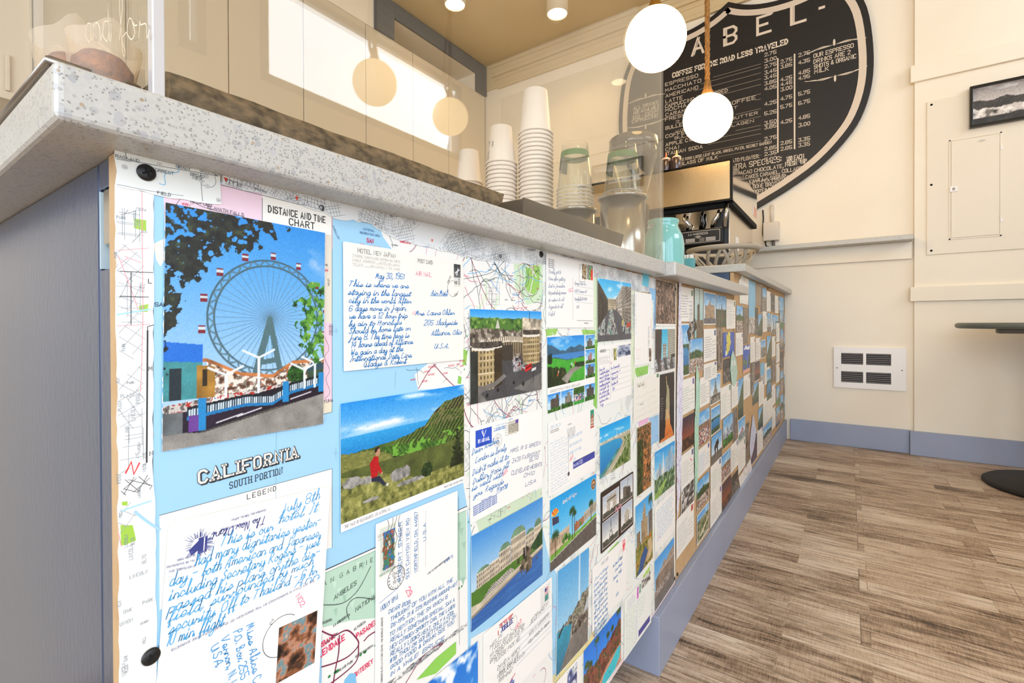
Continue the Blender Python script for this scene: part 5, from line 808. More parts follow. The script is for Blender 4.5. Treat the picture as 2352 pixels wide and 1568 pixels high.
m = MapSheet([(1080, 1466), (1190, 1400), (1266, 1370), (1272, 1900), (1082, 1900)], '#eeeee8', 'valley road map sheet behind the cruise ship letter card', x=0.0007, seed=9, tear=0.0003)
m.wander(14, 0.0003, '#4a4f55', None, 0.06).wander(5, 0.0008, '#9a2a4c', None, 0.08).wander(4, 0.0010, '#6fb4e0', None, 0.06).grid(8, 0.0002, '#7a8086', None, 0.2, 0.004, 0.03).words(20, TOWNS, 0.0012, '#e0406c', None); m.done()
# everything behind the right half of the board
m = MapSheet([(1246, 606), (1362, 634), (1452, 668), (1552, 690), (1550, 1334), (1400, 1566), (1240, 1830)], '#eef1ea', 'dense road and street map behind the cards at the far half of the near board', x=0.0005, seed=10, tear=0.0003)
m.area([(1362, 634), (1372, 640), (1372, 800), (1364, 940)], '#dbe8c8').area([(1364, 780), (1372, 780), (1370, 940), (1362, 930)], '#8fca5c').area([(1455, 846), (1489, 838), (1487, 858), (1462, 866)], '#93cc60').area([(1448, 640), (1460, 660), (1458, 880), (1448, 890)], '#dfe9cc').area([(1466, 962), (1490, 955), (1488, 972), (1466, 985)], '#f0bcd8').area([(1490, 960), (1512, 952), (1512, 1012), (1498, 1020), (1492, 1040)], '#9cc8ea').area([(1500, 660), (1506, 662), (1505, 760), (1500, 760)], '#9cc8ea').area([(1252, 756), (1280, 754), (1276, 768), (1254, 772)], '#9ccf66').area([(1335, 756), (1366, 758), (1366, 775), (1338, 768)], '#9ccf66').area([(1244, 1210), (1262, 1290), (1280, 1320), (1270, 1700), (1240, 1700)], '#a3d3ee').area([(1350, 1470), (1364, 1440), (1364, 1460), (1352, 1484)], '#f0e5a0')
m.area([(1260, 1560), (1350, 1470), (1352, 1482), (1268, 1580)], '#e8dc9c').area([(1395, 1268), (1420, 1240), (1420, 1262), (1398, 1286)], '#a4d066').area([(1476, 1322), (1492, 1298), (1492, 1312), (1478, 1336)], '#b4d86c').area([(1478, 1330), (1494, 1310), (1494, 1320), (1470, 1352)], '#f0b8cc')
m.wander(40, 0.0030, '#dfe9d2', None, 0.05).wander(40, 0.0016, '#d8dcd8', None, 0.05).wander(150, 0.0006, '#4a4f56', None, 0.07).wander(100, 0.0006, '#e0708c', None, 0.05).wander(70, 0.0007, '#6fb8e4', None, 0.05).grid(90, 0.0003, '#8a9096', None, 0.2, 0.003, 0.022).words(160, TOWNS+AVES, 0.0011, '#4a4f55', None, rots=(0, 0, 90)).words(90, TOWNS, 0.0012, '#e0406c', None).dots(60, 0.0009, '#2f9a56', None).wander(9, 0.0009, '#9a2a4c', None, 0.10, turn=0.25)
m.S.lines([[m.L(1549, 1336), m.L(1400, 1563), m.L(1330, 1668)]], 0.0030, '#f3dfe4'); m.S.lines([[m.L(1546, 1336), m.L(1398, 1560)]], 0.0009, '#e88a9c'); m.done()

# ================================================================ postcards
NCARD = [0]
def rect_of(q):
    a = [yz(*p) for p in q]; c = (sum(p[0] for p in a)/4, sum(p[1] for p in a)/4); d = lambda i, j: (a[j][0]-a[i][0], a[j][1]-a[i][1])
    t, b, l, r = d(0, 1), d(3, 2), d(3, 0), d(2, 1); w = (math.hypot(*t)+math.hypot(*b))/2; h = (math.hypot(*l)+math.hypot(*r))/2
    ang = (math.atan2(t[1]+b[1], t[0]+b[0])+math.atan2(-(l[0]+r[0]), l[1]+r[1]))/2; return c, w, h, math.degrees(ang)
def card(label, q, draw, paper='#f6f4ee', corner=0.0, x=0.0016, group='postcards on the near board', deckle=0):
    c, w, h, rot = rect_of(q) if hasattr(q[1], '__len__') else q; out = None
    if deckle: out = torn([(-w/2, -h/2), (w/2, -h/2), (w/2, h/2), (-w/2, h/2)], deckle, 0.0022, NCARD[0])
    s = Sheet(w, h, 0.00028, paper, corner, out); ca, sa = math.cos(math.radians(rot)), math.sin(math.radians(rot))
    def K(x, y): a, b = yz(x, y); a, b = a-c[0], b-c[1]; return a*ca+b*sa, b*ca-a*sa
    s.K = K; draw(s, w, h); NCARD[0] += 1
    return tag(on_board(s.build('postcard'), c[0], c[1], x+0.00002*(NCARD[0] % 7), rot), label, 'postcard', group)
def photo(fn, m=0.0, res=0.0011, *a, bottom=0.0):
    def d(s, w, h): s.image(fn(max(12, int(w/res)), max(12, int(h/res)), *a), -w/2+m, -h/2+m+bottom, w/2-m, h/2-m)
    return d
BLUE, PALEBLUE, INKY, VIOLET = '#2581c4', '#58aee2', '#5a6f96', '#5a4fc0'
def written(s, zx, zy, zs, rows, h, c, wd, seed=1, cursive=True, slant=0.35, **k):
    "rows: text, then where it starts and ends, in a close-up of the photograph (corner zx, zy; scale zs)"
    r = random.Random(seed)
    for t, a, b, e, f in rows: s.tpx(t, zx+a/zs, zy+b/zs, zx+e/zs, zy+f/zs, h*r.uniform(0.95, 1.05), c, wd, cursive=cursive, slant=slant, curve=3 if cursive else 0, rnd=r, **k)
def hand(s, lines, x, y, h, step, c, wd=0.00045, rot=0, fit=None, seed=1, **k):
    r = random.Random(seed)
    for i, t in enumerate(lines):
        if t: s.text(t, x+r.uniform(-0.001, 0.001), y-i*step, h*r.uniform(0.95, 1.05), c, wd*1.1, rot=rot, cursive=k.get('cursive', True), slant=k.get('slant', 0.35), curve=3, rnd=r, wide=k.get('wide', 1.15), fit=fit if isinstance(fit, (int, float)) or fit is None else fit[i])
def scrawl(s, x, y, w, n, step, h, c, wd=0.0003, rot=0, seed=1):
    "lines of small handwriting too small to read"
    r = random.Random(seed); ca, sa = math.cos(math.radians(rot)), math.sin(math.radians(rot)); P = []
    for i in range(n):
        u, q = 0, []; end = w*r.uniform(0.8, 1)
        while u < end:
            for _ in range(r.randint(4, 14)): u += h*r.uniform(0.2, 0.45); q.append((u, h*(r.random()*(1.6 if r.random() < 0.15 else 0.8))))
            P.append([(x+a*ca-(b-i*step)*sa, y+a*sa+(b-i*step)*ca) for a, b in q]); q = []; u += h*0.7
    s.lines(P, wd, c)
def cancel(s, x, y, w, n=5, step=0.0016, c='#2f2f33', rot=0, amp=0.0007):
    ca, sa = math.cos(math.radians(rot)), math.sin(math.radians(rot))
    s.lines([[(x+a*ca-b*sa, y+a*sa+b*ca) for a, b in ((w*k/24, i*step+amp*math.sin(k*0.9)) for k in range(25))] for i in range(n)], 0.0003, c)
def stamp(s, x, y, w, h, c, art=None):
    s.rect(x, y, x+w, y+h, '#f3efe2'); n = max(6, int(w/0.0012))
    m = min(w, h)*0.08; (s.image(art, x+m, y+m, x+w-m, y+h-m) if art is not None else s.rect(x+m, y+m, x+w-m, y+h-m, c))
def blotch(nx, ny, pal, seed=1, f=6): return Pic(nx, ny, seed).leaves(np.ones((ny, nx)), pal, f).done(0.03)
# --- the big cards nearest the camera
card('deckle-edged ferris wheel card, largest picture of all, under the distance chart', [(377, 466), (743, 535), (739, 973), (370, 1035)], photo(a_ferris, 0.0, 0.00045), deckle=0.0005)
def d(s, w, h):
    X, Y = -w/2, h/2; navy = '#3b4488'
    written(s, 230, 1080, 3.213, [('July 8th', 1320, 320, 1600, 205), ('hotel. It', 1305, 388, 1580, 300), ('This is our', 875, 555, 1255, 440), ('had many dignitaries yester-', 685, 702, 1608, 395), ('day - both American and Japanese,', 500, 850, 1612, 480), ('including Secretary Rogers - just', 495, 955, 1600, 545), ('passed his plane on the air-', 490, 1048, 1600, 620), ('field, surrounded by much', 490, 1115, 1550, 690), ('security. Off to Thailand - 6 hr', 495, 1200, 1580, 755), ('10 min. flight.', 475, 1288, 900, 1130), ('Ann', 1425, 858, 1590, 800)], 0.0062, PALEBLUE, 0.00062, 3)
    written(s, 230, 1080, 3.213, [('THE NEW OTANI IS SURROUNDED BY THE GREENERY OF 10-ACRE JAPANESE GARDENS', 1570, 800, 515, 1310)], 0.0013, '#6a6f98', 0.00025, cursive=False, slant=0, wide=0.8)
    written(s, 230, 1080, 3.213, [('The New Otani', 1210, 330, 825, 455)], 0.0046, navy, 0.0005, 5); written(s, 230, 1080, 3.213, [('HOTEL AND TOWER', 1080, 372, 880, 425), ('CHIYODA-KU, TOKYO, JAPAN', 1210, 280, 960, 355)], 0.0012, navy, 0.00022, cursive=False, slant=0); written(s, 230, 1080, 3.213, [('55-STORY TOWER', 690, 610, 560, 650), ('WILL BE INAUGURATED', 690, 650, 480, 700), ('IN SEPTEMBER, 1974', 690, 690, 500, 730)], 0.0011, '#8a8fb0', 0.00022, cursive=False, slant=0)
    written(s, 230, 1080, 3.213, [('Miss Alice Co', 1068, 1140, 1128, 1600), ('P.O. Box 255', 975, 1185, 1028, 1540), ('Vernon, N.J.', 885, 1238, 950, 1590), ('USA', 808, 1300, 845, 1445)], 0.0046, '#5fa8dc', 0.00065, 6, slant=0)
    lx, ly = s.K(454, 1250); X, Y = lx-0.016, ly+0.0195
    s.rect(X+0.0155, Y-0.0245, X+0.0185, Y-0.0150, navy); s.rect(X+0.0192, Y-0.0245, X+0.0205, Y-0.0150, navy); s.poly([(X+0.0105, Y-0.021), (X+0.0155, Y-0.0165), (X+0.0155, Y-0.0225), (X+0.012, Y-0.0245)], navy); r = random.Random(4)
    s.lines([[(X+0.016+0.0045*math.cos(a), Y-0.019+0.0045*math.sin(a)), (X+0.016+b*math.cos(a), Y-0.019+b*math.sin(a))] for a, b in ((r.uniform(0, 6.3), r.uniform(0.006, 0.0095)) for _ in range(70))], 0.00022, '#5a64a0')
    X, Y = -w/2, h/2; a0, b0 = s.K(230+1283/3.213, 1080+1568/3.213); a1, b1 = s.K(230+1592/3.213, 1080+1025/3.213)
    s.image(blotch(34, 44, ['#1a120e', '#4a2f22', '#8a5638', '#b9866a', '#6f8f94', '#c8a890'], 6, 5), a0, b0, a1, b1); s.ring(*s.K(230+1330/3.213, 1080+1210/3.213), 0.0135, 0.00035, '#3a3a40', 50, 260); s.tpx('2', 625, 1420, 620, 1420, 0.003, '#4a4a50', 0.0003); s.tpx('no2', 676, 1368, 688, 1392, 0.0034, '#f08aa8', 0.0006)
card('large white hotel card in pale blue handwriting under the California title', [(358, 1222), (733.6, 1108), (737.5, 1725), (363, 1905)], d, corner=0.002)
def d(s, w, h):
    X, Y = -w/2, h/2; g = '#b3aea2'
    written(s, 730, 460, 3.5636, [('HOTEL NEW JAPAN', 315, 428, 622, 472), ], 0.0034, '#9a968c', 0.00065, cursive=False, slant=0); written(s, 730, 460, 3.5636, [('2-chome, Nagata-cho, Chiyoda-ku, Tokyo', 272, 462, 660, 515), ('Cable Address: ......HOTELNEWJAPAN', 272, 498, 658, 545), ('Telex: ..........NEWJAPAN / TK 2499', 272, 535, 658, 578)], 0.0021, g, 0.00032, cursive=False, slant=0)
    s.text('POST CARD', 0.0085, Y-0.0085, 0.0033, '#8d8a82', 0.0006, fit=0.0190); s.lines([[(0.0038, Y-0.006), (0.0038, -Y+0.014)]], 0.0002, '#dedace'); s.text('AIR MAIL', 0.0060, Y-0.0205, 0.0038, '#f5b9c0', 0.0010, fit=0.020); s.text('no.2', 0.0015, -0.0060, 0.0026, '#f090a8', 0.0004, rot=12)
    written(s, 730, 460, 3.5636, [('May 30, 1961', 460, 640, 690, 645), ('This is where we are', 240, 702, 725, 720), ('staying in the largest', 235, 772, 740, 785), ('city in the world. After', 240, 838, 745, 843), ('6 days more in Japan,', 240, 905, 710, 900), ('we have a 12 hour trip', 245, 967, 715, 962), ('by air to Honolulu', 240, 1030, 665, 1015), ('Should be home late on', 240, 1092, 740, 1062), ('June 8. The time here is', 240, 1145, 730, 1122), ('14 hours ahead of Alliance.', 258, 1205, 765, 1172), ('We gain a day at the', 255, 1268, 680, 1232), ('International Date Line.', 250, 1318, 755, 1283), ('Gladys & Robert', 360, 1365, 705, 1332), ('Air Mail', 915, 775, 1045, 775), ('Mrs. Laura Ohler', 785, 940, 1100, 935), ('205 Shadyside', 855, 1022, 1125, 1016), ('Alliance, Ohio', 915, 1105, 1160, 1095), ('U.S.A.', 940, 1212, 1055, 1208)], 0.0044, BLUE, 0.0006, 2); s.lines([[s.K(985, 679), s.K(1023, 680)]], 0.0005, BLUE)
    im = Pic(30, 40, 3).sky('#2f3336', '#8a8d8f', 0.1); im.fill(im.inpoly([(0.15, 0.62), (0.85, 0.80), (0.9, 0.76), (0.2, 0.56)]), '#e8e8e4').fill(im.inpoly([(0.35, 0.5), (0.6, 0.85), (0.66, 0.82), (0.5, 0.5)]), '#e8e8e4'); stamp(s, w/2-0.0150, Y-0.0285, 0.0120, 0.0245, '#444', im.done(0.02)); s.rect(w/2-0.0140, Y-0.0275, w/2-0.0040, Y-0.0185, '#dcdad4'); s.text('40', w/2-0.0135, Y-0.0250, 0.0028, '#2a2a2a', 0.0006); s.lines([[(w/2-0.0075+0.0012*k, Y-0.020-0.0016*j) for k in range(3)] for j in range(4)], 0.0006, '#3a3a3a')
    s.ring(w/2-0.0155, Y-0.0300, 0.0080, 0.0003, '#4a4a4e', 60, 350); s.text('TOKYO', w/2-0.0225, Y-0.0260, 0.0020, '#5a5a5e', 0.0003, rot=60); s.text('UAF', w/2-0.0135, Y-0.0370, 0.0022, '#5a5a5e', 0.0003, rot=10)
card('cream Tokyo hotel postcard dated 1961, dense blue handwriting, grey airplane stamp', [(784, 555.4), (1060.3, 597.5), (1060.6, 826), (787, 851.5)], d, paper='#f1eee4', corner=0.001)
def d(s, w, h):
    photo(a_glen, 0.0, 0.0005)(s, w, h); s.rect(-w/2, -h/2, w/2, -h/2+0.0065, '#f4f2ee'); s.text('The Vale of Glengariff, Co. Antrim, N.I.', -w/2+0.003, -h/2+0.0022, 0.0022, '#5a5a5a', 0.00028, slant=0.2, wide=0.8, fit=0.046); s.text('Photo: E. Nagele, John Hinde Studios.', w/2-0.030, -h/2+0.0022, 0.0016, '#5a5a5a', 0.00022, slant=0.2, wide=0.8, fit=0.028)
card('green valley landscape card with a person in a red jumper on rocks', [(778.5, 926.7), (1062.4, 882), (1062.4, 1106), (779.7, 1222)], d, corner=0.0015)
def d(s, w, h):
    X, Y = -w/2, h/2; b = '#2a78b4'
    im = Pic(24, 46, 2, '#d8dcd0'); im.leaves((np.abs(im.U-0.55)+0.25*im.fbm(6) < 0.5) & (im.V < 0.9) & (im.V > 0.1), ['#b5603f', '#2f6fb0', '#3f7f5c', '#8a4a34', '#c9c4b4'], 5); stamp(s, X+0.003, Y-0.0480, 0.0200, 0.0440, '#ccc', im.done(0.02)); s.text('1.10', X+0.0055, Y-0.0150, 0.0030, '#6f7f76', 0.0004, rot=90); s.text('POSTE FRANCAISE', X+0.0042, Y-0.0460, 0.0016, '#5f8f76', 0.0003, wide=0.8, rot=4)
    s.lines([[(X+0.0125+0.0046*i+0.0016*math.sin(k*0.5+i), Y-0.0005-0.0285*k/18) for k in range(19)] for i in range(4)], 0.0005, '#22252a')
    s.ring(X+0.0225, Y-0.0540, 0.0098, 0.0004, '#2a2a2e'); s.ring(X+0.0225, Y-0.0540, 0.0094, 0.0002, '#2a2a2e')
    for t, dy in (('12H30', 0.003), ('9-4', -0.0006), ('1973', -0.0042)): s.text(t, X+0.0225, Y-0.0545+dy, 0.0026, '#2a2a2e', 0.0004, align=0.5)
    for k, ch in enumerate('PARIS CHAMPS ELYSEES'): a = math.radians(200-k*20); s.text(ch, X+0.0225+0.0074*math.cos(a), Y-0.0540+0.0074*math.sin(a), 0.0014, '#2a2a2e', 0.00025, rot=math.degrees(a)-90, align=0.5)
    for t, x, y, f in (('ROBERT SABER', 0.0265, 0.0590, 0.052), ('934 Canyon View Rd', 0.0355, 0.0605, 0.054), ('Northfield, OH. 44067', 0.0455, 0.0585, 0.055), ('U.S.A', 0.0565, 0.0340, 0.016)): s.text(t, X+x+0.0018, Y-y, 0.0036, b, 0.0005, rot=90, wide=0.8, fit=f)
    s.lines([[(X+0.0295+0.0095*k, Y-0.059), (X+0.0295+0.0095*k, Y-0.006)] for k in range(4)], 0.0002, '#9a9a9a'); s.text('Par Avion', X+0.0235, Y-0.0690, 0.0042, b, 0.0005, rot=188, fit=0.0185); s.lines([[(X+0.004, Y-0.0680), (X+0.0245, Y-0.0640)]], 0.0004, b); s.text('CANNES REMEMBER MOZON (TL) 28-11', w/2-0.012, Y-0.062, 0.0015, '#55585c', 0.0003, rot=188, wide=0.7); s.text('8 APR 73', w/2-0.0190, Y-0.0660, 0.0026, b, 0.0004, rot=6, fit=0.0120); s.text('29', X+0.0335, Y-0.0705, 0.0050, '#f08aa0', 0.0010, rot=-65)
    written(s, 730, 1120, 3.5, [('DEAR Bob,', 555, 1005, 735, 918), ('THOUGHT OF YOU WITH ALL THE', 570, 1068, 1070, 745), ("DS-19'S, 21 & 23'S RUNNING AROUND-NOT", 575, 1118, 1105, 775), ('TO MENTION THE SM WHICH IS', 562, 1190, 1030, 880), ('REALLY SOMETHING SPECIAL. SAW A', 570, 1236, 1085, 905), ('NEW CITROEN SPORTY CAR, THE LIJIER.', 567, 1295, 1090, 950), ('REALLY LOOKS NEAT, ONLY A COOL', 570, 1348, 1085, 1003), ('$18 THOU OR SO! GETTING FAT ON', 565, 1402, 1095, 1035), ('GOOD FOOD & DRINK! SEE YOU', 570, 1452, 1080, 1083), ('IN A WHILE!', 567, 1512, 790, 1345), ('BRUCE', 828, 1322, 1000, 1212)], 0.0034, b, 0.0005, 4, cursive=False, slant=0.15); X0_ = X
    s.text('CURIGNON (S.-et-L.) A 71. 289. 223-83 - Vue generale aerienne', X+0.0075, -Y+0.004, 0.0016, '#77777c', 0.0003, rot=90, wide=0.7, fit=0.055)
card('upright white card with blue capitals and a colourful stamp turned sideways', [(858.6, 1205.7), (1046.6, 1124), (1047.4, 1446), (859.5, 1580)], d, corner=0.001)
card('city square photo with a crescent building and a red double-decker bus', [(1076, 710.5), (1240.8, 714.3), (1240.8, 894), (1076.8, 928.6)], photo(a_london, 0, 0.0006), corner=0.003)
def d(s, w, h):
    X, Y = -w/2, h/2; s.rect(X+0.009, Y-0.0230, X+0.0375, Y-0.0045, '#2a55c4'); s.text('BY AIR MAIL', X+0.0135, Y-0.0185, 0.0034, '#f2f4fa', 0.0007, fit=0.0200); s.text('PAR AVION', X+0.017, Y-0.0215, 0.0014, '#17337a', 0.0004, fit=0.0130); s.lines([[(X+0.0225, Y-0.0120), (X+0.0195, Y-0.0070)], [(X+0.0235, Y-0.0125), (X+0.0270, Y-0.0068)], [(X+0.0230, Y-0.0135), (X+0.0215, Y-0.0060)]], 0.0009, '#f2f4fa')
    s.text('J. Arthur Dixon', X+0.0410, Y-0.0110, 0.0030, '#3f8fd0', 0.0005, serif=True, wide=0.8, fit=0.0225); s.text('NATURAL COLOUR', X+0.0450, Y-0.0060, 0.0013, '#5f9fd8', 0.0002); s.text('air', X+0.0700, Y-0.0045, 0.0040, BLUE, 0.0005, cursive=True, curve=3, rot=10); s.ring(X+0.0490, Y-0.0225, 0.0074, 0.0003, '#3a3a44'); s.ring(X+0.0490, Y-0.0225, 0.0052, 0.0002, '#3a3a44')
    for t, dy in (('6PM', 0.002), ('1AU', -0.0010), ('1967', -0.0038)): s.text(t, X+0.0490, Y-0.0230+dy, 0.0019, '#3a3a44', 0.0003, align=0.5)
    im = Pic(30, 22, 4, '#d8d4c8'); im.fill((im.V < 0.75) & ((im.U*9 % 1) < 0.7), '#a39c86', amp=0.3).fill((im.U > 0.7) & (im.V > 0.7), '#6a4aa8'); stamp(s, X+0.0680, Y-0.0205, 0.0230, 0.0170, '#bbb', im.done(0.02)); cancel(s, X+0.0620, Y-0.0200, 0.0280, 6, 0.0028, '#2f2f33', 0, 0.0009)
    written(s, 730, 840, 3.92, [('Dear Arthur', 1372, 800, 1610, 685), ('London is lovely', 1405, 872, 1680, 752), ("Didn't make it to", 1375, 985, 1700, 832), ('Dublin. Hope all', 1380, 1062, 1702, 905), ('is well with', 1372, 1125, 1650, 985), ('you. Regards', 1390, 1182, 1655, 1055), ('Harry', 1600, 1135, 1692, 1075)], 0.0056, BLUE, 0.0007, 7); s.lines([[s.K(1138, 1133), s.K(1162, 1117)]], 0.0005, BLUE); s.tpx('no2', 1153, 1093, 1163, 1080, 0.0040, '#f07a94', 0.0007)
    written(s, 730, 840, 3.92, [('MRS. R S GREEN', 1720, 782, 1992, 705), ('3420 FAIRMOUNT', 1735, 872, 1985, 795), ('BLVD', 1895, 865, 1972, 835), ('CLEVELAND HEIGHTS', 1730, 982, 2003, 895), ('OHIO', 1840, 1002, 1935, 972), ('USA', 1852, 1085, 1950, 1045)], 0.0046, INKY, 0.0006, 8, cursive=False, slant=0.2)
    s.lines([[(X+0.0492, Y-0.027), (X+0.0492, -Y+0.020)]], 0.0003, '#9ab0d4'); [s.text('The heart of Londons world of entertainment, the hub of the', X+0.0045, -Y+0.0155-0.0022*i, 0.0013, '#4a7ac8', 0.00025, wide=0.7, rot=2, fit=0.042) for i in range(5)]; s.text('Piccadilly Circus', X+0.018, -Y+0.0180, 0.0014, '#4a7ac8', 0.00025)
card('white card with a blue airmail label and wavy stamp cancellation lines', [(1076, 980), (1242, 939.5), (1242.7, 1114), (1077.5, 1203.5)], d, corner=0.001)
card('baroque palace with green roofs above a pond and statue group', [(1080, 1228.6), (1243.4, 1141.4), (1243.3, 1317), (1079, 1453)], photo(a_belv, 0, 0.0006), corner=0.004)
def d(s, w, h):
    X, Y = -w/2, h/2; s.rect(X+0.004, -Y+0.004, X+0.060, Y-0.006, '#dfe6ee'); s.rect(X+0.0043, -Y+0.0043, X+0.0597, Y-0.0063, '#f4f3ec'); s.text('The "Fun Ship"', X+0.0290, Y-0.0085, 0.0038, '#d8404a', 0.0008, serif=True, wide=0.8, fit=0.0260); s.text('Jubilee', X+0.0320, Y-0.0150, 0.0050, '#3a4a9c', 0.0012, serif=True, wide=0.8, fit=0.0230); s.rect(X+0.0260, Y-0.0155, X+0.0275, Y-0.010, '#d8404a')
    s.ring(X+0.0570, Y-0.0165, 0.0075, 0.0003, '#4a4a50'); cancel(s, w/2-0.0290, Y-0.0260, 0.0240, 9, 0.0026, '#4a4a50', 0, 0.0010); im = Pic(20, 26, 5, '#dfe0dc'); im.fill((im.V > 0.5) & ((im.V*14 % 1) < 0.5), '#c8343c').fill((im.V > 0.72) & (im.U < 0.5), '#2a3f8a').fill(im.V < 0.45, '#4f8f86', amp=0.4); stamp(s, w/2-0.0195, Y-0.0260, 0.0110, 0.0190, '#ccc', im.done(0.02))
    written(s, 730, 1120, 3.5, [('HELP!', 1372, 1290, 1465, 1195), ('I JUST GOT BACK FROM', 1388, 1305, 1648, 1105), ("MY HONEYMOON AND I'M", 1372, 1362, 1642, 1140), ('BROKE!', 1372, 1408, 1480, 1305), ('PLEASE PICK ME!', 1408, 1405, 1610, 1215), ('DAVID M. MERCY', 1432, 1462, 1612, 1300), ('5437 SALE AVE', 1445, 1495, 1602, 1352), ('WOODLAND HILLS CA', 1430, 1532, 1650, 1335), ('999-8407', 1440, 1562, 1552, 1468)], 0.0042, '#55565a', 0.00055, 9, cursive=False, slant=0.2); written(s, 730, 1120, 3.5, [('JEOPARDY!', 1692, 1102, 1838, 938)], 0.0056, '#6a6d70', 0.0007, 9, cursive=False, slant=0.2); written(s, 730, 1120, 3.5, [('10202 W. WASHINGTON', 1685, 1185, 1850, 1015), ('HOLLYWOOD CA 90038', 1680, 1252, 1850, 1085)], 0.0034, '#6a6d70', 0.0005, 9, cursive=False, slant=0.2)
    s.lines([[(X+0.0630, Y-0.0370-0.0068*k), (w/2-0.003, Y-0.0368-0.0068*k)] for k in range(6)], 0.0003, '#5a8ac0'); s.text('no.2', X+0.0625, Y-0.0275, 0.0044, '#e8505c', 0.0007, rot=20); s.poly([(X+0.0260, -Y+0.0050), (X+0.0590, -Y+0.0130), (X+0.0560, -Y+0.0050)], '#2a5aa8'); s.poly([(X+0.0420, -Y+0.010), (X+0.0540, -Y+0.0180), (X+0.0560, -Y+0.0130)], '#3f74c0'); s.lines([[(X+0.0500, -Y+0.0150), (X+0.0600, -Y+0.0190)]], 0.0012, '#d8404a')
card('cruise ship letter card pleading for help, flag stamp and blue ship', [(1107, 1454), (1265.7, 1323), (1264, 1489), (1108, 1660)], d, corner=0.002)
card('deep blue sky card with white clouds at the bottom edge', [(975, 1570), (1093, 1470.5), (1096, 1680), (978, 1800)], photo(a_clouds, 0, 0.0015))
def d(s, w, h):
    X, Y = -w/2, h/2; s.image(blotch(16, 22, ['#8a6a42', '#c9b48a', '#5a3f26', '#d8ccb0'], 9, 3), w/2-0.0390, Y-0.0255, w/2-0.0240, Y-0.0025); im = Pic(18, 24, 6, '#2f3a30'); im.fill((im.U*5+im.V*2) % 1 < 0.4, '#cfd4c8').fill(np.abs(im.U-0.42-0.2*im.V) < 0.08, '#4fae3c').fill((im.U > 0.62) & (im.V < 0.7), '#e0402f'); s.image(im.done(0.02), w/2-0.0225, Y-0.0250, w/2-0.0025, Y-0.0025)
    s.lines([[(w/2-0.0480, Y-0.0050), (w/2-0.0300, Y-0.0050), (w/2-0.0300, Y-0.0300), (w/2-0.0480, Y-0.0300), (w/2-0.0480, Y-0.0050)]], 0.0005, '#5a5a62'); s.text('2', w/2-0.0465, Y-0.0110, 0.0040, '#5a5a62', 0.0005)
    hand(s, ['Finally got to', 'Rome after getting', 'lost in Jerusalem.', 'Not particularly anxious', 'to return to old', 'Regards to all', 'Ralph'], X+0.0055, Y-0.0260, 0.0044, 0.0094, '#7f8fb0', 0.00045, 4, fit=[0.034, 0.045, 0.045, 0.048, 0.042, 0.038, 0.016], seed=8, slant=0.6); hand(s, ['George Oden Inn', '6450 Furnace Rd', 'Ravenfield Oh 44404', '   USA'], 0.0080, Y-0.0355, 0.0044, 0.0115, '#7f8fb0', 0.00045, 2, fit=[0.036, 0.038, 0.040, 0.014], seed=9, slant=0.6)
    s.lines([[(0.0030, Y-0.028+(-0.0030*k)), (0.0030, Y-0.0300-0.0030*k)] for k in range(20)], 0.0005, '#6a6a70'); s.lines([[(0.010, Y-0.0375-0.0115*k), (w/2-0.003, Y-0.0380-0.0115*k)] for k in range(3)], 0.0003, '#9aa0a8'); s.lines([[(0.016, -Y+0.0105), (w/2-0.004, -Y+0.0105)]], 0.0006, '#6a6a70'); s.text('no.2', -0.0095, 0.0010, 0.0046, '#f08aa8', 0.0007, rot=12); [s.text('Roma la Basilica', X+0.0055, Y-0.0080-0.0026*i, 0.0014, '#77777c', 0.0003, wide=0.8) for i in range(5)]; s.text('Fotocolor', w/2-0.032, -Y+0.0060, 0.0016, '#6a6a70', 0.0003)
card('white card with two Italian stamps and faint grey-blue handwriting', [(1252, 582.4), (1361.2, 606.4), (1360, 751.3), (1251.5, 753.4)], d)
def d(s, w, h):
    X, Y = -w/2, h/2; g = 0.001; s.image(a_lake(int(w*0.75/0.0012), int(h*0.66/0.0012)), X, Y-h*0.665, X+w*0.755, Y)
    for k in range(3): s.image(a_castle(22, 30, 50+k, ('#6f6a66', '#a8807a', '#5f5a54')[k]), X+w*0.775, Y-h*(0.22*(k+1)), w/2, Y-h*0.22*k-g)
    for k in range(4): s.image(a_people(22, 30) if k == 2 else a_castle(22, 30, 60+k, ('#5a5048', '#8a8478', '', '#4f4a46')[k]), X+w*(0.252*k), -Y, X+w*(0.252*k+0.24), -Y+h*0.245)
    s.text('GREETINGS FROM IRELAND', X+0.0070, Y-h*0.732, 0.0028, '#4a4a4a', 0.00035, serif=True, wide=0.8, gap=2.2, fit=w*0.60)
card('multi-view card with a lake, seven small views and printed greetings', [(1253.6, 774.3), (1363, 767), (1364.3, 914.6), (1255.4, 949)], d, corner=0.001)
card('faded street photo full of parked cars between tall buildings', [(1369, 640), (1448, 648), (1447, 779), (1370, 786)], photo(a_street, 0.0006, 0.0012), paper='#e4ecd8', corner=0.004)
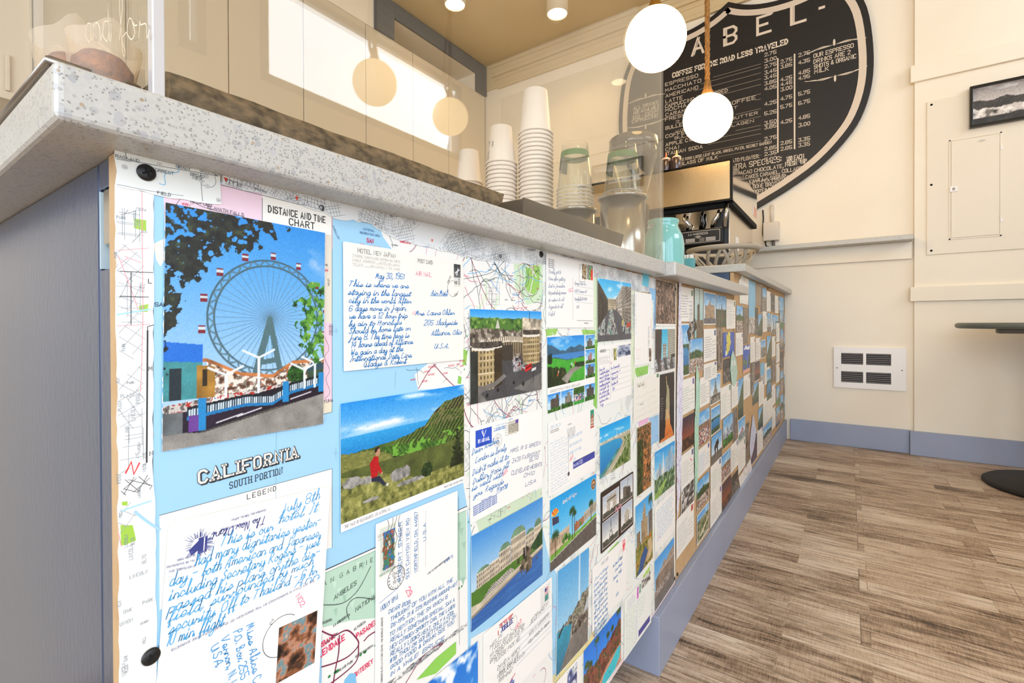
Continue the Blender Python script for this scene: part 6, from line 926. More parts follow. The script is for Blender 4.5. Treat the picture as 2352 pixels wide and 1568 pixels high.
def d(s, w, h):
    X, Y = -w/2, h/2; s.lines([[(X+0.011, Y-0.0085), (X+0.005, Y-0.0085), (X+0.005, -Y+0.008), (X+0.048, -Y+0.008), (X+0.048, Y-0.0085), (X+0.034, Y-0.0085)]], 0.0005, '#55555c'); s.text('BRUSSELS', X+0.0120, Y-0.0105, 0.0040, '#3f3f44', 0.0008, wide=0.7, fit=0.0210); scrawl(s, X+0.007, Y-0.0190, 0.038, 6, 0.0022, 0.0012, '#6a6a70', 0.0003, seed=3); hand(s, ['Dear Bob', 'I wouldnt have believed', 'made it. On the last', 'to lunch in 2000 Belgium', 'everything is going good.', 'Last night I ate', 'at a chinese cafe', 'on the back of this', 'picture. Love', 'Kay'], X+0.0065, Y-0.0400, 0.0040, 0.0063, VIOLET, 0.00055, 3, fit=[0.02, 0.037, 0.036, 0.04, 0.04, 0.036, 0.036, 0.038, 0.030, 0.012], seed=11)
    hand(s, ['Mr. Greenwald', 'Lawrence Ave. #4', 'Oldport St.', 'Durham NC', '   USA'], X+0.0520, Y-0.0420, 0.0042, 0.0090, VIOLET, 0.0006, 2, fit=[0.036, 0.038, 0.028, 0.030, 0.014], seed=12); s.lines([[(X+0.0520, Y-0.0440-0.009*k), (w/2-0.002, Y-0.0440-0.009*k)] for k in range(5)], 0.0003, '#8a8a94'); cancel(s, X+0.054, Y-0.0200, 0.030, 5, 0.0028, '#77777c', 0, 0.0012); s.image(blotch(14, 18, ['#6f7a30', '#3f6a4a', '#c8b04a', '#d8dcd0'], 4, 4), X+0.0640, Y-0.0280, X+0.0760, Y-0.0080); s.image(blotch(14, 18, ['#2f3a5a', '#9aa4b8', '#e2e4e8'], 5, 3), X+0.0800, Y-0.0245, w/2-0.0025, Y-0.0045); s.text('no', X+0.0500, Y-0.0330, 0.0040, '#f0a0b0', 0.0006)
card('white card headed with a city name, violet handwriting in a printed frame', [(1369.4, 796), (1446.7, 782.7), (1448, 904.4), (1371, 937.6)], d)
def d(s, w, h):
    X, Y = -w/2, h/2; scrawl(s, X+0.003, Y-0.0300, 0.052, 17, 0.00405, 0.0022, '#7fb4d8', 0.0004, 2, seed=14); s.text('Sep. 28. 23', X+0.007, Y-0.0090, 0.0034, '#7fb4d8', 0.0004); [s.text('MUNCHEN Olympiagelaende', X+0.006, Y-0.0125-0.0024*i, 0.0013, '#77777c', 0.0003, wide=0.8) for i in range(2)]; s.text('MUNCHEN', X+0.054, Y-0.0130, 0.0018, '#6a6a70', 0.0003)
    for i, (t, f) in enumerate((('Mr. Gary Carpenter', 0.040), ('1007 Pasadena Dr', 0.038), ('Terre City Ohio', 0.036), ('USA', 0.010))): s.text(t, X+0.0580+0.010*(i == 3), Y-0.0340-0.0110*i, 0.0036, '#7fb4d8', 0.0004, slant=0.3, rot=2, fit=f)
    im = Pic(14, 24, 7, '#2f9a76'); im.fill(im.inpoly([(0.1, 0.0), (0.1, 0.5), (0.5, 0.85), (0.9, 0.5), (0.9, 0)]), '#b8695a').fill((im.V < 0.5) & ((im.V*9 % 1) < 0.4), '#e8d8c4').fill(im.V < 0.06, '#d8403a'); s.image(im.done(0.02), w/2-0.0165, Y-0.0310, w/2-0.0040, Y-0.0030); s.lines([[(X+0.052+0.024*k/40, Y-0.0240+0.006*math.sin(k*0.32+ph)) for k in range(41)] for ph in (0, 1.2, 2.4, 3.6)], 0.0003, '#6a6a70')
    s.rect(X+0.0690, -Y+0.0190, w/2-0.0020, -Y+0.0290, '#3f48a0'); s.text('PAR AVION', X+0.0705, -Y+0.0215, 0.0038, '#c8ccec', 0.0007, fit=0.0155); [s.text(t, X+0.0875, -Y+0.0245-0.0035*i, 0.0024, '#c8ccec', 0.0005, fit=0.0120) for i, t in enumerate(('LUFTPOST', 'VIA AEREA'))]; s.lines([[(X+0.0552, Y-0.0260), (X+0.0552, -Y+0.018)]], 0.0006, '#8a8a90'); s.disc(X+0.0555, -Y+0.0160, 0.0030, '#4a4a4e'); s.lines([[(X+0.069, Y-0.0690), (w/2-0.002, Y-0.0690)]], 0.0007, '#4a4a4e'); s.text('no.2', X+0.060, Y-0.0660, 0.0042, '#f06a80', 0.0008, rot=30)
card('white card crammed with pale blue writing and a blue airmail label low at its side', [(1256, 969), (1363.8, 935.7), (1365, 1076), (1257.4, 1141)], d)
card('rounded beach card with a curved blue bay and bright sky', [(1374.8, 983), (1445.5, 953), (1445.5, 1055.7), (1376, 1099)], photo(a_bay, 0, 0.0012), corner=0.005)
def d(s, w, h):
    photo(a_arizona, 0, 0.0011)(s, w, h); X, Y = -w/2, h/2; s.disc(w/2-0.010, Y-0.0140, 0.0085, '#e8d9b4', 20); s.disc(w/2-0.010, Y-0.0140, 0.0078, '#6a4a34', 20); s.disc(w/2-0.010, Y-0.0140, 0.0052, '#d89a5a', 18); s.rect(w/2-0.0140, Y-0.0165, w/2-0.006, Y-0.0135, '#4a6a8a'); s.text('State Capitol - Arizona', X+0.0340, Y-0.0150, 0.0046, '#eef6fb', 0.0008, cursive=True, curve=3, slant=0.4, rot=2, fit=0.042)
    for k in range(7): a0, a1 = math.radians(20+k*20), math.radians(40+k*20); c = (X+0.0130, Y-0.0255); s.poly([c, (c[0]+0.0110*math.cos(a0), c[1]+0.0110*math.sin(a0)), (c[0]+0.0110*math.cos(a1), c[1]+0.0110*math.sin(a1))], '#d8402c' if k % 2 else '#f2c23a')
    s.poly([(X+0.0050, Y-0.0250), (X+0.0230, Y-0.0280), (X+0.0240, Y-0.0370), (X+0.0060, Y-0.0360)], '#3a3f5a'); s.lines([[(X+0.0040, Y-0.0170), (X+0.0065, Y-0.0460)]], 0.0010, '#e2e6ea')
card('palm-lined street card with a state seal and a sunburst flag', [(1260.4, 1147.6), (1366.8, 1087.6), (1366.8, 1225.4), (1260.6, 1315)], d, deckle=0.0004)
def d(s, w, h):
    X, Y = -w/2, h/2
    for k, (a, b, c, e) in enumerate(((0.05, 0.53, 0.52, 0.90), (0.57, 0.55, 0.97, 0.96), (0.04, 0.05, 0.50, 0.48), (0.59, 0.06, 0.96, 0.50))): s.rect(X+w*a-0.0008, -Y+h*b-0.0008, X+w*c+0.0008, -Y+h*e+0.0008, '#efece6'); s.image(a_mono(28, 34, k), X+w*a, -Y+h*b, X+w*c, -Y+h*e)
    s.text('Paris', X+w*0.42, -Y+h*0.49, 0.0075, '#f0a0b0', 0.0016, cursive=True, curve=3, rot=8)
card('black-framed card with four pale monument views and pink script', [(1377.8, 1131), (1452.4, 1081.7), (1452.4, 1202.5), (1377.8, 1272.6)], d, paper='#2a201e', corner=0.003)
card('tall fountain jet card above a harbour quay, pale blue sky', [(1277, 1312.7), (1350.4, 1252.8), (1348, 1473.5), (1274.7, 1549.8)], photo(a_fountain, 0.0006, 0.0013), corner=0.003)
def d(s, w, h):
    X, Y = -w/2, h/2; s.text('POST CARD', X+0.034, Y-0.0100, 0.0050, '#9a9a9e', 0.0007, wide=0.6, fit=0.026); s.lines([[(0.0080, Y-0.026), (0.0080, -Y+0.008)]], 0.0003, '#d8d8d4'); hand(s, ['Sunday', 'Dear Friends', 'Arrived here at last', 'The trip was fine', 'but a little long', 'The children are', 'all well and send', 'their love to you', 'We leave Monday', 'for the coast and', 'will write again', 'from there.', 'Mary & Bob'], X+0.006, Y-0.0240, 0.0044, 0.0085, '#3f94d0', 0.0007, 2, fit=0.050, seed=15); hand(s, ['Mr. & Mrs. L.E. Singer', '    Lane Street', 'Beaver Falls', '     Pa.', '', '     USA'], 0.0110, Y-0.0320, 0.0046, 0.0110, '#3f94d0', 0.0007, 2, fit=[0.040, 0.038, 0.036, 0.02, 0, 0.022], seed=16); im = blotch(12, 16, ['#e8404c', '#f2a0a4', '#f0dcd8'], 7, 3); s.image(im, w/2-0.0170, Y-0.0220, w/2-0.0050, Y-0.0020); s.ring(w/2-0.0255, Y-0.0230, 0.0090, 0.0004, '#8a8a90'); s.ring(w/2-0.0255, Y-0.0230, 0.0058, 0.0003, '#8a8a90')
card('white card with bold light blue handwriting, red stamp and round postmark', [(1357.4, 1301), (1436, 1233), (1436, 1356), (1358, 1453.6)], d)
card('hotel pool with palm trees under a vivid blue sky', [(1337.4, 1493.5), (1423.8, 1391.4), (1423.8, 1515.8), (1338, 1640)], photo(a_pool, 0, 0.0013))
def d(s, w, h):
    X, Y = -w/2, h/2; scrawl(s, X+0.004, Y-0.0300, 0.054, 17, 0.0046, 0.0024, '#7faf96', 0.0005, 2, seed=18); scrawl(s, X+0.014, Y-0.0100, 0.036, 6, 0.0030, 0.0016, '#8a8ac0', 0.0004, 2, seed=19); scrawl(s, X+0.068, Y-0.0330, 0.032, 6, 0.0062, 0.0024, '#7faf96', 0.0005, 2, seed=20); s.lines([[(X+0.0620, Y-0.010), (X+0.0620, -Y+0.006)]], 0.0016, '#c4c0e8'); s.rect(X+0.0700, -Y+0.0060, w/2-0.008, -Y+0.0180, '#4a4a94'); s.image(blotch(8, 14, ['#d838c8', '#e88ae0', '#b02aa8'], 2, 2), X+0.0610, Y-0.0250, X+0.0690, Y-0.0030); s.image(blotch(8, 12, ['#3f7a5a', '#8ab49a'], 3, 2), X+0.0730, Y-0.0200, X+0.0810, Y-0.0030); s.image(blotch(10, 12, ['#3a3634', '#8a8480', '#d8d4ce'], 4, 3), X+0.0850, Y-0.0180, w/2-0.0060, Y-0.0010)
card('pale card in tiny green handwriting with magenta, green and grey stamps', [(1431.4, 1377), (1493, 1309), (1494.8, 1432), (1432.5, 1507.6)], d, paper='#f1f3ec')
def d(s, w, h): s.image(blotch(16, 20, ['#2f3a6a', '#6f7fb0', '#e4e6ea', '#3f7a4a', '#c8544a'], 8, 3), 0.0, 0.0, w/2-0.008, h/2-0.004); scrawl(s, -w/2+0.004, h/2-0.020, w*0.45, 6, 0.007, 0.003, '#8a9ab8', 0.0005, seed=21)
card('white card corner with a dark portrait stamp at the bottom edge, beside the pool card', [(1268, 1567), (1325, 1516), (1330, 1640), (1270, 1710)], d)
def d(s, w, h):
    X, Y = -w/2, h/2; scrawl(s, X+0.006, Y-0.006, h*0.48, 11, 0.0043, 0.0024, '#7a76c0', 0.0005, -90, seed=22); [s.lines([[(X+0.008+0.012*k, -Y+0.012), (X+0.018+0.012*k, -Y+0.012), (X+0.018+0.012*k, -Y+0.030), (X+0.008+0.012*k, -Y+0.030), (X+0.008+0.012*k, -Y+0.012)]], 0.0004, '#f0a090') for k in range(2)]; [s.text('KAMAKURA GREAT BUDDHA', w/2-0.020+0.004*k, 0.004, 0.0026, '#6a6a70', 0.0005, rot=-90, wide=0.7, fit=0.060) for k in range(2)]; s.image(blotch(10, 14, ['#6a4a34', '#3a2a20', '#b09a80'], 9, 3), w/2-0.014, -Y+0.004, w/2-0.002, -Y+0.030); s.text('POSTCARD', w/2-0.006, 0.020, 0.0026, '#f08a70', 0.0005, rot=-90)
card('tall narrow white card with violet writing turned sideways', [(1456.4, 670), (1495, 674.5), (1494, 833.4), (1454.4, 840)], d)
card('brown aerial view of a dense skyscraper city', [(1505.4, 643.4), (1550.0, 650), (1549, 743), (1503, 753)], photo(a_aerial, 0.0, 0.0014, bottom=0.004))
card('city avenue with a round tower and cyan sky between office blocks', [(1503, 758), (1549, 750.5), (1549, 848.7), (1501, 862.7)], photo(a_towers, 0.0015, 0.0014))
def d(s, w, h):
    X, Y = -w/2, h/2; s.text('Post Card', X+0.020, Y-0.0180, 0.0070, '#7a5a4c', 0.0009, cursive=True, curve=3, rot=3, fit=0.034); cancel(s, X+0.045, Y-0.0220, 0.024, 5, 0.0030, '#b8b4a8', 0, 0.001); scrawl(s, X+0.012, Y-0.0400, w*0.78, 4, 0.0125, 0.0045, '#c8c2b4', 0.0005, 3, seed=24); s.text('Columbia', X+0.030, Y-0.0530, 0.0040, '#a8a294', 0.0006, cursive=True); s.rect(w/2-0.020, Y-0.0080, w/2-0.006, Y-0.0005, '#5f8a6a'); s.lines([[(X+0.004, Y-0.02), (X+0.004, -Y+0.01)]], 0.0005, '#c8c2b4')
card('aged beige card with very faint pencil address and script heading', [(1452.3, 868), (1513, 858), (1513, 948), (1453, 971)], d, paper='#efece0')
def d(s, w, h): photo(a_liberty, 0.0, 0.0011)(s, w, h); s.lines([[(-w/2+0.004, 0.020-0.0052*k), (-w/2+0.004+random.Random(k).uniform(0.012, 0.017), 0.020-0.0052*k)] for k in range(9)], 0.0012, '#8f8884')
card('black card with a floodlit torch-bearing statue glowing orange', [(1513, 860), (1546, 853.8), (1546, 1000), (1514, 1015)], d, paper='#241c1b', x=0.0022)
card('narrow woodland canyon photo with a pale border', [(1459.6, 981), (1493.2, 967), (1493.7, 1117), (1461.8, 1138.5)], photo(a_canyon, 0.0012, 0.0014), paper='#dfe4cc')
card('hillside city skyline with a pointed white tower and green trees', [(1501, 1038.4), (1547.8, 1011.6), (1547.8, 1113), (1502, 1145)], photo(a_skyline, 0, 0.0014))
card('upright card of a stepped stone tower above autumn gardens', [(1457.5, 1160), (1497, 1130), (1496, 1275), (1458.4, 1333.6)], photo(a_tower, 0, 0.0014))
def d(s, w, h): scrawl(s, -w/2+0.010, h/2-0.0160, w*0.80, 12, 0.0055, 0.0030, '#3f9fd8', 0.0008, 3, seed=26); s.text('VISTA', -w/2+0.020, -h/2+0.022, 0.004, '#e8a0a8', 0.0006)
card('white card closely written in bright blue under the skyline card', [(1502, 1164), (1548, 1121.5), (1548, 1215), (1502, 1270.6)], d)
card('brownish museum facade under blue sky in the bottom corner of the near board', [(1501, 1283), (1545.7, 1238.6), (1547, 1330), (1502, 1409)], photo(a_museum, 0, 0.0014))
# --- the smaller cards along the rest of the bar
def A(x): return 1520+x/4.356
def Bq(x): return 1520+x/3.266
def small(label, x0, x1, yt, yb, kind, zoom, seed, lift=0.0, grp='postcards along the far boards', rot=0):
    fx, fy = (A, lambda v: 620+v/4.356) if zoom == 'A' else ((Bq, lambda v: 900+v/3.266) if zoom == 'B' else ((lambda v: v), (lambda v: v)))
    X0, X1 = fx(x0), fx(x1); y0, zt = yz(X0, fy(yt)); _, zb = yz(X0, fy(yb)); y1 = yz(X1, 800)[0]; y1 = min(y1, 3.386); w, h = y1-y0, zt-zb
    def dr(s, w, h):
        X, Y = -w/2, h/2
        if kind.startswith('w'):
            c = {'w': '#8a8f98', 'wb': '#5fa0d0', 'wg': '#7fae98', 'wk': '#5a5a5e', 'wv': '#8a86c0', 'wr': '#9a9aa0'}[kind]; scrawl(s, X+w*0.07, Y-h*0.28, w*0.5, 9, h*0.075, h*0.030, c, 0.0009, 1, seed=seed); scrawl(s, X+w*0.64, Y-h*0.42, w*0.29, 4, h*0.12, h*0.032, c, 0.0009, 1, seed=seed+1); s.rect(X+w*0.82, Y-h*0.22, X+w*0.95, Y-h*0.05, ('#7f6aa8', '#5f8a6a', '#c8544a', '#4a5a8a')[seed % 4]); s.lines([[(X+w*0.60, Y-h*0.1), (X+w*0.60, -Y+h*0.1)]], 0.0007, '#c8c6c0')
            if kind == 'wr': s.lines([[(X+w*0.7, Y-h*0.3), (X+w*0.8, Y-h*0.36)]], 0.003, '#e8505c')
        else:
            m_ = 0.003 if seed % 3 == 0 else 0.0; s.image(a_any(max(10, min(40, int(w/0.0045))), max(12, min(44, int(h/0.0028))), kind, seed), X+m_, -Y+m_, w/2-m_, Y-m_)
            if kind == 'islands': s.text('ISLES', X+w*0.55, Y-h*0.12, h*0.05, '#f2f0e8', 0.001)
    return card(label, ((y0+w/2, (zt+zb)/2), w, h, rot), dr, x=0.0014+lift, group=grp, paper='#f2f0e8' if kind.startswith('w') or seed % 3 == 0 else '#d8d4c8')
LIST = [
 ('white handwritten card at the top of the second panel, next to the seam', 170, 312, 160, 515, 'wk', 'A', 1), ('teal card of a tall concrete lookout tower', 322, 407, 176, 680, 'pillar', 'A', 2), ('sandstone hotel block against strong blue sky', 412, 535, 212, 548, 'building', 'A', 3), ('pointed gothic monument above green hills', 538, 638, 246, 570, 'gothic', 'A', 4), ('white card with blue stamps right of the gothic monument', 641, 732, 286, 590, 'w', 'A', 5),
 ('mountain lake card with a pink sky and white border', 172, 268, 536, 1080, 'lake', 'A', 6), ('white message card with an orange stamp below the sandstone hotel', 413, 540, 590, 925, 'wk', 'A', 7), ('town square crowd below a green hill', 273, 405, 692, 1040, 'town', 'A', 8), ('dark peeling tree bark photo strip', 541, 601, 578, 1010, 'bark', 'A', 10), ('royal blue map card with yellow islands', 608, 722, 626, 880, 'islands', 'A', 11), ('blank-looking white card beside the yellow island map', 734, 807, 629, 865, 'wr', 'A', 12),
 ('small photo of clouds over treetops, under the end of the middle countertop', 741, 807, 353, 620, 'town', 'A', 13), ('long grey and teal rock photo next to the tall blue card', 812, 862, 372, 740, 'bark', 'A', 14), ('white crest card with a red and blue emblem on pale blue', 412, 545, 945, 1125, 'w', 'A', 15), ('white card with grey and green stamps left of the green map strip', 186, 323, 1106, 1460, 'wg', 'A', 16), ('grey-beige handwritten card right of the green map strip', 376, 474, 1082, 1380, 'wk', 'A', 17),
 ('white church steeple in a clear blue sky', 479, 581, 1062, 1362, 'spire', 'A', 18), ('dark crowd photograph with white border', 612, 692, 897, 1142, 'dark', 'A', 19), ('white letter card ruled in pale green ink', 583, 686, 1182, 1500, 'wg', 'A', 21), ('white postcard with purple stamp left of the steep hill', 692, 757, 1144, 1390, 'w', 'A', 22), ('deep blue sea card with white peak and pink base', 809, 876, 757, 1040, 'sea', 'A', 23), ('white typed letter under the pink-based sea card', 813, 880, 1062, 1300, 'wk', 'A', 24), ('steep dark hillside on violet sky', 759, 811, 1102, 1500, 'hill', 'A', 25),
 ('cream message card below the tall blue card', 880, 932, 672, 930, 'w', 'A', 26), ('second cream message card beside its twin', 936, 985, 682, 905, 'wk', 'A', 27), ('grey bordered statue photo next to the cream cards', 987, 1036, 702, 890, 'other', 'A', 27), ('glowing orange sunset card with white border', 922, 978, 917, 1125, 'sunset', 'A', 30), ('bark-like brown strip left of the orange sunset', 886, 918, 932, 1245, 'bark', 'A', 31), ('plain blue sky card right of the orange sunset', 982, 1021, 937, 1120, 'poolview', 'A', 32), ('white letter right of the plain blue sky card', 1024, 1074, 938, 1155, 'wk', 'A', 33), ('desert mesa under light blue sky', 906, 964, 1148, 1360, 'hill', 'A', 34), ('white card between the desert mesa and two sepia cards', 966, 1020, 1123, 1370, 'wk', 'A', 35),
 ('sunset-tinted street buildings photo beside the map strip', 147, 236, 202, 455, 'sunset', 'B', 40), ('market square crowd with hall and blue sky', 266, 354, 163, 420, 'crowd', 'B', 41), ('green shore and lake view below the steeple', 364, 432, 127, 335, 'lake', 'B', 42), ('white card with a red stamp under the sunset-tinted street', 140, 234, 480, 742, 'wr', 'B', 43), ('white letter in blue ink under the market square', 263, 356, 442, 652, 'wb', 'B', 44), ('black and white waterfall on rocks', 140, 237, 714, 945, 'bw', 'B', 45), ('lowest white letter above the bare hardboard corner', 104, 234, 962, 1258, 'w', 'B', 46), ('castle ruin above brown slopes', 260, 349, 683, 905, 'town', 'B', 47), ('hill village card with pale border at the bottom edge', 259, 349, 928, 1155, 'park', 'B', 48),
 ('dark archway monument before a pale sky', 368, 446, 342, 567, 'monument', 'B', 50), ('white card with green stamp under the archway monument', 361, 440, 563, 790, 'wg', 'B', 51), ('bottom white card next to the hill village', 359, 444, 793, 1027, 'w', 'B', 52), ('city skyline with a green park and strong blue sky', 456, 529, 207, 427, 'city', 'B', 53), ('river town rooftops below the city skyline', 442, 511, 483, 692, 'crowd', 'B', 54), ('rocky headland at orange dusk on the bottom row', 446, 514, 702, 902, 'sunset', 'B', 55), ('dark brown forest card at the bottom row', 519, 569, 642, 792, 'dark', 'B', 56), ('charcoal rock strip right of the city skyline', 532, 560, 133, 380, 'bark', 'B', 58), ('white typed card under the charcoal rock strip', 514, 567, 402, 612, 'wk', 'B', 59), ('harbour card with a red flag', 569, 621, 217, 392, 'flag', 'B', 60), ('white card with a red mark below the harbour flag', 569, 624, 396, 622, 'wr', 'B', 61), ('tree trunk photo right of the harbour flag', 626, 650, 242, 560, 'bark', 'B', 62), ('purple rock painting card near the floor', 663, 711, 352, 562, 'purple', 'B', 63), ('small white card right of the purple rock', 713, 755, 292, 482, 'w', 'B', 64), ('green mountain slope card near the far end', 721, 755, 133, 292, 'hill', 'B', 65), ('wooded street with a blue patch of sky at the lowest row', 758, 820, 272, 432, 'town', 'B', 66), ('large blank white card above the wooded street', 757, 830, 60, 262, 'w', 'B', 67),
 ('very tall sky-blue card reaching up to the raised countertop', 866, 934, 97, 640, 'poolview', 'A', 70), ('beige paper card right of the tall sky-blue card', 936, 984, 122, 352, 'tan', 'A', 71), ('thin dark strip photo under the raised countertop', 984, 1001, 150, 432, 'bark', 'A', 72), ('grey photo with a blue corner in the top row', 1004, 1042, 172, 408, 'other', 'A', 73), ('white card carrying a dark picture in the top row', 1045, 1086, 206, 412, 'w', 'A', 74), ('dark grey picture inside the top row white cards', 1087, 1126, 232, 412, 'dark', 'A', 76), ('white card with red edge in the top row', 1128, 1165, 252, 430, 'wr', 'A', 77), ('long grey pavement photo in the top row near the wall', 1172, 1216, 262, 602, 'other', 'A', 79), ('turquoise strip in the top corner by the far wall', 1224, 1258, 250, 432, 'poolview', 'A', 80),
 ('dark waterfall strip under the beige paper', 927, 960, 372, 650, 'dark', 'A', 82), ('pale green card with a dark pot', 962, 1001, 442, 660, 'hill', 'A', 83), ('white letter under the grey photo with the blue corner', 1005, 1050, 412, 620, 'wk', 'A', 84), ('blue sky and tower strip in the second row', 1053, 1085, 427, 620, 'spire', 'A', 85), ('cream card in the second row', 1089, 1127, 442, 620, 'w', 'A', 86), ('blue lake photo in the second row', 1130, 1165, 452, 600, 'lake', 'A', 87),
]
for L_ in LIST: small(*L_)
# past those, toward the wall, cards of which only the kind shows
kinds = ['w', 'town', 'wk', 'spire', 'crowd', 'wb', 'lake', 'dark', 'wr', 'hill', 'building', 'bark', 'w', 'city']
words_ = {'w': 'white handwritten', 'wk': 'white typed', 'wb': 'blue-ink', 'wr': 'red-marked white', 'town': 'green town', 'spire': 'church spire', 'crowd': 'busy street', 'lake': 'lakeside', 'dark': 'dark night', 'hill': 'green hill', 'building': 'tan building', 'bark': 'brown rock', 'city': 'pale skyline'}
ROWN = ('lowest row', 'second row from the floor', 'third row from the floor', 'fourth row from the floor', 'fifth row from the floor', 'sixth row from the floor')
rr = random.Random(5); cols = [(1760, 1770.5), (1771.5, 1780.5), (1781.5, 1790), (1791, 1798.5), (1799.3, 1806.4)]; CN = ('fifth', 'fourth', 'third', 'second', 'first')
for ci, (c0, c1) in enumerate(cols):
    y0, y1 = yz(c0, 800)[0], min(yz(c1, 800)[0], 3.384); z = 0.142+rr.uniform(0, 0.03); ri = 0
    top = 0.66 if ci < 3 else 0.70
    if ci == 0: z = 0.34; ri = 2
    while z < top and ri < 6:
        h = rr.choice((0.105, 0.12, 0.15)); k = kinds[(ci*5+ri*3) % len(kinds)]; w = y1-y0-0.012
        def dr(s, w, h, k=k, sd=200+ci*11+ri):
            X, Y = -w/2, h/2
            if k.startswith('w'): scrawl(s, X+w*0.07, Y-h*0.28, w*0.5, 8, h*0.08, h*0.03, '#8a8f98', 0.0012, 1, seed=sd); s.rect(X+w*0.8, Y-h*0.25, X+w*0.95, Y-h*0.06, ('#7f6aa8', '#5f8a6a', '#c8544a')[sd % 3])
            else: s.image(a_any(18, 22, k, sd), X, -Y, w/2, Y)
        if z+h < 0.885: card('%s card, %s column from the far wall, %s' % (words_[k], CN[ci], ROWN[ri]), (((y0+y1)/2, z+h/2), w, h, rr.uniform(-1, 1)), dr, group='postcards along the far boards')
        z += h+rr.uniform(0.004, 0.018); ri += 1
# tilted sticker, and torn map strips over the far panels
def d(s, w, h):
    s.rect(-w/2, -h/2, w/2, -h/2+h*0.28, '#e0482c')
    for i, t in enumerate(('DO NOT', 'OPEN THE', 'ROAD')): s.text(t, -w/2+0.006, h/2-0.016-0.0135*i, 0.0095, '#e8e4e0', 0.0018, wide=0.9, fit=w*0.8)
def quad_obj(label, name, cat, q, fn, paper, x, tear=0.0):
    a = [yz(A(p[0]), 620+p[1]/4.356) if True else p for p in q]; yc, zc = sum(p[0] for p in a)/len(a), sum(p[1] for p in a)/len(a)
    s = Sheet(0, 0, 0.0003, paper, outline=torn([(p[0]-yc, p[1]-zc) for p in a], tear, 0.02) if tear else [(p[0]-yc, p[1]-zc) for p in a]); fn(s); return tag(on_board(s.build(name), yc, zc, x), label, cat)
def bs(s):
    for i, (x, y) in enumerate(((-0.018, -0.006), (-0.012, -0.030), (-0.006, -0.054))): s.text(('ROADS', 'LESS', 'OPEN')[i], x, y+0.022, 0.011, '#e8e4e0', 0.0022, rot=62, wide=0.8, fit=0.055)
quad_obj('black tilted bumper sticker with white capitals over the second panel', 'sticker', 'sticker', [(244, 612), (320, 478), (344, 572), (262, 716)], bs, '#231f20', 0.0024)
def strip(label, q, world_x, seed, cols, roads):
    m = MapSheet([(A(x), 620+y/4.356) for x, y in q], cols[0], label, x=world_x, seed=seed, tear=0.002)
    for c in cols[1:]:
        for _ in range(5): x, y = m.r.uniform(m.bb[0], m.bb[2]), m.r.uniform(m.bb[1], m.bb[3]); m.S.disc(x, y, m.r.uniform(0.004, 0.012), c, 9) if inside((x, y), [(p[0]*0.8, p[1]*0.95) for p in m.loc]) else None
    m.wander(roads, 0.0008, '#9a80b8', None, 0.08).wander(roads, 0.0008, '#c87a9a', None, 0.08).wander(roads//2, 0.0010, '#7aa0d8', None, 0.08); return m.done()
strip('long pale map strip hanging along the second panel edge', [(160, 110), (184, 130), (176, 420), (200, 760), (204, 1000), (196, 1480), (176, 2200), (140, 2560), (135, 1500), (152, 600)], 0.0028, 31, ('#e6e6f2', '#f2e6ec', '#dce8f4'), 40)
strip('green and white torn map strip between the white letters of the second panel', [(336, 930), (362, 1060), (374, 1180), (372, 1350), (360, 1480), (350, 2100), (334, 2250), (322, 2300), (316, 1600), (330, 1300), (330, 1100)], 0.0028, 32, ('#b4e2c4', '#cfe8dc', '#c0c4ee'), 26)
strip('curled green map scrap beside the dark crowd photograph', [(700, 800), (735, 890), (750, 1020), (740, 1110), (720, 1160), (690, 1130), (676, 980), (684, 870)], 0.0028, 33, ('#b8dcc8', '#e6ecea'), 14)
strip('torn white and green map at the top of the far board by its open edge', [(766, 110), (800, 45), (815, 70), (868, 90), (862, 350), (775, 330)], 0.0014, 34, ('#f0f0e6', '#bfe0c8', '#e8d8c4'), 12)
strip('pale lilac map scrap between the tree trunk and the purple rock', [(905, 1440), (940, 1600), (915, 1780), (880, 1900), (870, 1760), (885, 1600)], 0.0028, 35, ('#d4d8ee', '#e4e8f4'), 10)
strip('white folded map corner poking out above the floor strip', [(760, 2080), (880, 1880), (895, 2000), (780, 2200)], 0.0028, 36, ('#f0efe8', '#cfe0cc', '#e8c8d0'), 10)
# ================================================================ acrylic guard on the long countertop
GX, GY1, GZ = -0.030, 1.115, 1.364
g = empty('sneeze_guard', (GX, 0.119, ST), 'clear acrylic sneeze guard standing along the edge of the long countertop', 'guard')
MB().box((0, 0.0035, 0.0003), (0.0045, GY1-0.119, GZ-ST)).build('front_pane', M['glass'], g)
MB().box((-0.46, GY1-0.119-0.0045, 0.0003), (-0.0003, GY1-0.119, GZ-ST)).build('end_pane', M['glass'], g)
M['edge'] = mat('acrylic_edge', '#c9c6c4', 0.12, spec=0.8, coat=0.5)
MB().box((-0.002, -0.0035, 0.0003), (0.006, 0.0033, 0.53)).build('corner_post', M['edge'], g, bevel=0.0008)
sp = MB().box((-0.30, -0.0045, 0.0003), (-0.0025, -0.0005, 0.50)).build('side_pane', M['glass'], g)
# chalk-pen scrawl on the side pane, read from the far side
wr = Sheet(0, 0, 0.00001, None); r_ = random.Random(9)
for i, t in enumerate(('you for', 'and for', 'visit us')): wr.text(t, -0.085-0.012*i, 0.048-0.042*i, 0.024, '#ecdfc8', 0.0008, cursive=True, curve=4, slant=-0.5, rot=-18, wide=1.2)
w_ = wr.build('chalk_writing', None, sp); w_.matrix_world = Matrix.Translation((-0.05, 0.1135, 0.93)) @ Matrix(((1, 0, 0, 0), (0, 0, -1, 0), (0, 1, 0, 0), (0, 0, 0, 1)))
# the writing keeps its place on the pane
w_.matrix_parent_inverse = Matrix.Translation((-GX, -0.119, -ST))

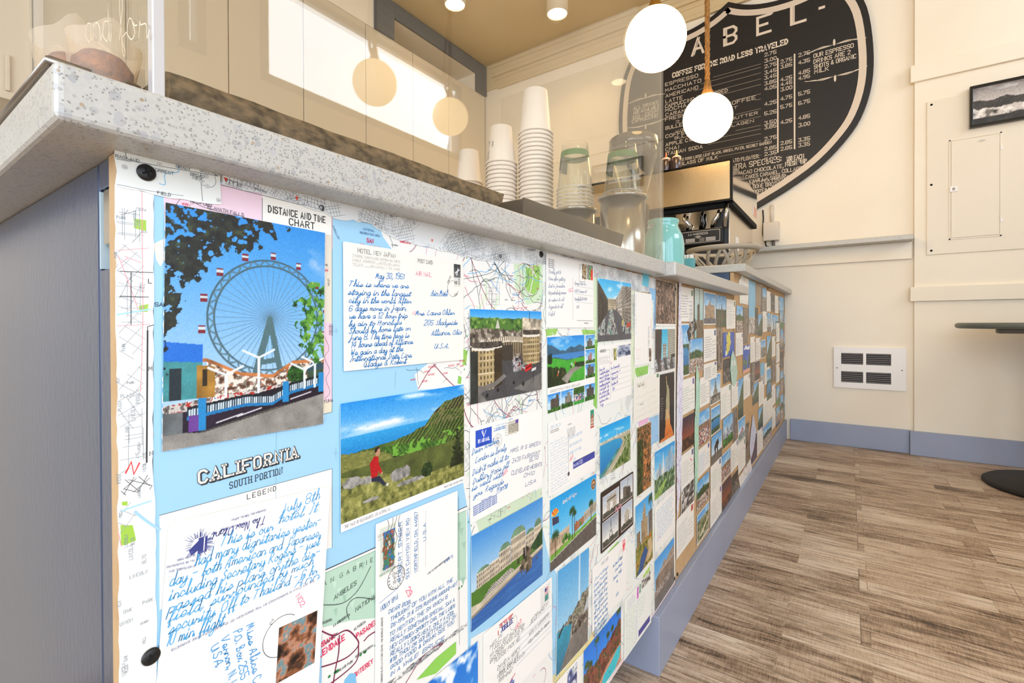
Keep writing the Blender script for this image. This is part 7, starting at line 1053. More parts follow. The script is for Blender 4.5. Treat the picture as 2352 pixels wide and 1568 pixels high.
# ================================================================ muffins in parchment on a small sheet pan
pan = empty('sheet_pan', (-0.19, 0.103, ST), 'small aluminium sheet pan with muffins at the near end of the countertop', 'pan')
M['alu'] = mat('worn_aluminium', '#9d958c', 0.35, metal=0.9)
mb = MB(); x0, x1, y0, y1 = -0.14, 0.146, -0.030, 0.0105
mb.box((x0, y0, 0.0005), (x1, y1, 0.002)); mb.build('tray_floor', M['alu'], pan)
mb = MB()
for a, b in (((x0, y0, 0.002), (x1, y0+0.0015, 0.027)), ((x0, y1-0.0015, 0.002), (x1, y1, 0.027)), ((x0, y0, 0.002), (x0+0.0015, y1, 0.027)), ((x1-0.0015, y0, 0.002), (x1, y1, 0.027))): mb.box(a, b)
mb.build('tray_wall', M['alu'], pan)
MB().tube([(x0, y0, 0.028), (x1, y0, 0.028), (x1, y1, 0.028), (x0, y1, 0.028)], 0.0028, 8, True).build('rolled_rim', M['alu'], pan)
M['crumb'] = mat('golden_crumb', '#b06a1c', 0.8, noise=('#6a380c', 160, 0.9, (1, 1, 1)), bump=(220, 0.9, (1, 1, 1)))
M['parch'] = clear('translucent_parchment', '#f8eedd', 0.4, 1.25, 0.20)
def muffin(label, loc, r, h, tilt, seed, flare):
    r2 = random.Random(seed); e = empty('muffin', loc, label, 'muffin', 'muffins on the small pan')
    MB().lathe([(r*0.64, 0.0), (r*0.84, h*0.30), (r*0.96, h*0.50), (r*0.96, h*0.66), (r*0.66, h*0.78), (r*0.05, h*0.82)], n=24).build('cake', M['crumb'], e)
    n = 32; vs, fs = [], []; prof = [(0.66, 0.0), (0.86, 0.3), (1.0, 0.52), (1.12, 0.78), (1.16, 1.0)]
    for j, (a, z) in enumerate(prof):
        for k in range(n):
            t = 2*math.pi*k/n; pk = max(0, math.cos(2*t+flare))**3; rr_ = r*a*(1+(0.02+0.14*pk)*max(0, z-0.3)); vs.append((rr_*math.cos(t), rr_*math.sin(t), h*z*(1+(0.16*pk-0.05)*(j == 4))))
    for j in range(len(prof)-1): fs += [(j*n+k, j*n+(k+1) % n, (j+1)*n+(k+1) % n, (j+1)*n+k) for k in range(n)]
    MB().add(vs, fs, False).build('parchment_cup', M['parch'], e)
    e.rotation_euler = tilt; return e
muffin('muffin leaning back in tall pointed parchment on the pan', (-0.100, 0.0975, ST+0.0040), 0.0165, 0.070, (0.0, -0.16, 0.2), 2, 0.4)
muffin('muffin in squarer parchment beside the acrylic post', (-0.058, 0.0985, ST+0.0045), 0.0160, 0.053, (0.0, 0.06, 0.9), 3, 2.0)

# ================================================================ live-edge board
def live_board():
    m = mat('dark_weathered_wood', '#8a755c', 0.6, noise=('#2a231b', 150, 0.95, (1, 0.6, 1)), bump=(160, 0.35, (1, 0.6, 1)))
    ys = np.linspace(0.139, 0.515, 40); vs, fs = [], []
    for i, y in enumerate(ys):
        t = i/39; wob = 0.0003*math.sin(i*1.3)+0.0004*math.sin(i*0.37); pinch = 0.0 if t < 0.93 else (t-0.93)/0.07
        zt = 0.9010+wob+0.001*t; zb = 0.866 if t > 0.08 else 0.866
        zb = zb-(1-pinch)*0.0; face = [(-0.066, zb+0.004+0.010*pinch), (-0.0600, 0.5*(zb+zt)+0.002), (-0.064, zt-0.003), (-0.072, zt), (-0.24, zt), (-0.246, zt-0.006), (-0.246, zb+0.006), (-0.24, zb)]
        vs += [(x, y+(0.026*(z-zb)/(zt-zb) if t > 0.85 else 0)*min(1, max(0, (t-0.85)/0.15)), z) for x, z in face]
    k = 8
    for i in range(39): fs += [(i*k+j, i*k+(j+1) % k, (i+1)*k+(j+1) % k, (i+1)*k+j) for j in range(k)]
    fs += [tuple(range(k)), tuple(39*k+j for j in range(k))[::-1]]
    b = empty('serving_board', (-0.15, 0.35, ST), 'long dark weathered wooden board lying behind the acrylic front', 'board')
    o = MB().add([(x+0.15, y-0.35, z-ST) for x, y, z in vs], fs, True).build('plank', m, b, bevel=0)
    for y in (0.16, 0.50):
        MB().box((-0.08, y-0.35, 0.0003), (0.075, y-0.35+0.012, 0.0246)).build('foot', mat('clear_foot', '#c9ced6', 0.1), b, bevel=0.001)
live_board()

# ================================================================ cup caddy, cans, cup stacks
M['smoke'] = mat('smoked_glossy_acrylic', '#2b2420', 0.14, spec=0.6)
cad = empty('cup_caddy', (-0.075, 0.73, ST), 'low smoked acrylic caddy with slanted ends in front of the cups', 'tray')
def slant(x0, x1): return [(-0.166, 0.0004), (0.172, 0.0004), (0.205, 0.0585), (-0.163, 0.0565)]
MB().prism([(a, b) for a, b in slant(0, 0)], 0.022, 0.026, 'x').build('front_wall', M['smoke'], cad, bevel=0.0008)
MB().prism([(a, b) for a, b in slant(0, 0)], -0.050, -0.046, 'x').build('back_wall', M['smoke'], cad, bevel=0.0008)
MB().box((-0.0455, -0.160, 0.0004), (0.0215, 0.168, 0.005)).build('caddy_floor', M['smoke'], cad)
for k, y in enumerate((-0.162, -0.04, 0.07)): MB().box((-0.0455, y, 0.0052), (0.0215, y+0.003, 0.055)).build('divider', M['smoke'], cad)
M['paper'] = mat('white_paper_cup', '#f3e8df', 0.45)
def at_depth(x, d): q = px(x, 600, d=d); return q.x, q.y
def paper_stack(x, d, ztop, r, n_shown, label, mark):
    cx, cy = at_depth(x, d); e = empty('cup_stack', (cx, cy, ST), label, 'cups', 'paper cup stacks'); pitch = 0.0106; H = 0.110 if r > 0.043 else 0.095
    top = ztop-ST; zr = top-H; k = 0
    while zr-k*pitch > 0.003:
        z = zr-k*pitch; mb = MB()
        if k == 0: mb.lathe([(r*0.955, z), (r*0.93, z+0.002), (r*0.70, z+H), (r*0.68, z+H), (r*0.67, z+H-0.006), (0.0005, z+H-0.006)], n=48)
        else: mb.lathe([(r*0.94, z), (r*0.935, z+0.004), (r*0.925, z+pitch-0.0003)], n=40, cap=False)
        mb.tube([(r*math.cos(2*math.pi*q/36), r*math.sin(2*math.pi*q/36), z) for q in range(36)], 0.0021, 6, True)
        c = mb.build('paper_cup', M['paper'], e); k += 1
        if k == 1 and mark:                                   # lettering wrapped round the top cup
            vs, fs = [], []; r3 = lambda zz: r*(0.93-0.23*(zz-z)/H)+0.0004
            for t, u0, z0, hh in (('CUPS', -0.012, z+0.032, 0.016), ('MINI', -0.008, z+0.060, 0.006)):
                for P in text_paths(t, hh, wide=0.8)[0]:
                    for (a, b), (c2, d2) in zip(P, P[1:]):
                        L = math.hypot(c2-a, d2-b) or 1; nx_, ny_ = -(d2-b)/L*hh*0.06, (c2-a)/L*hh*0.06; q0 = len(vs)
                        for p, q_ in ((a+nx_, b+ny_), (c2+nx_, d2+ny_), (c2-nx_, d2-ny_), (a-nx_, b-ny_)):
                            zz = z+H-0.02-(u0+p+0.02)-0.012; th = mark+(z0+q_-z-0.04)/r; vs.append((r3(zz)*math.cos(th), r3(zz)*math.sin(th), zz))
                        fs.append((q0, q0+1, q0+2, q0+3))
            MB().add(vs, fs).build('cup_print', M['black'], c)
    return e
paper_stack(1152, 1.25, 1.228, 0.0405, 12, 'shorter stack of white paper cups with black print, right of the wooden board', -2.2)
paper_stack(1231, 1.24, 1.317, 0.0440, 14, 'tallest stack of plain white paper cups in the middle of the row', 0)
paper_stack(1078, 1.42, 1.228, 0.0400, 12, 'rearmost faint stack of white paper cups behind the shorter stack', 0)
M['pet'] = clear('clear_plastic_cup', '#fbfbf8', 0.03, 1.4, 0.03)
M['petrim'] = clear('clear_plastic_rim', '#ffffff', 0.08, 1.6, 0.35)
M['green'] = mat('green_cup_print', '#4f7a35', 0.5); M['greendark'] = mat('dark_green_cup_print', '#2f4636', 0.5)
def can_and_cups(x, d, zcan, rc, ztop, r, n, lb1, lb2):
    cx, cy = at_depth(x, d); e = empty('steel_can', (cx, cy, ST), lb1, 'can', 'steel cup holders'); H = zcan-ST
    MB().lathe([(rc*0.90, 0.0003), (rc*0.92, 0.004), (rc*0.955, H), (rc*0.92, H), (rc*0.90, 0.006), (0.001, 0.006)], n=56, cap=False).build('can_body', M['steel'], e)
    MB().tube([(rc*math.cos(2*math.pi*q/48), rc*math.sin(2*math.pi*q/48), H) for q in range(48)], 0.0030, 8, True).build('rolled_rim', M['steel'], e)
    s = empty('plastic_cup_stack', (cx, cy, ST), lb2, 'cups', 'clear plastic cup stacks'); CH = 0.112; zr = ztop-ST-CH
    for k in range(n):
        z = zr-k*0.009; mb = MB()
        mb.lathe([(r*0.97, z), (r*0.94, z+0.012), (r*0.93, z+0.016), (r*0.70, z+CH-0.003), (r*0.66, z+CH)] if k < 3 else [(r*0.97, z), (r*0.94, z+0.012), (r*0.93, z+0.016)], n=40, cap=False)
        c = mb.build('plastic_cup', M['pet'], s); MB().tube([(r*math.cos(2*math.pi*q/32), r*math.sin(2*math.pi*q/32), z) for q in range(32)], 0.0015, 5, True).build('cup_rim', M['petrim'], c)
        if k == 0:
            f = lambda zz: r*(0.93-0.23*(zz-z-0.016)/(CH-0.019))+0.0006
            MB().lathe([(f(z+0.076), z+0.076), (f(z+0.090), z+0.090)], n=40, cap=False).build('green_band', M['green'], c)
            m2 = MB()
            for a0, a1 in ((2.6, 4.0),):
                vs = [(f(zz)*math.cos(a0+(a1-a0)*q/10), f(zz)*math.sin(a0+(a1-a0)*q/10), zz) for zz in (z+0.048, z+0.077) for q in range(11)]; m2.add(vs, [(q, q+1, q+12, q+11) for q in range(10)])
            m2.build('dark_logo', M['greendark'], c)
can_and_cups(1321, 1.165, 0.990, 0.051, 1.155, 0.0440, 9, 'short steel can holding the left stack of clear cups', 'left stack of clear plastic cups with a green band, next to the paper cups')
can_and_cups(1430, 1.10, 1.004, 0.0535, 1.128, 0.0430, 3, 'shiny tall steel can near the end of the acrylic guard', 'right stack of clear plastic cups standing in the tall steel can')

# ================================================================ jar, napkin box, basket
M['teal'] = mat('turquoise_glaze', '#86cbc6', 0.08, spec=0.6, coat=0.4, noise=('#72b9b6', 12, 0.6, (1, 1, 1)))
S2T, S3T = 0.8408, 0.9222
jx, jy = at_depth(1523, 1.40)
j = empty('glazed_jar', (jx, jy, S2T), 'turquoise glazed jar with a paper label on the middle countertop', 'jar'); R_ = 0.059
MB().lathe([(R_*0.80, 0.0003), (R_*0.92, 0.006), (R_*1.0, 0.04), (R_*1.0, 0.105), (R_*0.93, 0.130), (R_*0.78, 0.149), (R_*0.70, 0.158), (R_*0.72, 0.166), (R_*0.77, 0.174), (R_*0.74, 0.178), (R_*0.66, 0.176), (R_*0.64, 0.150), (R_*0.8, 0.03), (0.001, 0.012)], n=56, cap=False).build('jar_body', M['teal'], j)
s = Sheet(0.030, 0.0125, 0.0003, '#c9e0dc'); s.text('Tips', -0.008, -0.003, 0.0075, '#33403f', 0.0009); o = s.build('paper_label', None, j); o.matrix_world = Matrix.Rotation(math.radians(-32), 4, 'Z') @ Matrix.Translation((0, -R_*0.735, 0.158)) @ Matrix.Rotation(math.radians(76), 4, 'X'); 
emb = MB(); emb.tube([(0.012*math.cos(a), -R_*1.005, 0.062+0.02*math.sin(a)) for a in np.linspace(1.2, 5.6, 16)], 0.0022, 6).tube([(0.004*math.sin(z*90), -R_*1.005, z) for z in np.linspace(0.03, 0.10, 12)], 0.0020, 6)
e_ = emb.build('embossed_scroll', M['teal'], j); e_.rotation_euler.z = math.radians(10)
nx_, ny_ = at_depth(1579, 1.55)
nb = empty('napkin_box', (nx_, ny_, S2T), 'small teal box of sugar packets squeezed behind the turquoise jar', 'box')
MB().prism([(-0.016, 0.0003), (0.014, 0.0003), (0.021, 0.085), (-0.021, 0.085)], -0.018, 0.018, 'y').build('box_body', mat('teal_card', '#5fa6ad', 0.6), nb)
for k in range(4): MB().box((-0.016+k*0.009, -0.014, 0.0855), (-0.011+k*0.009, 0.014, 0.098)).build('packet', M['white'], nb)
bx, by = at_depth(1660, 1.86)
bk = empty('woven_basket', (bx, by, S3T), 'grey open-slat basket on the near corner of the raised countertop', 'basket'); M['slat'] = mat('grey_pottery_slat', '#a59c8c', 0.5)
Rb, Rt, Hb = 0.070, 0.122, 0.074
MB().lathe([(0.001, 0.0004), (Rb, 0.0004), (Rb+0.004, 0.006), (Rb-0.004, 0.009), (0.001, 0.007)], n=40, cap=False).build('base', M['slat'], bk)
MB().lathe([(Rt-0.006, Hb-0.004), (Rt, Hb-0.008), (Rt+0.012, Hb+0.004), (Rt+0.010, Hb+0.010), (Rt-0.002, Hb+0.008), (Rt-0.006, Hb-0.004)], n=48, cap=False).build('rim', M['slat'], bk)
for k in range(18):
    a0 = 2*math.pi*k/18; tw = 0.34 if (k % 6) < 3 else -0.34; mb = MB(); vs = []
    for q in range(7):
        t = q/6; rr_ = Rb+(Rt-Rb)*t**0.75; a = a0+tw*t; z = 0.006+(Hb-0.008)*t
        for w, d_ in ((-0.006, 0), (0.006, 0), (0.006, 0.005), (-0.006, 0.005)): vs.append(((rr_-d_)*math.cos(a)-w*math.sin(a), (rr_-d_)*math.sin(a)+w*math.cos(a), z))
    fs = [(q*4+i, q*4+(i+1) % 4, q*4+4+(i+1) % 4, q*4+4+i) for q in range(6) for i in range(4)]+[(0, 1, 2, 3), (27, 26, 25, 24)]
    mb.add(vs, fs, True).build('slat', M['slat'], bk)

# ================================================================ espresso machine, bottles, grinder
MY, MX1, MX0 = 2.30, -0.094, -0.86
em = empty('espresso_machine', (-0.45, MY, S3T), 'polished steel espresso machine with black trim on the raised countertop', 'machine')
def E_(mb, name, m, parent=em, **k): return mb.build(name, m, parent, loc=(0.45, -MY, -S3T), **k)
E_(MB().box((MX0, MY+0.006, 1.268), (MX1-0.003, 3.00, 1.440)), 'upper_body', M['mirror'], bevel=0.006)
fp = E_(MB().box((MX0, MY, 1.272), (MX1-0.012, MY+0.0055, 1.440)), 'back_plate', mat('brushed_back_plate', '#cfb58c', 0.24, metal=1.0, bump=(60, 0.05, (0.3, 1, 12))), bevel=0.001)
tr = MB().box((MX0, MY-0.003, 1.4405), (MX1, MY+0.02, 1.449)).box((MX0, MY-0.003, 1.262), (MX1, MY+0.02, 1.2715)).box((MX1-0.0118, MY-0.003, 1.2717), (MX1, MY+0.0055, 1.4403)); E_(tr, 'black_trim', M['blackgloss'], bevel=0.001)
E_(MB().box((MX0, MY+0.03, 1.246), (MX1-0.004, 2.995, 1.2675)), 'shadow_gap', M['dark'])
E_(MB().prism([(MX0+0.02, 1.246), (MX0+0.06, 1.1525), (MX1-0.095, 1.1525), (MX1-0.048, 1.246)], MY+0.050, MY+0.056, 'y'), 'mirror_splash', M['mirror'])
E_(MB().prism([(-0.80, 1.245), (-0.80, 1.153), (-0.335, 1.153), (-0.360, 1.245)], MY+0.040, MY+0.049, 'y'), 'black_splash', M['blackgloss'])
for k, (x, y) in enumerate(((-0.30, 0.0), (-0.24, 0.004), (-0.19, 0.0))): E_(MB().tube([(x, MY+0.034, 1.156), (x+0.010, MY+0.022, 1.180), (x-0.012+0.02*k, MY+0.020, 1.208), (x-0.008+0.02*k, MY+0.030, 1.232)], [0.008, 0.010, 0.007, 0.006], 12), 'lever', M['steel'] if k != 1 else M['blackgloss'])
E_(MB().tube([(-0.120, MY+0.022, 1.262), (-0.134, MY+0.022, 1.154)], 0.0085, 14), 'chrome_column', M['steel'])
E_(MB().prism([(MY+0.060, 1.245), (2.985, 1.245), (2.96, 1.06), (2.90, 0.965), (MY+0.085, 0.965), (MY+0.060, 1.05)], MX1-0.030, MX1-0.024, 'x'), 'side_panel', mat('satin_side_panel', '#c2b7a6', 0.25, metal=0.85), bevel=0.001)
E_(MB().box((MX0+0.03, MY+0.06, 0.955), (MX1-0.031, 2.97, 1.245)), 'chassis', M['black'])
pl = E_(MB().box((MX0+0.02, MY+0.012, 1.082), (MX1-0.046, MY+0.058, 1.1515)), 'base_plate', M['blackgloss'], bevel=0.001)
s = Sheet(0.20, 0.060, 0.0006, '#161413'); s.lines([[(-0.094, -0.026), (0.094, -0.026), (0.094, 0.026), (-0.094, 0.026), (-0.094, -0.026)]], 0.0022, '#b5aca2'); s.text('LA MARZOCCO', 0, 0.010, 0.0085, '#d8d0c6', 0.0012, align=0.5, fit=0.085); s.poly([(-0.016, 0.001), (0, -0.008), (0.016, 0.001), (0, 0.008)], '#8f867c')
for i in range(3):
    for x0 in (-0.084, 0.006): s.rect(x0, -0.021+i*0.006, x0+0.022, -0.0185+i*0.006, '#9a9188'); s.rect(x0+0.028, -0.021+i*0.006, x0+0.070, -0.018+i*0.006, '#d8d0c8')
o = s.build('rating_label', None, pl); o.matrix_world = Matrix.Translation((-0.255, MY+0.0113, 1.117)) @ Matrix.Rotation(math.radians(90), 4, 'X'); o.matrix_parent_inverse = Matrix.Translation((0, 0, 0))
o.location = (-0.245, MY+0.0113, 1.117)
WN = px(1693, 560, x=MX1-0.0236); s = Sheet(0.085, 0.066, 0.0004, '#eeeae6'); s.text('M', 0, 0.010, 0.010, '#77777c', 0.0014, align=0.5); s.text('Tips', 0, -0.012, 0.006, '#77777c', 0.001, align=0.5); s.ring(0, -0.026, 0.005, 0.001, '#77777c')
o = s.build('white_notice', None, em); o.matrix_world = Matrix.Translation((MX1-0.0236+0.45, WN.y-MY, WN.z-S3T)) @ Matrix(((0, 0, 1, 0), (1, 0, 0, 0), (0, 1, 0, 0), (0, 0, 0, 1)))
WL = px(1733, 486, x=MX1-0.003); s = Sheet(0.14, 0.055, 0.0004, '#e8e2da'); s.rect(-0.03, -0.026, 0.068, 0.026, '#d8927c'); o = s.build('warning_label', None, em); o.matrix_world = Matrix.Translation((MX1-0.0028+0.45, WL.y-MY, WL.z-S3T)) @ Matrix(((0, 0, 1, 0), (1, 0, 0, 0), (0, 1, 0, 0), (0, 0, 0, 1)))
for x, y in ((MX0+0.08, MY+0.12), (MX1-0.10, MY+0.12), (MX0+0.08, 2.88), (MX1-0.10, 2.88)): E_(MB().lathe([(0.022, S3T+0.0003), (0.018, 0.9548)], (x, y, 0), 20), 'foot', M['steel'])
M['choc'] = mat('chocolate_sauce_bottle', '#3a2420', 0.25, spec=0.6, coat=0.4); M['cream'] = mat('bottle_shoulder', '#e8c4a8', 0.35)
for x, lb, tip in ((1530, 'dark sauce squeeze bottle half hidden by the guard edge, on the machine', '#c4684a'), (1554, 'dark sauce squeeze bottle with a pale nozzle on the machine top', '#e8b878')):
    q = px(x, 392, y=MY+0.045); b = empty('squeeze_bottle', (q.x, MY+0.045, 1.4495), lb, 'bottle', 'squeeze bottles on the espresso machine')
    MB().lathe([(0.021, 0), (0.0225, 0.003), (0.0225, 0.055), (0.020, 0.060)], n=28).build('bottle_body', M['choc'], b)
    MB().lathe([(0.0215, 0.0603), (0.021, 0.066), (0.013, 0.072)], n=28).build('cap', M['cream'], b)
    MB().lathe([(0.0065, 0.0722), (0.0022, 0.100)], n=16).build('nozzle', mat('nozzle', tip, 0.4), b)
for k in range(4):
    x = -0.33+0.066*k; c = empty('glass_lid', (x, MY+0.07, 1.4495), ('leftmost', 'second', 'third', 'rightmost')[k]+' upturned glass lid in the row on the machine top', 'lid', 'glass lids on the espresso machine')
    MB().lathe([(0.026, 0.0), (0.027, 0.004), (0.020, 0.008), (0.006, 0.0095)], n=28).build('lid', M['pet'], c)
gq = px(1455, 330, y=2.02)
gr = empty('coffee_grinder', (gq.x, 2.02, S3T), 'coffee grinder with a clear hopper and dark lid, seen through the guard', 'grinder')
MB().lathe([(0.085, 0.0004), (0.085, 0.05), (0.065, 0.07), (0.065, 0.30), (0.05, 0.33)], n=40).build('grinder_body', M['black'], gr)
MB().lathe([(0.045, 0.331), (0.060, 0.37), (0.098, 0.52), (0.098, 0.555)], n=44, cap=False).build('hopper', M['pet'], gr)
MB().lathe([(0.102, 0.5555), (0.104, 0.56), (0.104, 0.592), (0.098, 0.598)], n=48).build('hopper_lid', mat('dark_smoked_lid', '#3a342e', 0.12, spec=0.7), gr)
# ================================================================ menu shield on the far wall
SY = FY-0.036
def wl(x, y, yy=SY): q = px(x, y, y=yy); return q.x, q.z
half = [wl(*p) for p in ((2006, 105), (2003, 190), (1978, 268), (1936, 328), (1880, 384), (1812, 433), (1765, 462))]
SXC = -0.318
top = [(SXC, 2.808), (SXC+0.10, 2.752), (SXC+0.22, 2.716), (SXC+0.36, 2.705), (SXC+0.49, 2.725), (SXC+0.585, 2.770), (SXC+0.655, 2.66), (SXC+0.725, 2.50)]
right = top+half+[(SXC+0.10, half[-1][1]-0.070), (SXC, half[-1][1]-0.135)]
right = smooth_line(right[:6], 4)[:-1]+smooth_line(right[5:], 4)
outline = right+[(2*SXC-x, z) for x, z in right[::-1][1:-1]]
SZC = 2.1
sign = empty('menu_sign', (SXC, SY, SZC), 'large black shield menu board with white border and lettering on the far wall', 'sign')
loc = [(x-SXC, z-SZC) for x, z in outline]
MB().prism(loc, 0.0, 0.030, 'y').build('shield', mat('sign_black', '#15110e', 0.55), sign, bevel=0.003)
def inset(poly, d):
    n = len(poly); out = []
    for i in range(n):
        a, b, c = poly[i-1], poly[i], poly[(i+1) % n]; n1 = Vector((-(b[1]-a[1]), b[0]-a[0])).normalized(); n2 = Vector((-(c[1]-b[1]), c[0]-b[0])).normalized(); m = (n1+n2); m = m.normalized() if m.length > 1e-6 else n1; k = 1/max(0.5, m.dot(n1)); out.append((b[0]-m.x*d*k*SGN, b[1]-m.y*d*k*SGN))
    return out
ar = sum(a[0]*b[1]-b[0]*a[1] for a, b in zip(loc, loc[1:]+loc[:1])); SGN = -1 if ar > 0 else 1
ib = inset(loc, 0.050); s = Sheet(0, 0, 0.0004, None); s.lines([ib+ib[:1]], 0.036, '#d8c8b4'); o = s.build('white_border', SIGNINK, sign); o.location = (0, -0.0005, 0); o.rotation_euler.x = math.radians(90)
def lettering(items, name='lettering', col='#d9cbb8'):
    s = Sheet(0, 0, 0.00001, None)
    for it in items: it(s)
    o = s.build(name, SIGNINK, sign); o.location = (0, -0.0008, 0); o.rotation_euler.x = math.radians(90); return o
WH = '#dccdb9'
def T_(t, x, y, h, wd=None, x2=None, **k):
    "a line of text whose left end and baseline the photograph shows at pixel x, y (and right end at x2)"
    a = wl(x, y, SY-0.001); f = (wl(x2, y, SY-0.001)[0]-a[0]) if x2 else None
    return lambda s: s.text(t, a[0]-SXC, a[1]-SZC, h, WH, wd or h*0.17, fit=f, **k)
def each(items, name):
    for it in items: lettering([it], name)
def block_letter(ch, x, y, h):
    a = wl(x, y, SY-0.001)
    def f(s):
        for P in text_paths(ch, h, wide=1.0)[0]: s.lines([[(p+a[0]-SXC, q+a[1]-SZC) for p, q in P]], 0.016, WH)
        for P in text_paths(ch, h, wide=1.0)[0][:1]: s.lines([[(p+a[0]-SXC+0.013, q+a[1]-SZC) for p, q in P[:2]]], 0.007, WH)
        s.up()
    return f
for c_, x_, y_ in (('A', 1590, 127), ('B', 1664, 104), ('E', 1740, 80), ('L', 1818, 56)): lettering([block_letter(c_, x_, y_, 0.105)], 'title_letter')
lettering([lambda s: s.rect(*(wl(1880, 23)[0]-SXC, wl(1880, 23)[1]-SZC, wl(1895, 12)[0]-SXC, wl(1895, 12)[1]-SZC), WH)], 'title_dash')
lettering([T_('COFFEE FOR THE ROAD LESS TRAVELED', 1545, 178, 0.030, 0.0075, 1809, gap=2.2, wide=0.9)], 'subtitle_lettering')
menu = [('ESPRESSO', 1528, 198, 1603), ('MACCHIATO', 1528, 211, 1610), ('AMERICANO', 1529, 224, 1603), ('LATTE', 1529, 237, 1567), ('CAPPUCCINO / FLAVORED', 1528, 248, 1671), ('MOCHA', 1528, 257, 1576), ('CARAMEL', 1529, 268, 1592), ('FRESHLY BREWED COFFEE', 1528, 278, 1735), ('BULLETPROOF COFFEE', 1529, 298, 1672), ('COFFEE FLIGHT', 1529, 317, 1640), ('APPLE CIDER', 1529, 336, 1610), ('CHAI', 1529, 347, 1559), ('ITALIAN SODA', 1529, 357, 1613), ('GLASS OF MILK', 1563, 380, 1648)]
each([T_(t, x, y, 0.0215, 0.0032, x2, wide=0.9) for t, x, y, x2 in menu]+[T_('2 OZ FOR LIGHT', 1552, 283, 0.017, 0.0024, 1694), T_('WITH GRASS FED BUTTER', 1552, 305, 0.017, 0.0024, 1740), T_('BULLET WITH COLLAGEN', 1550, 320, 0.017, 0.0024, 1731), T_('2OZ DOGS LOOSE LEAF BLACK, GREEN, PU ER, SECRET GARDEN', 1560, 370, 0.016, 0.0024, 1772)], 'menu_line')
hl = [(1638, 163, 1747), (1610, 175, 1747), (1595, 190, 1747), (1600, 203, 1747), (1613, 214, 1747), (1690, 224, 1747), (1735, 229, 1747), (1690, 258, 1747), (1680, 277, 1747), (1690, 296, 1747), (1640, 312, 1747), (1625, 325, 1747), (1614, 343, 1747), (1650, 356, 1747), (1700, 363, 1747)]
def rule(x0, y0, x1):
    a, b = wl(x0, y0+(1747-x0)*0.0, SY-0.001), wl(x1, y0-(x1-x0)*0.27, SY-0.001)
    return lambda s: s.lines([[(a[0]-SXC, b[1]-SZC), (b[0]-SXC, b[1]-SZC)]], 0.0028, '#8f8474')
each([rule(x0, y+(x1-x0)*0.12, x1) for x0, y, x1 in hl], 'ruled_line')
c1 = ['2.75', '3.00', '2.75', '3.45', '3.45', '3.85', '4.05', '', '4.25', '', '5.25', '', '3.50', '3.85', '', '2.75', '', '2.85', '2.35', '5.00']
y1 = [127, 141, 154, 168, 180, 193, 205, 0, 240, 0, 262, 0, 284, 294, 0, 320, 0, 343, 355, 368]
col1 = [T_(t, 1756, y+3, 0.0205, 0.0031, 1783) for t, y in zip(c1, y1) if t]
col2 = [T_(t, 1793, y, 0.0205, 0.0031, 1819) for t, y in (('2.75', 146), ('3.85', 158), ('4.25', 187), ('4.45', 198), ('3.00', 210), ('4.75', 231), ('5.75', 250), ('4.25', 285), ('2.85', 333), ('2.85', 346))]
col3 = [T_(t, 1834, y, 0.0205, 0.0031, 1860) for t, y in (('2.75', 131), ('4.35', 148), ('4.85', 172), ('4.95', 184), ('5.75', 220), ('6.75', 241), ('4.85', 275), ('3.00', 292), ('3.35', 326), ('3.35', 338))]
def vbar(x, ya, yb): a, b = wl(x, ya, SY-0.001), wl(x, yb, SY-0.001); return lambda s: s.lines([[(a[0]-SXC, a[1]-SZC), (a[0]-SXC, b[1]-SZC)]], 0.008, WH)
each(col1+col2+col3+[vbar(1786.5, 135, 349), vbar(1825, 125, 341)], 'price')
def swirl(x, y, w, up):
    a = wl(x, y, SY-0.001); u, v = a[0]-SXC, a[1]-SZC
    return lambda s: (s.lines([[(u-w*0.5*k, v+up*0.004*j), (u-w*0.2*k, v+up*(0.018-0.004*j)), (u, v+up*0.012), (u+w*0.2*k, v+up*(0.018-0.004*j)), (u+w*0.5*k, v+up*0.004*j)] for k, j in ((1, 0), (0.8, 1), (0.6, 2))], 0.003, WH), s.disc(u, v+up*0.025, 0.006, WH, 10, 0.020))
each([T_('OUR ESPRESSO', 1869, 133, 0.0225, 0.0034, 1960), T_('DRINKS ARE 2', 1869, 146, 0.0225, 0.0034, 1953), T_('SHOTS & ORGANIC', 1870, 158, 0.0225, 0.0034, 1966), T_('MILK', 1871, 169, 0.0225, 0.0034, 1903), swirl(1916, 107, 0.30, 1), swirl(1918, 170, 0.30, -1)], 'note_line')
each([T_('ALL DRINKS', 1455, 253, 0.0225, 0.0034, 1512), T_('ARE AVAILABLE', 1455, 263, 0.0225, 0.0034, 1514), T_('ICED - EXCEPT', 1453, 274, 0.0225, 0.0034, 1513), T_('CAPPUCCINO', 1452, 283, 0.0225, 0.0034, 1510), swirl(1483, 228, 0.28, 1), swirl(1483, 283, 0.28, -1)], 'note_line')
each([T_('AFFOGATO FLOATER.', 1655, 378, 0.0215, 0.0030, 1743), T_('EXTRA SPECIALS:', 1670, 392, 0.032, 0.0042, 1794), T_('1.00 EACH', 1807, 370, 0.026, 0.004, 1846), T_('CACAO CHOCOLATE,', 1694, 402, 0.0215, 0.0030, 1800), T_('FRESH WHIP,', 1804, 382, 0.024, 0.004, 1855), T_('HOT CAKES CARAMEL, COLLAGEN,', 1692, 414, 0.0215, 0.0030, 1850), T_('REAL VANILLA SYRUP,', 1690, 425, 0.0215, 0.0030, 1807), T_('GRASS FED WHEY, PEA PROTEIN', 1660, 434, 0.0215, 0.0030, 1816), T_('BONE BROTH', 1730, 433, 0.0215, 0.0030, 1789), T_('(+PROTEIN)', 1715, 447, 0.022, 0.004, 1768), T_('5.00', 1728, 450, 0.022, 0.004, 1746)], 'special_line')
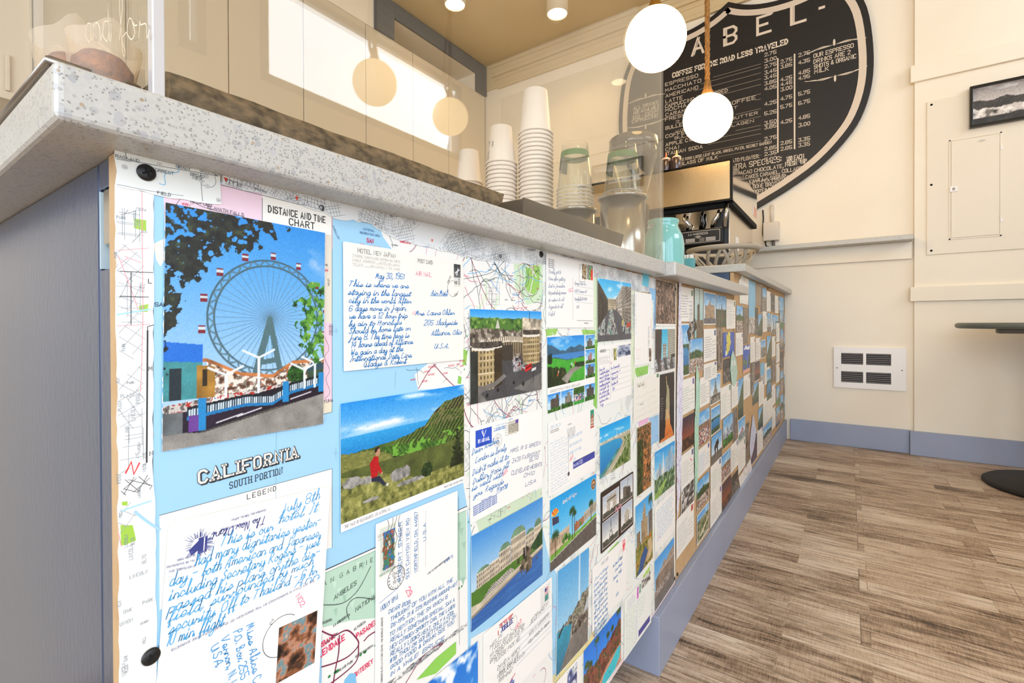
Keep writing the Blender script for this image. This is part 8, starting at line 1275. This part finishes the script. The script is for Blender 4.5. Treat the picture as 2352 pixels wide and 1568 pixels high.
# ================================================================ junction box, heater, electrical panel, picture
jb = empty('junction_box', (-0.07, FY-0.0005, 1.23), 'white metal junction box with conduit above the wainscot ledge', 'box')
M['boxw'] = mat('off_white_metal', '#d8cdbd', 0.45)
MB().box((-0.045, -0.05, 0.0), (0.042, 0, 0.115)).build('box_body', M['boxw'], jb, bevel=0.004)
MB().tube([(0.0, -0.025, 0.1155), (0.0, -0.025, 0.225)], 0.0095, 12).build('conduit', M['boxw'], jb)
MB().tube([(0.008, -0.025, -0.0005), (0.012, -0.025, -0.042)], 0.009, 10).build('power_cord', mat('grey_cord', '#6a655c', 0.6), jb)
MB().tube([(-0.035, -0.030, -0.0005), (-0.030, -0.035, -0.03), (0.0, -0.045, -0.042)], 0.0045, 8).build('black_cable', M['black'], jb)
MB().tube([(-0.050, -0.020, 0.20), (-0.047, -0.022, 0.15), (-0.05, -0.025, 0.05), (-0.046, -0.03, 0.03)], 0.004, 8).build('black_cable', M['black'], jb)
hx0, hx1, hz0, hz1 = 0.252, 0.583, 0.340, 0.575
ht = empty('wall_heater', ((hx0+hx1)/2, FY, (hz0+hz1)/2), 'white wall heater with four louvred openings low on the far wall', 'heater'); hc = (hx0+hx1)/2; W_, H_ = (hx1-hx0)/2, (hz1-hz0)/2
fx = [-W_, -0.130, -0.026, -0.012, 0.100, W_]; fz = [-H_, -0.085, -0.022, 0.020, 0.084, H_]; mb = MB()
for i in range(5):
    for k in range(5):
        if i in (1, 3) and k in (1, 3): continue
        mb.box((fx[i], -0.016, fz[k]), (fx[i+1], -0.0003, fz[k+1]))
import bmesh
o = mb.build('grille_plate', M['white'], ht)
bm = bmesh.new(); bm.from_mesh(o.data); bmesh.ops.remove_doubles(bm, verts=bm.verts, dist=1e-6); bm.faces.ensure_lookup_table()
dup = [f for f in bm.faces if all(len(e.link_faces) > 2 for e in f.edges)]; bm.to_mesh(o.data); bm.free()
MB().box((-W_+0.006, -0.0155, -H_+0.006), (W_-0.006, -0.0145, H_-0.006)) if 0 else None
MB().box((-0.128, -0.0045, -0.084), (0.099, -0.0006, 0.083)).build('dark_core', mat('heater_core', '#2b2623', 0.6), ht)
for i in (1, 3):
    for k in (1, 3):
        n_ = 6; mb = MB()
        for q in range(n_):
            z = fz[k]+(fz[k+1]-fz[k])*(q+0.5)/n_; mb.box((fx[i], -0.0150, z-0.0012), (fx[i+1], -0.008, z+0.0016))
        mb.build('louvre', mat('louvre_grey', '#8a7f76', 0.4), ht)
for x in (-0.149, 0.147): MB().lathe([(0.003, 0), (0.0025, 0.0012)], (x, -0.016, -0.004), 12, 'y').build('screw', M['black'], ht)
pc = (0.664, CY, 1.08)
ep = empty('electrical_panel', pc, 'cream painted electrical panel with a narrow door under the picture', 'panel'); M['panel'] = mat('panel_enamel', '#eadfcb', 0.45)
MB().box((0.0, -0.006, -0.002), (0.46, -0.0002, 0.815)).build('cover_plate', M['panel'], ep, bevel=0.003)
fr = MB(); X0, X1, Z0, Z1 = 0.090, 0.286, 0.070, 0.590
for a, b in (((X0, Z0), (X1, Z0+0.006)), ((X0, Z1-0.006), (X1, Z1)), ((X0, Z0), (X0+0.006, Z1)), ((X1-0.006, Z0), (X1, Z1))): fr.box((a[0], -0.009, a[1]), (b[0], -0.0055, b[1]))
fr.build('door_frame', M['panel'], ep)
dr_ = MB().box((X0+0.0075, -0.0105, Z0+0.008), (X1-0.0085, -0.0065, Z1-0.008)).build('panel_door', M['panel'], ep, bevel=0.0012)
lt = MB().box((X0+0.0015, -0.0150, 0.318), (X0+0.034, -0.0106, 0.346)).build('latch', M['white'], dr_, bevel=0.001); MB().box((X0+0.012, -0.0160, 0.326), (X0+0.022, -0.0151, 0.338)).build('latch_button', mat('latch_grey', '#9a8f82', 0.5), lt)
MB().prism([(0.196, 0.560), (0.213, 0.555), (0.230, 0.560), (0.213, 0.565)], -0.0118, -0.0106, 'y').build('badge', M['steel'], dr_)
for z in (0.14, 0.50): MB().box((X1-0.004, -0.0118, z), (X1+0.003, -0.0060, z+0.022)).build('hinge', M['white'], ep)
for x, z in ((0.020, 0.02), (0.020, 0.37), (0.020, 0.795), (0.44, 0.02), (0.44, 0.37)): MB().lathe([(0.0055, 0), (0.0035, 0.004)], (x, -0.006, z), 14, 'y').build('screw', M['panel'], ep)
pf = empty('framed_picture', (1.03, CY-0.0066, 1.710), 'black framed black-and-white landscape photograph above the electrical panel', 'picture')
fr = MB(); w2, h2 = 0.20, 0.105
for a, b in (((-w2, -0.001), (w2, 0.012)), ((-w2, 2*h2-0.012), (w2, 2*h2)), ((-w2, 0.012), (-w2+0.012, 2*h2-0.012)), ((w2-0.012, 0.012), (w2, 2*h2-0.012))): fr.box((a[0], -0.024, a[1]), (b[0], -0.0005, b[1]))
fr.build('frame', M['blackgloss'], pf, bevel=0.0012)
def a_coast(nx, ny):
    p = Pic(nx, ny, 71, '#3a3734').sky('#8f8884', '#d4ccc6', 0.55, 0.5, 3); n = p.fbm(9); p.fill(p.V < p.rough([(0, 0.62), (0.5, 0.66), (1, 0.85)], 0.1, 16), '#2a2725', '#5a5450', n); p.leaves((p.V < p.rough([(0, 0.42), (0.5, 0.40), (1, 0.55)], 0.08, 20)) & (p.V > 0.18), ['#1f1d1c', '#77706a', '#cfc6bf', '#efe8e2'], 14); p.fill(p.V < p.curve([(0, 0.14), (1, 0.26)]), '#2f2c2a', amp=0.5); return p.done(0.03)
s = Sheet(2*w2-0.022, 2*h2-0.022, 0.002, '#d8d0c8'); s.image(a_coast(90, 44), -w2+0.014, -h2+0.014, w2-0.014, h2-0.014); o = s.build('photo_print', None, pf); o.location = (0, -0.006, h2); o.rotation_euler.x = math.radians(90)
# framed pictures on the wall behind the camera (mirrored in the end pane of the guard)
def back_frame(q, fc, art, label):
    a, b = px(q[0], q[1], y=2*GY1-BY), px(q[2], q[3], y=2*GY1-BY); w, h = b.x-a.x, a.z-b.z; cx, cz = (a.x+b.x)/2, (a.z+b.z)/2
    e = empty('framed_picture', (cx, BY, cz), label, 'picture'); mb = MB(); t = 0.07
    for p, q2 in (((-w/2, -h/2), (w/2, -h/2+t)), ((-w/2, h/2-t), (w/2, h/2)), ((-w/2, -h/2+t), (-w/2+t, h/2-t)), ((w/2-t, -h/2+t), (w/2, h/2-t))): mb.box((p[0], 0.0005, p[1]), (q2[0], 0.03, q2[1]))
    mb.build('frame', mat('frame_paint', fc, 0.5), e); MB().box((-w/2+t, 0.001, -h/2+t), (w/2-t, 0.01, h/2-t)).build('print', mat('picture_print', art, 0.4), e)
back_frame((1340, 318, 1418, 470), '#a88a54', '#e8e0d8', 'tan framed white print on the back wall, mirrored in the guard beside the cups')
back_frame((1466, 352, 1502, 440), '#1b1614', '#3a302a', 'dark framed print on the back wall, mirrored in the guard under the hopper lid')
# ================================================================ globe pendants, ceiling cans
def globe_mat(name, col, st): return mat(name, '#fff4e0', 0.3, emit=col, strength=st)
M['rope'] = mat('manila_rope', '#a5763a', 0.8, noise=('#6f4a20', 90, 0.7, (1, 1, 0.4)), bump=(120, 0.6, (1, 1, 0.3)))
def pendant(label, c, R, glow, fitting, group, kinked=False):
    e = empty('globe_pendant', c, label, 'lamp', group)
    MB().lathe([(max(0.001, R*math.cos(a)), R*math.sin(a)) for a in np.linspace(-math.pi/2, math.radians(80), 28)], n=48, cap=False).build('globe', glow, e)
    z0 = R*math.sin(math.radians(80)); f = MB()
    f.lathe([(R*0.24, z0-0.006), (R*0.26, z0+0.006), (R*0.17, z0+0.030), (R*0.13, z0+0.065), (0.004, z0+0.068)], n=28).build('socket', fitting, e)
    H = CZ-c[2]-0.0006; zs = np.linspace(z0+0.066, H-0.02, 60)
    for k in range(3):
        MB().tube([(0.0062*math.cos(z*70+2.094*k), 0.0062*math.sin(z*70+2.094*k), z) for z in zs], 0.0072, 7).build('rope_strand', M['rope'], e)
    if kinked: MB().tube([(0.012, 0, z0+0.01), (0.05, 0.01, z0+0.09), (0.062, 0.01, z0+0.2), (0.04, 0.0, z0+0.34), (0.01, 0.0, z0+0.5)], 0.008, 8).build('cord_loop', M['rope'], e)
    MB().lathe([(0.055, H-0.02), (0.058, H-0.004), (0.05, H)], n=28).build('canopy', fitting, e)
    return e
GL = globe_mat('lit_opal_globe', (1.0, 0.68, 0.32), 32.0); GL2 = globe_mat('soft_lit_opal_globe', (1.0, 0.74, 0.40), 6.5)
def ctr(x, y, rp, R):                   # centre of a globe of radius R that looks rp pixels wide (half width) at x, y
    d = R*FPX/rp; return tuple(px(x, y, d=d))
pendant('larger looking bright globe pendant with brass neck, hanging nearer over the bar', ctr(1505, 91, 68, 0.112), 0.112, GL, M['brass'], 'globe pendants over the bar')
pendant('smaller looking bright globe pendant on a brown rope in front of the menu board', ctr(1625, 272, 53.5, 0.112), 0.112, GL, M['rope'], 'globe pendants over the bar')
def mirrored(x, y, rp, R): c = ctr(x, y, rp, R); return (2*(GX+0.0045)-c[0], c[1], c[2])
pendant('globe pendant by the right wall, the larger of the two mirrored in the guard', mirrored(862, 190, 50, 0.112), 0.112, GL2, M['rope'], 'globe pendants by the window', True)
pendant('globe pendant by the right wall, the smaller of the two mirrored in the guard', mirrored(1035, 268, 41, 0.112), 0.112, GL2, M['rope'], 'globe pendants by the window', True)
LED = mat('lit_diffuser', '#fff4dc', 0.4, emit=(1.0, 0.80, 0.52), strength=22.0); M['can'] = mat('white_can_light', '#e8d9bd', 0.5)
def can(label, x, y, L, r=0.075, power=6.5):
    e = empty('ceiling_can_light', (x, y, CZ), label, 'lamp', 'ceiling can lights')
    MB().lathe([(r, -0.0005), (r, -L), (r*0.92, -L), (r*0.92, -0.004), (0.001, -0.004)][::-1], n=36, cap=False).build('housing', M['can'], e)
    MB().lathe([(0.001, -L+0.006), (r*0.90, -L+0.006), (r*0.90, -L+0.010), (0.001, -L+0.010)], n=36, cap=False).build('diffuser', LED, e)
    l = bpy.data.lights.new('can_lamp', 'SPOT'); l.energy = power*4; l.color = (1.0, 0.70, 0.38); l.spot_size = math.radians(125); l.spot_blend = 0.6; l.shadow_soft_size = 0.05
    o = bpy.data.objects.new('can_lamp', l); COL.objects.link(o); o.parent = e; o.location = (0, 0, -L-0.004)
q = px(1280, 33, z=CZ-0.13); can('white cylinder ceiling light with its whole body in view', q.x, q.y, 0.13)
q = px(1045, 12, z=CZ-0.05); can('shallow ceiling light over the left end of the cabinets', q.x, q.y, 0.05)
q = px(1422, 190, z=CZ-0.05); can('ceiling light behind the camera, mirrored in the end of the guard', q.x, 2*GY1-q.y, 0.05)
can('ceiling light over the counter stools, out of view behind the camera', 1.1, 0.4, 0.10)  # extra can, out of view, added for warm light on ceiling and walls
# ================================================================ cafe table at the right
tc = (1.075, 2.99, 0)
t = empty('cafe_table', tc, 'round dark cafe table with a black disc foot by the right wall panel', 'table')
tl = px(2260, 750, y=2.8)
MB().lathe([(0.001, 0.690), (0.335, 0.690), (0.345, 0.694), (0.348, 0.703), (0.345, 0.712), (0.335, 0.716), (0.001, 0.716)], n=72, cap=False).build('tabletop', mat('dark_green_tabletop', '#5f6560', 0.4), t)
MB().box((-0.21, -0.03, 0.668), (0.21, 0.03, 0.6895)).box((-0.03, -0.21, 0.668), (0.03, 0.21, 0.6895)).build('bracket', mat('bracket_grey', '#6f675c', 0.5), t, bevel=0.006)
MB().lathe([(0.040, 0.022), (0.036, 0.668)], n=28).build('column', M['black'], t)
MB().lathe([(0.001, 0.0004), (0.250, 0.0004), (0.257, 0.006), (0.257, 0.014), (0.245, 0.022), (0.06, 0.034), (0.001, 0.036)], n=72, cap=False).build('disc_foot', mat('cast_iron_black', '#171310', 0.6, bump=(200, 0.2, (1, 1, 1))), t)
c2 = empty('metal_chair', (1.86, 3.18, 0), 'black metal chair foot just entering the frame by the baseboard', 'chair')
MB().box((-0.20, -0.19, 0.42), (0.20, 0.19, 0.445)).build('seat', M['black'], c2, bevel=0.01)
for sx, sy in ((-1, -1), (1, -1), (-1, 1), (1, 1)): MB().tube([(sx*0.20, sy*0.18, 0.0055), (sx*0.17, sy*0.16, 0.419)], 0.011, 10).build('leg', M['black'], c2)
MB().box((-0.19, 0.165, 0.70), (0.19, 0.185, 0.84)).build('backrest', M['black'], c2, bevel=0.01)
for s_ in (-1, 1): MB().tube([(s_*0.17, 0.17, 0.446), (s_*0.17, 0.175, 0.699)], 0.010, 10).build('back_post', M['black'], c2)
